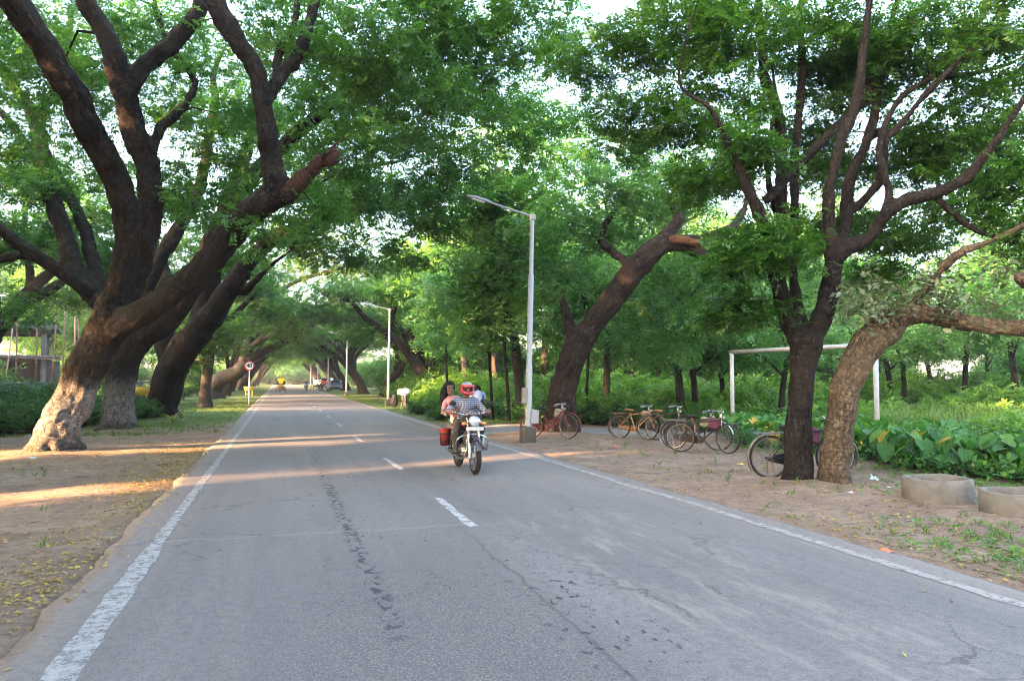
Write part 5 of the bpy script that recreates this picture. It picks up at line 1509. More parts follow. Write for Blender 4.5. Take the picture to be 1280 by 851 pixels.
def bicycle(label, place_, heading, frame_m, lady=False, guard_m=None, saddle_m=None, lean=0.03, steer=.15, bag=None, box=False, sack=False, group='parked bicycles'):
    x, y = place_
    z = float(gh(x, y))
    b = thing('bicycle', label, 'bicycle', (x, y, z), (lean, 0, heading), group)
    guard_m, saddle_m = guard_m or frame_m, saddle_m or M_SADDLE
    w = wheel(b, -.54, .34)
    fw = wheel(b, .54, .34, steer=steer)
    part('frame', 'bframe%d' % lady, lambda: bike_frame(lady), b, frame_m)
    part('fork', 'bfork', bike_fork, b, frame_m)
    hb = part('handlebar', 'bbar', bike_bar, b, M_CHROME)
    for s in (-1, 1):
        part('grip', 'bgrip%d' % s, lambda: MB().tube([(.24, s * .262, .94), (.15, s * .275, .922)], .015, 8, None), hb, M_BLACKP)
    part('saddle', 'bsaddle', bike_saddle, b, saddle_m)
    part('rack', 'brack', bike_rack, b, M_RIM if frame_m is not M_TAN else M_RUST)
    part('stand', 'bstand', bike_stand, b, M_RIM)
    part('crank', 'bcrank', bike_crank, b, M_RIM)
    for s in (-1, 1):
        part('pedal', 'bped%d' % s, lambda: MB().box((.06, .12, .17) if s > 0 else (-.18, -.12, .39), (.09, .1, .022), None, 0, .006), b, M_BLACKP)
    part('mudguard', 'bguard_r', lambda: bike_guard(False), b, guard_m)
    part('mudguard', 'bguard_f', lambda: bike_guard(True), b, guard_m)
    part('chain_guard', 'bchain', lambda: MB().tube([(-.60, .055, .34), (-.3, .055, .32), (-.06, .055, .29), (.03, .055, .29)], [.04, .05, .105, .05], 12, .05).tube([(-.06, .058, .28), (.0, .058, .28)], .06, 10, None) if False else _flat_guard(), b, frame_m)
    part('head_lamp', 'blamp', lambda: MB().lathe([(.0, -.04), (.022, -.035), (.036, 0), (.034, .01), (0, .014)], (.45, 0, .80), (1, 0, .0), 12), b, M_CHROME)
    if bag is not None:
        part('hanging_bag', 'bbag', lambda: MB().box((.22, .1, .66), (.26, .10, .26), rotm(0, .25, .1), 0, .04), b, bag)
    if box:
        part('carrier_box', 'bbox', lambda: MB().box((-.55, -.13, .60), (.28, .11, .22), None, 0, .015), b, M_GALV)
    return b


def _flat_guard():
    a = np.linspace(0, 2 * math.pi, 28, endpoint=False)
    out = []
    for t in a:
        k = .5 + .5 * math.cos(t)
        r_ = .055 + .06 * k
        out.append((-.30 + .30 * math.cos(t) + .0, .31 - .03 * k + r_ * math.sin(t)))
    v = [(x_, y_, z_) for y_ in (.048, .066) for x_, z_ in out]
    n = 28
    q = [(i, (i + 1) % n, n + (i + 1) % n, n + i) for i in range(n)]
    t = [(0, i + 1, i) for i in range(1, n - 1)] + [(n, n + i, n + i + 1) for i in range(1, n - 1)]
    return MB().add(v, q, t)


def head_cam(dx, dd):
    """heading of something that goes dx to the right and dd away"""
    return math.atan2(-dx * SY + dd * CY, dx * CY + dd * SY)


bicycle('wine-red step-through bicycle between the first lamp post and the leaning tree', gp(688, 21.35), head_cam(.95, -.45), M_RED, True, lean=.06, steer=-.25, bag=M_BAG, box=True)
bicycle('orange-tan bicycle with worn tan saddle on bare soil', gp(796, 21.5), head_cam(.85, -.6), M_TAN, False, M_RUST, M_SADDLE_B, steer=-.2, bag=M_BAG)
bicycle('rusty dark bicycle close behind the orange-tan one', gp(831, 20.9), head_cam(.7, -.6), M_BROWN, False, M_RUST, M_SADDLE_B, steer=.3, lean=-.03)
bicycle('black bicycle with bright mudguards and canvas bag beside the dark brown one', gp(869, 18.7), head_cam(.9, -.5), M_BLACK, False, M_CHROME, steer=.1, lean=.04, bag=M_BAG)
bicycle('dark brown bicycle with black saddle, its front wheel turned, on bare soil', gp(879, 17.55), head_cam(.88, -.42), M_BROWN, False, M_BLACK, steer=-.5, lean=-.04, bag=M_BAGP)
bicycle('bicycle standing behind the pale trunk and the many-stemmed tree', gp(1001, 12.25), head_cam(1, .1), M_BLACK, False, M_RIM, steer=.05, lean=.05, bag=M_BAGP)
bk = bicycle('bicycle loaded with a white sack on the grass by the second lamp post', gp(506, 44), head_cam(.25, -.95), M_BLACK, False, steer=.1)

# ---- white sack on the carrier: a thing of its own
def sack(label, loc, rad, seed, mat):
    t = MB().ellip((0, 0, 0), rad, None, 20, 13)
    v = t.v[0]
    t.v[0] = v * (1 + .22 * nz(v, 7, seed) + .10 * nz(v, 19, seed + 1))[:, None]
    return t.build('sack', mat, label=label, cat='sack', loc=loc)


p = gp(505, 44.3)
sack('bulging white sack tied on the bicycle by the second lamp post', (p[0], p[1], .86), (.40, .24, .22), 3, M_SACK)
p = gp(493.5, 44.6)
sack('dark bundle on the grass beside the loaded bicycle', (p[0], p[1], .30), (.2, .25, .36), 9, M_BLACKP)

# ---- street lamps
M_LAMPHEAD = simple('lamp_housing', (.26, .265, .28), .4, .4, .08, 20)
M_LENS = simple('lamp_glass', (.70, .70, .66), .2, 0, .05, 20)


def lamp(label, x, y, tilt=0.0, detail=True, first=[None]):
    L = thing('street_lamp', label, 'street lamp', (x, y, float(gh(x, y))), (0, tilt, 0), 'street lamps along the right verge')
    part('pole', 'lpole', lambda: MB().tube([(0, 0, .1), (0, 0, 2.0), (0, 0, 2.02), (0, 0, 4.4), (0, 0, 4.42), (0, 0, 6.0)], [.088, .088, .074, .074, .058, .056], 14, None), L, M_GALV)
    base = part('footing', 'lbase', lambda: MB().box((0, 0, .2), (.36, .36, .46), None, 0, .03), L, simple('footing_concrete', (.07, .06, .05), .9, 0, .3, 8, dirt=((.03, .028, .024), .9), bump=.4))
    arm = part('arm', 'larm', lambda: MB().tube([(0, 0, 5.86), (-.10, 0, 5.96), (-.6, -.05, 6.06), (-1.25, -.12, 6.2)], [.035, .032, .028, .026], 10, .12).box((0, 0, 5.92), (.15, .15, .16), None, 0, .02), L, M_GALV)
    hd = part('luminaire', 'lhead', lambda: MB().tube([(-1.15, -.11, 6.18), (-1.3, -.125, 6.215), (-1.6, -.155, 6.265), (-1.82, -.175, 6.29)], [.03, .05, .05, .025], 10, .08), arm, M_LAMPHEAD)
    part('lens', 'llens', lambda: MB().box((-1.52, -.147, 6.198), (.36, .07, .03), rotm(0, .17, .1), 0, .012), arm, M_LENS)
    if detail:
        part('junction_box', 'ljb', lambda: MB().box((-.13, -.03, 1.22), (.11, .14, .42), None, 0, .015), L, simple('junction_box', (.24, .225, .2), .6, 0, .15, 12, dirt=((.2, .13, .08), .6)))
        part('fuse_box', 'lfb', lambda: MB().box((.16, -.04, .68), (.2, .12, .36), None, 0, .015), L, simple('fuse_box', (.28, .28, .285), .5, 0, .12, 12, dirt=((.2, .15, .1), .4)))
    return L


p = G(659.5, 551)
lamp('tall grey lamp post with concrete footing and boxes beside the wine-red bicycle', p[0], p[1], R(1.3))
p = G(485, 506.5)
lamp('grey lamp post on the grass beside the bicycle with the white sack', p[0], p[1], R(.6), False)
for i, lb in enumerate(('grey lamp post on the grass, next beyond the one by the loaded bicycle', 'far grey lamp post, second beyond the one by the loaded bicycle', 'far grey lamp post, third beyond the one by the loaded bicycle', 'farthest grey lamp post towards the end of the road')):
    lamp(lb, 6.4, 77 + 29 * i, R((.4, -.3, .5, 0)[i]), False)

# ---- football goal
gl, gr_ = gp(915, 23.7), gp(1095, 18.8)
gt = thing('football_goal', 'white steel football goal standing in the taro bed', 'goal', (gl[0], gl[1], 0))
M_GOAL = simple('goal_paint', (.40, .40, .42), .5, 0, .08, 10, dirt=((.35, .27, .2), .4))
vx, vy = gr_[0] - gl[0], gr_[1] - gl[1]
for (x, y) in ((0, 0), (vx, vy)):
    MB().tube([(x, y, -.15), (x, y, 2.40)], .062, 14, None).build('post', M_GOAL, gt)
MB().tube([(-.07 * vx / 5, -.07 * vy / 5, 2.44), (vx * 1.013, vy * 1.013, 2.44)], .062, 14, None).build('crossbar', M_GOAL, gt)

# ---- concrete well rings
def ring(label, xp, d, h):
    x, y = gp(xp, d)
    m = MB()
    prof = [(.36, -.06), (.36, h - .015), (.372, h), (.412, h), (.425, h - .015), (.428, h * .5), (.425, -.06)]
    m.lathe(prof, (0, 0, 0), (0, 0, 1), 56)
    v = m.v[0]
    a = np.arctan2(v[:, 1], v[:, 0])
    v[:, 2] += .006 * np.sin(3 * a + xp) * (v[:, 2] > .1) + .005 * nz(v, 14, 3) * (v[:, 2] > .1)
    v[:, :2] *= (1 + .004 * nz(v, 8, 4))[:, None]
    me = autosmooth(m.mesh('well_ring', simple('ring_concrete', (.15, .135, .115), .92, 0, .2, 7, dirt=((.06, .05, .04), .9), bump=.5)), 50)
    t = thing('well_ring', label, 'concrete ring', (x, y, float(gh(x, y))), group='concrete well rings')
    link('ring_wall', me, t)
    s_ = MB().lathe([(.36, .03), (.2, .05), (.01, .04)], (0, 0, 0), (0, 0, 1), 24)
    s_.build('soil_fill', M_GROUND, t)


ring('stained concrete well ring between the pale trunk and the other ring', 1168, 10.3, .27)
ring('concrete well ring farther from the pale trunk, dry grass at its foot', 1270, 9.25, .26)

# ---- speed limit sign
M_SIGNW = simple('sign_white', (.80, .80, .78), .4, 0, .05, 10)
M_SIGNR = simple('sign_red', (.55, .03, .03), .4, 0, .08, 10)
M_SIGNK = simple('sign_black', (.02, .02, .02), .5, 0, .1, 10)
p = G(311, 505.5)
sg = thing('speed_sign', 'round red-rimmed speed sign reading 40 on a white post', 'road sign', (p[0], p[1], float(gh(p[0], p[1]))), (0, 0, R(-3)))
MB().tube([(0, 0, -.1), (0, 0, 2.75)], .035, 10, None).build('post', M_WPAINT, sg)
disc = MB().lathe([(0, -.012), (.30, -.012), (.305, 0), (.30, .012), (0, .012)], (0, -.055, 2.50), (0, -1, 0), 40)
dk = link('disc', autosmooth(disc.mesh('disc', M_SIGNW)), sg)
MB().lathe([(.232, .013), (.232, .017), (.303, .017), (.303, .013)], (0, -.055, 2.50), (0, -1, 0), 40).build('rim', M_SIGNR, dk)
tx = bpy.data.curves.new('numerals', 'FONT')
tx.body = '40'
tx.size = .34
tx.align_x = 'CENTER'
tx.align_y = 'CENTER'
tx.extrude = .002
tx.offset = .012
to = bpy.data.objects.new('tmp', tx)
COL.objects.link(to)
bpy.context.view_layer.update()
tm = bpy.data.meshes.new_from_object(to.evaluated_get(bpy.context.evaluated_depsgraph_get()))
bpy.data.objects.remove(to)
tm.materials.clear()
tm.materials.append(M_SIGNK)
link('numerals', tm, dk, loc=(0, -.071, 2.50), rot=(R(90), 0, 0))

# ---- yellow barriers
M_YEL = simple('yellow_paint', (.62, .40, .03), .5, 0, .12, 10, dirt=((.2, .12, .05), .4))


def barrier(label, x, y, s, rz):
    b = thing('road_barrier', label, 'barrier', (x, y, float(gh(x, y))), (0, 0, rz), 'yellow barriers on the left verge')
    b.scale = (s, s, s)
    v = np.array([(x_, y_, z_) for y_ in (-.02, .02) for x_, z_ in ((-.40, .52), (.40, .52), (.52, .95), (-.52, .95))])
    link('board', MB().add(v, [(0, 1, 2, 3), (7, 6, 5, 4), (0, 4, 5, 1), (1, 5, 6, 2), (2, 6, 7, 3), (3, 7, 4, 0)]).mesh('board', M_YEL, False), b)
    for s_ in (-1, 1):
        MB().tube([(s_ * .30, -.22, 0), (s_ * .30, 0, .6)], .025, 8, None).build('leg', M_YEL, b)
        MB().tube([(s_ * .30, .22, 0), (s_ * .30, 0, .6)], .025, 8, None).build('leg', M_YEL, b)
    MB().tube([(-.30, -.15, .2), (.30, -.15, .2)], .02, 8, None).build('crossbar', M_YEL, b)


p = gp(311.5, 76)
barrier('yellow road barrier on the grass behind the speed sign', p[0], p[1], 1.0, .1)
p = gp(176, 47)
barrier('yellow road barrier by the wall behind the dark third tree', p[0], p[1], 1.25, .5)

# ---- boundary wall, left
wl = thing('boundary_wall', 'low dark mossy boundary wall behind the left row of trees', 'wall', (-11, 20, 0))
M_WALL = simple('mossy_plaster', (.105, .10, .085), .95, 0, .3, 2.5, dirt=((.035, .042, .025), .9), bump=.3)
for i in range(16):
    y0 = i * 4.5
    MB().box((0, y0 + 2.25, .63), (.2, 4.24, 1.5), None, 0, .01).build('wall_panel', M_WALL, wl)
    MB().box((0, y0, .68), (.3, .26, 1.62), None, 0, .015).build('pier', M_WALL, wl)
    MB().box((0, y0 + 2.25, 1.415), (.28, 4.24, .07), None, 0, .01).build('coping', M_CONC_OLD, wl)

# ---- unfinished concrete building
bx, by = gp(58, 76)
bd = thing('concrete_building', 'unfinished grey concrete frame building behind scaffold poles', 'building', (bx, by, 0), (0, 0, R(12)))
cols_x = [0, -5.2, -10.4, -15.6, -20.8]
for row, yy in enumerate((0, 6.5)):
    for x in cols_x:
        MB().box((x - .3, yy + .3, 1.8), (.48, .48, 4.0), None, 0, .02).build('column', M_CONC_OLD, bd)
        MB().box((x - .3, yy + .3, 4.98), (.48, .48, 2.16), None, 0, .02).build('column', M_CONC_OLD, bd)
for z, name in ((3.7, 'floor_slab'), (6.5, 'roof_slab')):
    MB().box((-10.6, 3.5, z + .12), (23.2, 8.6, .26), None, 0, .02).build(name, M_CONC_OLD, bd)
    for yy in (.3, 6.8):
        MB().box((-10.7, yy, z - .22), (21.6, .30, .42), None, 0, .01).build('beam', M_CONC_OLD, bd)
MB().box((-10.6, -.75, 6.83), (23.2, .12, .4), None, 0, .01).build('parapet', M_CONC_OLD, bd)
MB().box((-10.6, 7.4, 1.7), (23, .2, 3.6), None, 0, .01).build('back_wall', M_CONC_OLD, bd)
for k, x in enumerate((-2.6, -8.1, -13.3)):
    MB().box((x, 1.0, 2.4), (1.1, .15, 2.2), None, 0, .01).build('infill_panel', simple('infill_dark', (.05, .05, .052), .9, 0, .2, 3), bd)
M_POLE = simple('bamboo_pole', (.14, .09, .06), .8, 0, .3, 10)
M_POLER = simple('pink_rod', (.42, .22, .17), .7, 0, .2, 10)
for k, (x0, y0, x1, y1, d0, d1_) in enumerate([(19, 478, 22, 372, 72, 72), (44, 470, 48, 360, 72.5, 72.5), (64, 476, 72, 365, 72, 72), (77, 478, 82, 358, 72, 72), (92, 470, 94, 372, 73, 73), (4, 470, 17, 400, 71, 74), (97, 470, 99, 370, 74, 74)]):
    a_, b_ = P(x0, y0, d0), P(x1, y1, d1_)
    a_[2] = -.05
    MB().tube([a_, a_ * .5 + b_ * .5 + (.05, 0, 0), b_], [.075, .07, .055], 8, None).build('scaffold_pole', M_POLER if k in (4, 5) else M_POLE, off=a_, loc=tuple(a_), label='leaning pinkish scaffold pole by the concrete frame' if k == 5 else 'pinkish upright pole at the corner of the concrete frame' if k == 4 else 'thin dark upright scaffold pole in front of the concrete frame', cat='scaffold pole', group='scaffold poles' if k not in (4, 5) else None)
for z0, lb in ((3.75, 'dark horizontal scaffold bar at floor level of the concrete frame'),):
    a_, b_ = P(-10, 446, 72), P(84, 450, 72)
    MB().tube([a_, b_], .05, 8, None).build('scaffold_bar', M_POLE, off=a_, loc=tuple(a_), label=lb, cat='scaffold bar')

# ---- rosette plant by the third tree, litter
x, y = gp(217, 29)
rp = thing('rosette_plant', 'spiky pale green rosette plant in front of the dark third tree', 'plant', (x, y, float(gh(x, y))))
rg2 = np.random.default_rng(9)
for k in range(16):
    a = k * 2.4
    e = rg2.uniform(.5, 1.25)
    L_ = rg2.uniform(.5, .75)
    pts = np.array([(L_ * t * math.cos(e - .9 * t), 0, .06 + L_ * (t * math.sin(e) - .45 * t * t)) for t in (0, .3, .6, .85, 1)])
    wd = np.array((.02, .045, .04, .022, .003))
    v = np.stack([pts + np.stack([0 * wd, wd, .3 * wd], -1), pts, pts + np.stack([0 * wd, -wd, .3 * wd], -1)], 1).reshape(-1, 3)
    q = [(3 * i + j, 3 * i + j + 1, 3 * i + j + 4, 3 * i + j + 3) for i in range(4) for j in range(2)]
    MB().add(v, q, rv=[.3 + .7 * (k % 5) / 5] * 8).build('leaf', leafmat('leaf_rosette', [(0, (.10, .16, .06)), (1, (.26, .30, .12))]) if k == 0 else bpy.data.materials['leaf_rosette'], rp, attrs='leaf', rot=(0, 0, a))

M_LITW = simple('plastic_white', (.5, .515, .54), .4, 0, .08, 8)
M_LITO = simple('packet_orange', (.60, .14, .05), .5, 0, .2, 9)
M_LITY = simple('packet_yellow', (.65, .48, .08), .5, 0, .2, 9)


def litter(name, label, xp, yp, s, mat, seed, hgt=.3):
    g0 = G(xp, yp, 0)
    n = 7
    u, w = np.meshgrid(np.linspace(-1, 1, n), np.linspace(-1, 1, n))
    v = np.stack([u * s, w * s * .7, 0 * u], -1).reshape(-1, 3)
    v[:, 2] = s * hgt * (1 + nz(v / s, 2.6, seed)) * (1 - .5 * np.abs(v[:, 0] / s)) + .004
    v[:, :2] *= (1 + .25 * nz(v / s, 2.0, seed + 1))[:, None]
    idx = np.arange(n * n).reshape(n, n)
    q = np.stack([idx[:-1, :-1], idx[:-1, 1:], idx[1:, 1:], idx[1:, :-1]], -1).reshape(-1, 4)
    z_ = float(gh(g0[0], g0[1])) if not (XL < g0[0] < XR) else .003
    MB().add(v, q).build(name, mat, loc=(g0[0], g0[1], z_), rot=(0, 0, seed * .7), label=label, cat='litter')


litter('plastic_bag', 'crumpled white plastic bag beside the stained well ring', 1094, 601, .10, M_LITW, 1, .55)
litter('paper_scrap', 'white scrap on the soil in front of the pale trunk', 1063, 620, .05, M_LITW, 2)
litter('paper_scrap', 'white scrap on the mound left of the stained well ring', 1113, 614, .045, M_LITW, 3)
litter('paper_scrap', 'pale scrap on the soil before the stained well ring', 1124, 640, .035, M_LITW, 4)
litter('packet', 'orange packet flattened at the road edge by the weeds', 1109, 685, .06, M_LITO, 5)
litter('packet', 'red-orange packet on the soil below the orange-tan bicycle', 771, 556, .09, M_LITO, 6)
litter('packet', 'white and yellow packet left of the many-stemmed tree', 926, 579, .07, M_LITY, 7)
litter('paper_scrap', 'white scrap at the foot of the huge leaning tree', 40, 574, .09, M_LITW, 8)
litter('paper_scrap', 'white scrap by the shrubs between the whitewashed trees', 37, 545, .11, M_LITW, 9)
litter('packet', 'dark packet on the left verge beside the road streaks', 204, 580, .09, M_BLACKP, 10)
# ------------------------------------------------------------------ people
M_SKIN = simple('skin', (.17, .088, .058), .6, 0, .1, 20, spec=.3)
M_HAIR = simple('hair_black', (.008, .0075, .0075), .7, 0, .3, 40, spec=.12)
M_TROUS = simple('dark_trousers', (.016, .015, .015), .9, 0, .2, 20)
M_PINK = simple('pink_cloth', (.46, .19, .195), .85, 0, .12, 16)
M_SALWAR = simple('pale_green_cloth', (.33, .37, .31), .85, 0, .12, 10)
M_SHOE = simple('shoe', (.03, .025, .022), .6, 0, .2, 20)
M_BLUESH = simple('light_blue_cloth', (.30, .35, .50), .85, 0, .1, 12)
M_NAVY = simple('navy_cloth', (.03, .045, .16), .85, 0, .15, 12)
t = NT('checked_cloth')
co = t.coord()
s3 = t.n('SeparateXYZ', {'Vector': co})
def band(v, f, w):
    return t.n('MapRange', {0: t.math('FRACT', t.math('MULTIPLY', v, f)), 1: w - .06, 2: w + .06, 3: 1.0, 4: 0.0}).outputs[0]
hz, vt = band(s3.outputs[2], 27, .5), band(t.math('ADD', s3.outputs[0], t.math('MULTIPLY', s3.outputs[1], .6)), 27, .5)
c = t.mix(t.math('MULTIPLY', hz, .85), (.29, .31, .37), (.022, .03, .07))
c = t.mix(t.math('MULTIPLY', vt, .55), c, (.025, .033, .075))
t.set(Base_Color=c, Roughness=.85)
M_CHECK = t.mat
M_LIP = simple('lips', (.16, .045, .04), .5, 0, .1, 20, spec=.3)
t = NT('eye')
t.set(Base_Color=(.02, .015, .012), Roughness=.15)
M_EYE = t.mat


def capsule(mb, p0, r0, p1, r1):
    p0, p1 = np.asarray(p0, float), np.asarray(p1, float)
    ax = p1 - p0
    L = np.linalg.norm(ax)
    ax = ax / (L + 1e-9)
    a = np.linspace(-math.pi / 2 + .05, 0, 5)
    prof = [(r0 * math.cos(t_), r0 * math.sin(t_)) for t_ in a] + [(r1 * math.cos(t_), L + r1 * math.sin(t_)) for t_ in -a[::-1]]
    n = 12
    mb.lathe(prof, p0, ax, n)
    base = mb.n - n * len(prof)
    last = mb.n - n
    mb.t.append(np.array([(base, base + i + 1, base + i) for i in range(1, n - 1)] + [(last, last + i, last + i + 1) for i in range(1, n - 1)]))
    mb.tm.append(np.zeros(2 * (n - 2), int))


def body(name, parent, prims, mats, voxel=.011):
    """one continuous skin grown round the listed bones; every bone carries its cloth"""
    mb = MB()
    for p0, r0, p1, r1, k in prims:
        capsule(mb, p0, r0, p1, r1)
    me = mb.mesh('tmp', [])
    o = bpy.data.objects.new('tmp', me)
    COL.objects.link(o)
    rm = o.modifiers.new('r', 'REMESH')
    rm.mode = 'VOXEL'
    rm.voxel_size = voxel
    sm = o.modifiers.new('s', 'SMOOTH')
    sm.factor = .5
    sm.iterations = 3
    bpy.context.view_layer.update()
    out = bpy.data.meshes.new_from_object(o.evaluated_get(bpy.context.evaluated_depsgraph_get()))
    bpy.data.objects.remove(o)
    out.name = name
    n = len(out.polygons)
    c = np.zeros(n * 3)
    out.polygons.foreach_get('center', c)
    c = c.reshape(-1, 3)
    best, bi = np.full(n, 9e9), np.zeros(n, int)
    for p0, r0, p1, r1, k in prims:
        p0, p1 = np.asarray(p0, float), np.asarray(p1, float)
        ab = p1 - p0
        tt = np.clip(((c - p0) @ ab) / (ab @ ab + 1e-9), 0, 1)
        d = np.linalg.norm(c - p0 - tt[:, None] * ab, axis=1) - (r0 + (r1 - r0) * tt)
        m = d < best
        best[m], bi[m] = d[m], k
    out.materials.clear()
    for m_ in mats:
        out.materials.append(m_)
    out.polygons.foreach_set('material_index', bi.astype(np.int32))
    out.polygons.foreach_set('use_smooth', np.ones(n, bool))
    out.update()
    return link(name, out, parent)


def arm(sh, el, wr, kc, ks, sleeve=1.0, r=(.058, .045, .03)):
    sh, el, wr = map(lambda q: np.asarray(q, float), (sh, el, wr))
    k2 = kc if sleeve > .9 else ks
    out = [(sh, r[0], el, r[1], kc)]
    if sleeve <= .9:
        m = sh + (el - sh) * sleeve * 1.3 if sleeve < .7 else el
        out = [(sh, r[0] * 1.08, m, r[1] * 1.15, kc), (m, r[1], el, r[1] * .95, ks)]
    out.append((el, r[1], wr, r[2], k2))
    return out


def hand(wr, fwd, side, curl, ks):
    """palm, four fingers and a thumb closing on a bar; fwd along the palm, side across the knuckles, curl where the fingers bend to"""
    wr, f, s, c = (np.asarray(q, float) for q in (wr, fwd, side, curl))
    pk = wr + f * .085
    out = [(wr, .026, wr + f * .04, .032, ks)]
    for i, u in enumerate((-.030, -.010, .011, .031)):
        L = (.034, .040, .038, .030)[i]
        k0 = pk + s * u
        out.append((wr + f * .035 + s * u * .8, .016, k0, .0125, ks))
        k1 = k0 + (f * .45 + c * .9) * L
        k2 = k1 + (c * .6 - f * .8) * L * .8
        out += [(k0, .0115, k1, .0105, ks), (k1, .0105, k2, .009, ks)]
    t0 = wr + f * .03 + s * -.03
    t1 = t0 + (f * .5 - s * .5 + c * .5) * .04
    out += [(wr + f * .01 + s * -.012, .019, t0, .015, ks), (t0, .0135, t1, .012, ks), (t1, .012, t1 + (c * .8 - f * .1 + s * .2) * .032, .010, ks)]
    return out


def head(c, look, ks, sz=1.0, tilt=(0, 0, 0)):
    c, l = np.asarray(c, float), np.asarray(look, float)
    l = l / np.linalg.norm(l)
    u = np.array((0, 0, 1.0))
    sd = np.cross(l, u)
    out = [(c + (u * .03 - l * .012) * sz, .085 * sz, c + (u * .045 + l * .018) * sz, .078 * sz, ks),
           (c + (-u * .05 + l * .03) * sz, .062 * sz, c + (u * .0 + l * .03) * sz, .066 * sz, ks),
           (c + (-u * .092 + l * .052) * sz, .032 * sz, c + (-u * .06 + l * .04) * sz, .046 * sz, ks),
           (c + (u * .018 + l * .092) * sz, .010 * sz, c + (-u * .022 + l * .112) * sz, .014 * sz, ks),
           (c + (-u * .055 + l * .085 - sd * .018) * sz, .010, c + (-u * .055 + l * .085 + sd * .018) * sz, .010, ks)]
    for s in (-1, 1):
        out.append((c + sd * s * .080 * sz + u * .02 * sz, .014, c + sd * s * .082 * sz - u * .02 * sz, .012, ks))
    return out


def eyes(c, look, parent, sz=1.0):
    c, l = np.asarray(c, float), np.asarray(look, float)
    l = l / np.linalg.norm(l)
    u = np.array((0, 0, 1.0))
    sd = np.cross(l, u)
    for s in (-1, 1):
        MB().ellip(c + (u * .018 + l * .092 + sd * s * .032) * sz, np.array((.013, .013, .009)) * sz, None, 10, 7).build('eye', M_EYE, parent)
        b_ = c + (u * .040 + l * .094) * sz
        MB().tube([b_ + sd * s * .014 * sz, b_ + sd * s * .034 * sz + u * .005, b_ + sd * s * .052 * sz - l * .012], [.003, .0045, .002], 6, None, False).build('eyebrow', M_HAIR, parent)
    m_ = c + (-u * .056 + l * .092) * sz
    MB().tube([m_ - sd * .024 * sz - l * .006, m_ + l * .003, m_ + sd * .024 * sz - l * .006], [.003, .0075, .003], 8, None).build('mouth', M_LIP, parent)


def hair_cap(c, look, parent, sz=1.0, bun=False, long_=False, mat=None):
    c, l = np.asarray(c, float), np.asarray(look, float)
    l = l / np.linalg.norm(l)
    m = MB().ellip((0, 0, 0), np.array((.108, .112, .108)) * sz, None, 22, 16)
    v = m.v[0]
    f = v @ np.array((l[0], l[1], 0))
    low = (f > .06 * sz) & (v[:, 2] < .03 * sz)
    v[low] *= .70
    v *= (1 + .03 * nz(v, 40, 4))[:, None]
    m.v[0] = v + c + np.array((0, 0, .04)) * sz - l * .012 * sz
    if long_:
        b = c - l * .085 * sz
        m.tube([b + (-.01, 0, .05), b + np.array((-.05, .01, -.06)), b + np.array((-.09, .0, -.17)), b + np.array((-.10, .0, -.30))], [.075, .085, .065, .02], 14, .04)
    if bun:
        m.ellip(c - l * .12 * sz + np.array((0, 0, .0)), (.045, .045, .045))
    return m.build('hair', mat or M_HAIR, parent)


# ------------------------------------------------------------------ motorcycle (goes towards -Y)
M_TANK = simple('motorcycle_paint', (.02, .012, .016), .25, 0, .15, 14, coat=.8)
M_ENG = simple('engine_alloy', (.22, .22, .22), .45, .7, .2, 24, dirt=((.06, .045, .035), .6))
M_AMBER = simple('amber_lens', (.75, .22, .03), .25, 0, .08, 20, coat=.5)
M_GLASS = simple('headlamp_glass', (.42, .43, .45), .12, .25, .06, 12, coat=1.0)
M_REDL = simple('tail_lens', (.45, .02, .02), .25, 0, .08, 20, coat=.5)
M_BUCKET = simple('red_plastic', (.095, .005, .007), .55, 0, .2, 12, spec=.3)
M_PLATE = simple('plate_white', (.5, .5, .49), .4, 0, .05, 12)


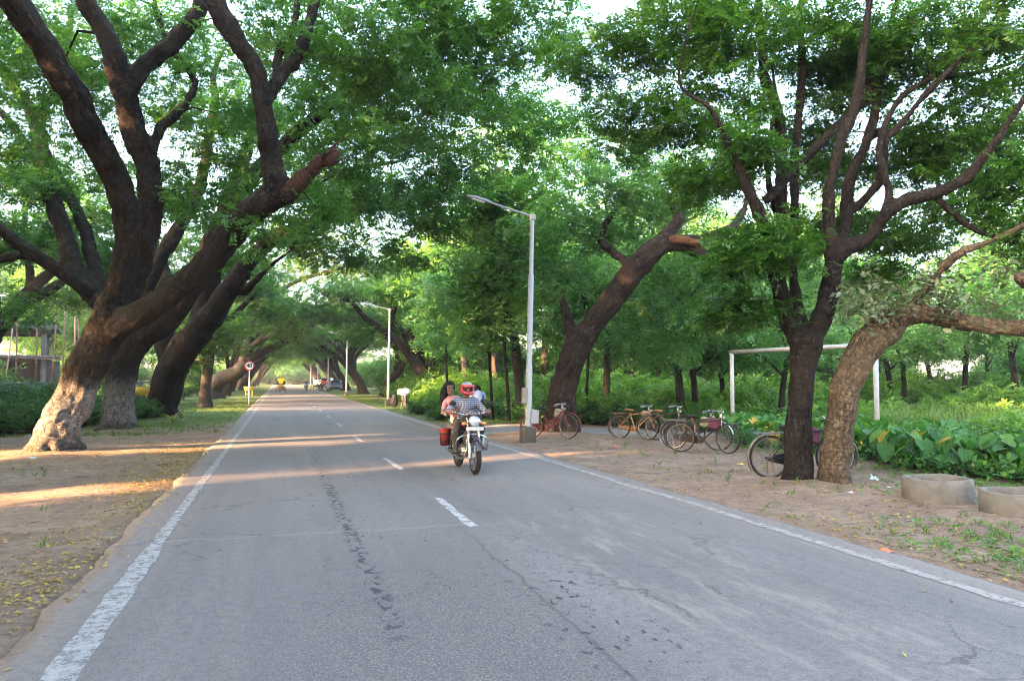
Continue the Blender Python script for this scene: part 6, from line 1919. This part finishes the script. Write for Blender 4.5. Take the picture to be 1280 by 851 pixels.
def motorcycle(label, loc, rz, group=None, full=True):
    b = thing('motorcycle', label, 'motorcycle', loc, (0, 0, rz), group)
    piv = rotm(0, 0, -math.pi / 2)

    def w(y, nm, rr, tw):
        o = part(nm, 'mtyre%.2f' % tw, lambda: MB().torus((0, 0, 0), (1, 0, 0), rr - tw, tw, 40, 10), b, M_TYRE, loc=(0, y, rr))
        part('rim', 'mrim%.2f' % tw, lambda: MB().lathe([(rr - tw * 2.2, -.03), (rr - tw * 1.5, -.036), (rr - tw * 1.5, .036), (rr - tw * 2.2, .03), (rr - tw * 2.2, -.03)], (0, 0, 0), (1, 0, 0), 40), o, M_CHROME)

        def sp():
            m = MB()
            for i in range(5):
                a = i * 1.2566
                m.tube([(0, .04 * math.cos(a), .04 * math.sin(a)), (0, (rr - 2 * tw) * math.cos(a), (rr - 2 * tw) * math.sin(a))], [.022, .014], 8, None)
            m.lathe([(0, -.07), (.05, -.06), (.075, -.02), (.075, .02), (.05, .06), (0, .07)], (0, 0, 0), (1, 0, 0), 18)
            return m
        part('spoke_wheel', 'mspk%.2f' % tw, sp, o, M_ENG)
        return o
    w(-.62, 'front_wheel', .305, .044)
    w(.64, 'rear_wheel', .305, .05)
    for s in (-1, 1):
        f = part('fork_leg', 'mfork%d' % s, lambda: MB().tube([(s * .09, -.62, .28), (s * .09, -.55, .52)], .03, 12, None).tube([(s * .09, -.55, .50), (s * .09, -.40, .98)], .019, 10, None), b, M_CHROME)
        part('indicator', 'mind%d' % s, lambda: MB().ellip((s * .175, -.52, .85), (.042, .04, .03)).tube([(s * .07, -.46, .86), (s * .16, -.50, .85)], .008, 6, None), b, M_AMBER)
        mr = part('mirror', 'mmir%d' % s, lambda: MB().ellip((s * .33, -.36, 1.19), (.065, .014, .045)), b, M_BLACKP)
        part('mirror_stalk', 'mmst%d' % s, lambda: MB().tube([(s * .25, -.30, 1.03), (s * .28, -.34, 1.11), (s * .32, -.35, 1.17)], .006, 6, None), mr, M_BLACKP)
        part('foot_peg', 'mpeg%d' % s, lambda: MB().tube([(s * .12, -.02, .31), (s * .27, -.02, .31)], .013, 8, None).tube([(s * .14, .42, .36), (s * .24, .42, .36)], .012, 8, None), b, M_BLACKP)
        part('shock_absorber', 'mshk%d' % s, lambda: MB().tube([(s * .12, .55, .33), (s * .12, .42, .68)], .03, 10, None), b, M_CHROME)
        part('side_panel', 'mside%d' % s, lambda: MB().ellip((s * .105, .22, .60), (.035, .17, .11)), b, M_TANK)
    part('front_mudguard', 'mfg', lambda: MB().lathe([(.315, -.06), (.335, -.05), (.345, 0), (.335, .05), (.315, .06)], (0, -.62, .305), (1, 0, 0), 20, arc=(R(105), R(250))), b, M_TANK)
    part('rear_mudguard', 'mrg', lambda: MB().lathe([(.325, -.075), (.345, -.06), (.355, 0), (.345, .06), (.325, .075)], (0, .64, .305), (1, 0, 0), 20, arc=(R(70), R(215))), b, M_TANK)
    hl = part('headlight', 'mhl', lambda: MB().lathe([(.0, -.10), (.06, -.085), (.092, -.03), (.098, .0), (.098, .022), (.088, .03)], (0, -.545, .885), (0, -1, .08), 26), b, M_CHROME)
    part('lens', 'mhl2', lambda: MB().lathe([(.088, .024), (.07, .04), (.035, .05), (.001, .053)], (0, -.545, .885), (0, -1, .08), 26), hl, M_GLASS)
    part('visor_fairing', 'mvis', lambda: MB().ellip((0, -.47, 1.0), (.13, .06, .10)), b, M_TANK)
    part('number_plate', 'mpl', lambda: MB().box((0, -.60, .765), (.30, .012, .062), rotm(R(12), 0, 0), 0, .005), b, M_PLATE)
    part('handlebar', 'mhb', lambda: MB().tube([(-.38, -.17, 1.02), (-.27, -.24, 1.03), (-.16, -.34, 1.0), (0, -.37, .97), (.16, -.34, 1.0), (.27, -.24, 1.03), (.38, -.17, 1.02)], .012, 8, .05), b, M_CHROME)
    part('fuel_tank', 'mtk', lambda: MB().tube([(0, -.36, .84), (0, -.30, .85), (0, -.16, .86), (0, 0, .83), (0, .10, .79)], [.07, .13, .155, .13, .09], 18, .04), b, M_TANK)
    part('seat', 'mst', lambda: MB().tube([(0, .08, .765), (0, .2, .765), (0, .4, .785), (0, .65, .80), (0, .78, .81)], [.10, .125, .13, .125, .08], 16, .05), b, M_SADDLE)

    def eng():
        m = MB().box((0, -.02, .36), (.26, .36, .22), None, 0, .05).lathe([(.001, -.02), (.085, -.015), (.095, .01), (.08, .04), (.001, .045)], (-.12, .05, .36), (-1, 0, 0), 20).lathe([(.001, -.02), (.085, -.015), (.095, .01), (.08, .04), (.001, .045)], (.12, .05, .36), (1, 0, 0), 20)
        for i in range(8):
            m.box((0, -.12 - .012 * i, .475 + .028 * i), (.19, .17, .013), rotm(R(-20), 0, 0))
        m.box((0, -.165, .58), (.13, .11, .26), rotm(R(-20), 0, 0), 0, .02)
        return m
    part('engine', 'meng', eng, b, M_ENG)
    part('frame', 'mfr', lambda: MB().tube([(0, -.40, .93), (0, -.33, .6), (0, -.25, .30), (0, .2, .27)], .022, 8, .1).tube([(0, -.38, .85), (0, .0, .74), (0, .3, .70), (0, .8, .74)], .022, 8, .1).tube([(.08, .2, .27), (.09, .64, .305)], .018, 8, None).tube([(-.08, .2, .27), (-.09, .64, .305)], .018, 8, None), b, M_BLACK)
    ex = part('exhaust', 'mex', lambda: MB().tube([(-.04, -.26, .52), (-.08, -.34, .42), (-.10, -.30, .28), (-.14, -.1, .23), (-.17, .2, .26), (-.18, .32, .285)], .02, 10, .05).tube([(-.18, .28, .275), (-.185, .36, .295), (-.20, .72, .37), (-.205, .86, .40), (-.206, .90, .41)], [.022, .042, .046, .04, .018], 14, .06), b, M_CHROME)
    part('crash_guard', 'mcg', lambda: MB().tube([(0, -.40, .66), (-.17, -.42, .64), (-.27, -.41, .57), (-.27, -.37, .44), (-.15, -.33, .35), (0, -.32, .33), (.15, -.33, .35), (.27, -.37, .44), (.27, -.41, .57), (.17, -.42, .64), (0, -.40, .66)], .014, 8, .05), b, M_CHROME)
    part('tail_light', 'mtl', lambda: MB().box((0, .88, .74), (.12, .05, .07), None, 0, .015), b, M_REDL)
    part('grab_rail', 'mgr', lambda: MB().tube([(-.14, .5, .80), (-.15, .75, .84), (-.1, .9, .86), (.1, .9, .86), (.15, .75, .84), (.14, .5, .80)], .011, 7, .06), b, M_CHROME)
    part('chain_case', 'mcc', lambda: MB().tube([(.10, .1, .33), (.10, .64, .32)], .05, 10, .1), b, M_BLACKP)
    return b


bike = motorcycle('dark motorcycle with chrome guards carrying two riders and a red bucket', (3.19, 13.25, .0), 0, None)
# bucket hung at the side, bag on the other
bk_ = thing('bucket', 'red plastic bucket with dark bands hung on the motorcycle', 'bucket', (2.885, 13.62, .42))
link('bucket_wall', autosmooth(MB().lathe([(.0, .0), (.085, .0), (.09, .01), (.108, .28), (.116, .285), (.116, .30), (.10, .295), (.082, .02), (0, .02)], (0, 0, 0), (0, 0, 1), 28).mesh('bucket_wall', M_BUCKET), 40), bk_)
for z in (.07, .2):
    MB().lathe([(.089 + z * .066, z), (.095 + z * .066, z + .006), (.096 + z * .066, z + .02), (.091 + z * .066, z + .026)], (0, 0, 0), (0, 0, 1), 28).build('band', M_BLACKP, bk_)
MB().tube([(-.11, 0, .29), (-.08, .04, .36), (0, .05, .385), (.08, .04, .36), (.11, 0, .29)], .005, 6, .03).build('handle', M_RIM, bk_)

# the rider
rd = thing('person', 'motorcycle rider in a blue checked shirt and red helmet with silver top', 'person', (3.19, 13.25, 0))
HC, HL = (0, .0, 1.395), (0, -1, -.05)
pr = [((0, .20, .86), .135, (0, .15, 1.00), .135, 0), ((0, .15, 1.0), .14, (0, .10, 1.16), .145, 0), ((-.10, .10, 1.16), .105, (.10, .10, 1.16), .105, 0), ((-.14, .10, 1.22), .072, (.14, .10, 1.22), .072, 0), ((0, .08, 1.24), .058, (0, .03, 1.33), .052, 1),
      ((-.08, .22, .84), .12, (.08, .22, .84), .12, 2)]
for s in (-1, 1):
    pr += arm((s * .185, .09, 1.215), (s * .36, -.0, 1.0), (s * .34, -.13, 1.045), 0, 1, .85)
    pr += hand((s * .345, -.125, 1.05), (0, -.9, .05), (s * -1.0, 0.05, 0), (0, -.15, -1), 1)
    pr += [((s * .10, .20, .83), .095, (s * .215, -.20, .74), .068, 2), ((s * .215, -.20, .74), .066, (s * .20, .0, .38), .045, 2), ((s * .20, .02, .36), .04, (s * .21, -.13, .345), .035, 3), ((s * .20, .04, .35), .038, (s * .20, .02, .40), .04, 3)]
pr += head(HC, HL, 1)
rb = body('body', rd, pr, [M_CHECK, M_SKIN, M_TROUS, M_SHOE])
eyes(HC, HL, rb)
M_HELM = simple('helmet_red', (.30, .010, .018), .3, 0, .08, 10, coat=.7)
M_HELMS = simple('helmet_silver', (.30, .30, .32), .35, .4, .08, 10, coat=.5)
hm = MB()
n_a, n_t = 28, 16
vv, qq = [], []
for i in range(n_t):
    th = i / (n_t - 1) * R(128)
    for j in range(n_a):
        a = 2 * math.pi * j / n_a
        x_, y_, z_ = math.sin(th) * math.cos(a), math.sin(th) * math.sin(a), math.cos(th)
        vv.append((x_ * .127, y_ * .148 + .012, z_ * .135))
for i in range(n_t - 1):
    for j in range(n_a):
        a = 2 * math.pi * (j + .5) / n_a
        th = (i + .5) / (n_t - 1) * 128
        if abs(math.degrees(math.atan2(math.cos(a), -math.sin(a)))) < 52 and 72 < th < 112:
            continue                                     # the face opening looks towards -Y
        qq.append((i * n_a + j, (i + 1) * n_a + j, (i + 1) * n_a + (j + 1) % n_a, i * n_a + (j + 1) % n_a))
hel = MB().add(np.array(vv), qq)
sel = np.array([max(vv[i][2] for i in q_) for q_ in qq])
hel.qm = [np.array([1 if s_ > .098 or (np.mean([vv[i][1] for i in q_]) > .06 and s_ > .02) else 0 for s_, q_ in zip(sel, qq)])]
ho = link('helmet', hel.mesh('helmet', [M_HELM, M_HELMS]), rd, loc=(0, -.005, 1.425))
so = ho.modifiers.new('thick', 'SOLIDIFY')
so.thickness = .018
MB().lathe([(.15, -.018), (.158, 0), (.15, .018)], (0, -.0, .052), (0, 0, 1), 16, arc=(R(-62), R(62))).build('visor', simple('visor_red', (.32, .014, .02), .2, 0, .05, 10, coat=.8), ho)
MB().tube([(-.10, -.055, -.03), (-.06, -.125, -.065), (0, -.145, -.075), (.06, -.125, -.065), (.10, -.055, -.03)], .03, 10, .03).build('chin_bar', M_HELM, ho)

# the passenger, side-saddle, feet on the right of the picture
ps = thing('person', 'woman passenger in a pink top with black hair seated behind the rider', 'person', (3.19, 13.25, 0))
HC2, HL2 = (-.225, .40, 1.43), (.12, -1, -.02)
pr = [((-.04, .56, .90), .13, (-.09, .54, 1.05), .12, 0), ((-.09, .54, 1.05), .12, (-.17, .48, 1.20), .125, 0), ((-.27, .47, 1.22), .062, (-.06, .47, 1.24), .062, 0), ((-.18, .46, 1.25), .045, (-.215, .42, 1.36), .042, 1), ((-.05, .56, .88), .125, (.06, .52, .88), .12, 2)]
pr += arm((-.29, .46, 1.20), (-.36, .36, 1.0), (-.22, .22, 1.0), 0, 1, .5, (.045, .036, .025))
pr += hand((-.22, .22, 1.0), (.75, -.6, 0), (.3, .3, -.9), (.7, -.3, 0), 1)
pr += arm((-.03, .47, 1.21), (.12, .55, 1.02), (.2, .66, .90), 0, 1, .5, (.045, .036, .025))
pr += hand((.2, .66, .90), (.3, .8, -.4), (-.9, .3, 0), (.1, .1, -1), 1)
for k, dy in enumerate((-.05, .07)):
    pr += [((.03, .50 + dy, .87), .085, (.31, .38 + dy, .80), .065, 2), ((.31, .38 + dy, .80), .066, (.34, .34 + dy, .46), .05, 2), ((.34, .34 + dy, .43), .03, (.345, .34 + dy, .38), .03, 1), ((.35, .36 + dy, .36), .032, (.42, .28 + dy, .345), .026, 3)]
pr += head(HC2, HL2, 1, .95)
pb = body('body', ps, pr, [M_PINK, M_SKIN, M_SALWAR, M_SHOE])
eyes(HC2, HL2, pb, .95)
hair_cap(HC2, HL2, ps, .97, long_=True)
# bag between the passenger's knees
sack('white and pale green cloth bag hanging beside the passenger', (3.19 + .30, 13.25 + .14, .56), (.075, .09, .15), 21, M_SALWAR)

# the cyclist riding away along the side path
cx, cy_ = gp(597.5, 24.5)
hd_ = head_cam(-.12, 1.0)
cyc = bicycle('black bicycle ridden away by the man in the light blue shirt', (cx, cy_), hd_, M_BLACK, steer=0, lean=0, group='ridden bicycle')
cm = thing('person', 'man in a light blue shirt cycling away behind the motorcycle', 'person', (cx, cy_, float(gh(cx, cy_))), (0, 0, hd_))
HC3, HL3 = (.16, 0, 1.27), (1, 0, -.25)
pr = [((-.22, 0, .90), .13, (-.10, 0, 1.03), .135, 0), ((-.10, 0, 1.03), .135, (.02, 0, 1.14), .14, 0), ((.04, -.13, 1.16), .072, (.04, .13, 1.16), .072, 0), ((.06, 0, 1.17), .05, (.13, 0, 1.23), .05, 1), ((-.24, -.08, .88), .115, (-.24, .08, .88), .115, 2)]
for s in (-1, 1):
    pr += arm((.04, s * .18, 1.15), (.16, s * .24, .98), (.20, s * .265, .975), 0, 1, .6)
    pr += hand((.14, s * .27, .975), (.9, 0, -.1), (0, s * -1, 0), (.1, 0, -1), 1)
    kz = (.62, .22, .2) if s > 0 else (.72, .18, .42)
    fx, fz = (.06, .19) if s > 0 else (-.18, .41)
    pr += [((-.22, s * .09, .86), .085, (.13, s * .11, kz[0] + .04), .065, 2), ((.13, s * .11, kz[0] + .04), .06, (fx - .06, s * .12, fz + .09), .042, 2), ((fx - .07, s * .12, fz + .045), .036, (fx + .09, s * .12, fz + .035), .032, 3)]
pr += head(HC3, HL3, 1)
body('body', cm, pr, [M_BLUESH, M_SKIN, M_TROUS, M_SHOE])
hair_cap(HC3, HL3, cm)

# ------------------------------------------------------------------ far traffic
def far_rider(label, par, cloth, cap=None):
    q_ = thing('person', label, 'person', par.location, tuple(par.rotation_euler))
    c_ = (0, .0, 1.42)
    pr_ = [((0, .20, .88), .13, (0, .10, 1.18), .145, 0), ((-.14, .10, 1.22), .072, (.14, .10, 1.22), .072, 0), ((0, .08, 1.24), .058, (0, .03, 1.33), .052, 1), ((-.08, .22, .85), .12, (.08, .22, .85), .12, 2)]
    for s_ in (-1, 1):
        pr_ += arm((s_ * .185, .09, 1.215), (s_ * .33, -.0, 1.02), (s_ * .345, -.18, 1.04), 0, 1)
        pr_ += [((s_ * .10, .20, .83), .095, (s_ * .215, -.20, .74), .068, 2), ((s_ * .215, -.20, .74), .066, (s_ * .20, .0, .38), .045, 2), ((s_ * .20, .02, .36), .04, (s_ * .21, -.13, .345), .035, 3)]
    pr_ += head(c_, (0, -1, 0), 1)
    body('body', q_, pr_, [cloth, M_SKIN, M_TROUS, M_SHOE], .02)
    MB().ellip((0, .005, 1.47), (.12, .135, .105)).build('helmet', cap, q_)
    return q_


m2 = motorcycle('far dark motorcycle coming along the middle of the road', (*gp(383, 104), 0), 0, None)
far_rider('far motorcycle rider in navy clothes and a yellow cap', m2, M_NAVY, M_YEL)

# cycle rickshaw seen from behind
rx, ry_ = gp(351, 88)
rk = thing('cycle_rickshaw', 'cycle rickshaw with black hood and bright yellow back cloth', 'rickshaw', (rx, ry_, 0), (0, 0, R(3)))
M_YCL = simple('yellow_cloth', (.62, .50, .02), .7, 0, .1, 3)
for s in (-1, 1):
    w_ = wheel(rk, 0, .36, .022, name='rear_wheel')
    w_.location = (s * .52, 0, .36)
    w_.rotation_euler = (0, 0, R(90))
w_ = wheel(rk, 0, .34, name='front_wheel')
w_.location = (0, 1.75, .34)
w_.rotation_euler = (0, 0, R(90))
MB().tube([(-.56, 0, .36), (.56, 0, .36)], .02, 8, None).build('axle', M_BLACK, rk)
MB().tube([(0, 1.75, .34), (0, 1.62, .9), (0, 1.3, .62), (0, .5, .45), (0, 0, .42)], .022, 8, .1).tube([(-.25, 1.5, .98), (0, 1.6, .95), (.25, 1.5, .98)], .014, 6, .1).tube([(0, 1.0, .5), (0, .92, .86)], .016, 6, None).build('frame', M_BLACK, rk)
MB().ellip((0, .92, .90), (.09, .13, .04)).build('saddle', M_SADDLE, rk)
MB().box((0, .05, .60), (.9, .62, .32), None, 0, .04).build('seat_box', simple('rickshaw_wood', (.16, .075, .03), .6, 0, .2, 8), rk)
MB().box((0, .12, .80), (.82, .5, .09), None, 0, .04).build('seat', simple('rickshaw_seat', (.30, .05, .03), .6, 0, .1, 8), rk)
MB().lathe([(.56, -.44), (.60, -.40), (.60, .40), (.56, .44)], (0, .12, 1.13), (1, 0, 0), 18, arc=(R(125), R(285))).build('hood', M_BLACKP, rk)
for s in (-1, 1):
    v = [(s * .42, .12, .85)] + [(s * .43, .12 + .57 * math.cos(t_) * -1, 1.13 + .57 * math.sin(t_)) for t_ in np.linspace(R(-20), R(150), 12)]
    MB().add(v, None, [(0, i, i + 1) for i in range(1, 12)]).build('hood_side', M_BLACKP, rk)
vv = np.array([(x_, -.30 - .22 * math.sin(max(0, t_) * 2.6) - .012 * math.cos(9 * x_), .74 + .98 * t_ - .05 * (abs(x_) > .3) * (t_ < .2)) for t_ in np.linspace(0, 1, 8) for x_ in np.linspace(-.23, .23, 7) * (1.0 if t_ < .7 else 1.75)])
MB().add(vv, [(i * 7 + j, i * 7 + j + 1, i * 7 + j + 8, i * 7 + j + 7) for i in range(7) for j in range(6)]).build('back_cloth', M_YCL, rk)
dr = thing('person', 'rickshaw driver hidden in front of the yellow-backed hood', 'person', (rx, ry_, 0), (0, 0, R(3)))
pr = [((0, .90, .97), .12, (0, 1.0, 1.25), .13, 0), ((-.13, 1.0, 1.33), .07, (.13, 1.0, 1.33), .07, 0), ((0, 1.02, 1.36), .05, (0, 1.05, 1.44), .05, 1)] + head((0, 1.08, 1.52), (0, 1, 0), 1)
for s in (-1, 1):
    pr += arm((s * .18, 1.0, 1.32), (s * .25, 1.2, 1.12), (s * .25, 1.46, 1.0), 0, 1)
    pr += [((s * .08, .95, .92), .085, (s * .12, 1.3, .78), .06, 2), ((s * .12, 1.3, .78), .058, (s * .1, 1.22, .40), .04, 2), ((s * .1, 1.2, .36), .035, (s * .1, 1.34, .35), .03, 3)]
body('body', dr, pr, [M_BLUESH, M_SKIN, M_TROUS, M_SHOE], .02)
hair_cap((0, 1.08, 1.52), (0, 1, 0), dr)


# parked cars far ahead
M_CARW = simple('car_white', (.5, .505, .51), .3, 0, .05, 3, coat=.6)
M_CARB = simple('car_blue', (.06, .085, .16), .3, 0, .08, 3, coat=.6)
M_CARR = simple('car_red', (.46, .06, .04), .35, 0, .08, 3, coat=.5)
M_WIN = simple('car_window', (.03, .035, .04), .1, 0, .1, 3, coat=1.0)


def car(label, loc, rz, mat, Lc, Hc, Wc, van=False):
    c_ = thing('parked_car', label, 'car', loc, (0, 0, rz), None)
    h0, hb = .32, Hc * .58
    if van:
        prof = [(-Lc / 2, h0), (-Lc / 2, hb), (-Lc / 2 + .12, Hc), (Lc / 2 - .75, Hc), (Lc / 2 - .22, hb), (Lc / 2, hb - .12), (Lc / 2, h0)]
    else:
        prof = [(-Lc / 2, h0), (-Lc / 2 + .02, hb), (-Lc / 2 + .55, Hc), (Lc / 2 - 1.75, Hc), (Lc / 2 - 1.05, hb), (Lc / 2 - .06, hb - .14), (Lc / 2, h0)]
    m = MB()
    n_ = len(prof)
    rows_ = [(-Wc / 2, .88), (-Wc / 2, 1.0), (Wc / 2, 1.0), (Wc / 2, .88)]
    v = []
    for k_, (x_, f_) in enumerate(rows_):
        for (y_, z_) in prof:
            tp = 1 - .12 * max(0, (z_ - hb) / (Hc - hb))
            ins = .97 if k_ in (0, 3) else .90
            v.append((x_ * tp * (1.0 if k_ in (0, 3) else .93), y_ * (.985 if k_ in (0, 3) else 1.0), z_ if k_ in (1, 2) else h0 + (z_ - h0) * .985))
    q = [(k_ * n_ + i, k_ * n_ + (i + 1) % n_, (k_ + 1) * n_ + (i + 1) % n_, (k_ + 1) * n_ + i) for k_ in range(3) for i in range(n_)]
    t_ = [(0, i, i + 1) for i in range(1, n_ - 1)] + [(3 * n_, 3 * n_ + i + 1, 3 * n_ + i) for i in range(1, n_ - 1)]
    link('body', autosmooth(m.add(v, q, t_).mesh('body', mat), 30), c_)
    for s_ in (-1, 1):
        ya, yb = (-Lc / 2 + .5, Lc / 2 - 1.35) if not van else (-Lc / 2 + .3, Lc / 2 - .75)
        MB().box((s_ * (Wc / 2 * .955), (ya + yb) / 2, (hb + Hc) / 2 - .01), (.03, yb - ya, (Hc - hb) * .68), rotm(0, s_ * -.10, 0), 0, .008).build('side_window', M_WIN, c_)
        for y_ in (-Lc * .31, Lc * .31):
            wo = MB().torus((0, 0, 0), (1, 0, 0), .235, .08, 24, 8, flat=1.0).build('wheel', M_TYRE, c_, loc=(s_ * (Wc / 2 - .07), y_, .305))
            MB().lathe([(0, -.06), (.15, -.065), (.17, -.03), (.17, .03), (.15, .065), (0, .06)], (0, 0, 0), (1, 0, 0), 16).build('hubcap', M_RIM, wo)
        MB().ellip((s_ * Wc * .34, Lc / 2 - .05, hb - .22), (.13, .06, .07)).build('headlight', M_GLASS, c_)
        MB().box((s_ * Wc * .40, -Lc / 2 - .005, hb - .12), (.14, .04, .14), None, 0, .015).build('tail_light', M_REDL, c_)
    fy, fa = (Lc / 2 - .49, -.72) if van else (Lc / 2 - 1.40, -.95)
    MB().box((0, fy, (hb + Hc) / 2), (Wc * .80, .03, (Hc - hb) * 1.05), rotm(fa * -1.0 * -.6, 0, 0), 0, .01).build('windscreen', M_WIN, c_)
    MB().box((0, -Lc / 2 + (.05 if van else .27), (hb + Hc) / 2), (Wc * .76, .03, (Hc - hb) * .8), rotm(-.2 if van else -.75, 0, 0), 0, .01).build('rear_window', M_WIN, c_)
    MB().box((0, Lc / 2 + .02, .42), (Wc * .94, .12, .2), None, 0, .04).build('bumper', M_BLACKP, c_)
    return c_


x, y = gp(397, 140)
car('white van parked at the roadside far ahead', (x, y, 0), R(178), M_CARW, 4.0, 1.95, 1.6, True)
x, y = gp(403.5, 128)
car('low white car parked far ahead beside the van', (x, y, 0), R(176), M_CARW, 3.9, 1.5, 1.6)
x, y = gp(420, 108)
car('small blue car parked under the right-hand trees', (x, y, 0), R(170), M_CARB, 3.6, 1.45, 1.5)
x, y = gp(409, 118)
car('red van parked under the right-hand trees far ahead', (x, y, 0), R(165), M_CARR, 3.4, 1.8, 1.45, True)
for xp, d_, lb in ((404.5, 104, 'dark motorcycle parked on the right verge far ahead'), (400, 116, 'dark motorcycle parked beside the white car')):
    x, y = gp(xp, d_)
    motorcycle(lb, (x, y, 0), .6, None)

# ------------------------------------------------------------------ haze
t = NT('haze_air')
t.t.nodes.remove(t.b)
pv = t.t.nodes.new('ShaderNodeVolumePrincipled')
pv.inputs['Color'].default_value = (.86, .92, 1.0, 1)
pv.inputs['Density'].default_value = .0004
pv.inputs['Anisotropy'].default_value = .2
t.t.links.new(pv.outputs[0], t.out.inputs['Volume'])
MB().box((50, 400, 13), (2200, 1900, 29)).build('haze', t.mat, smooth=False, kind='stuff', label='thin pale haze in the air over the road', cat='haze')
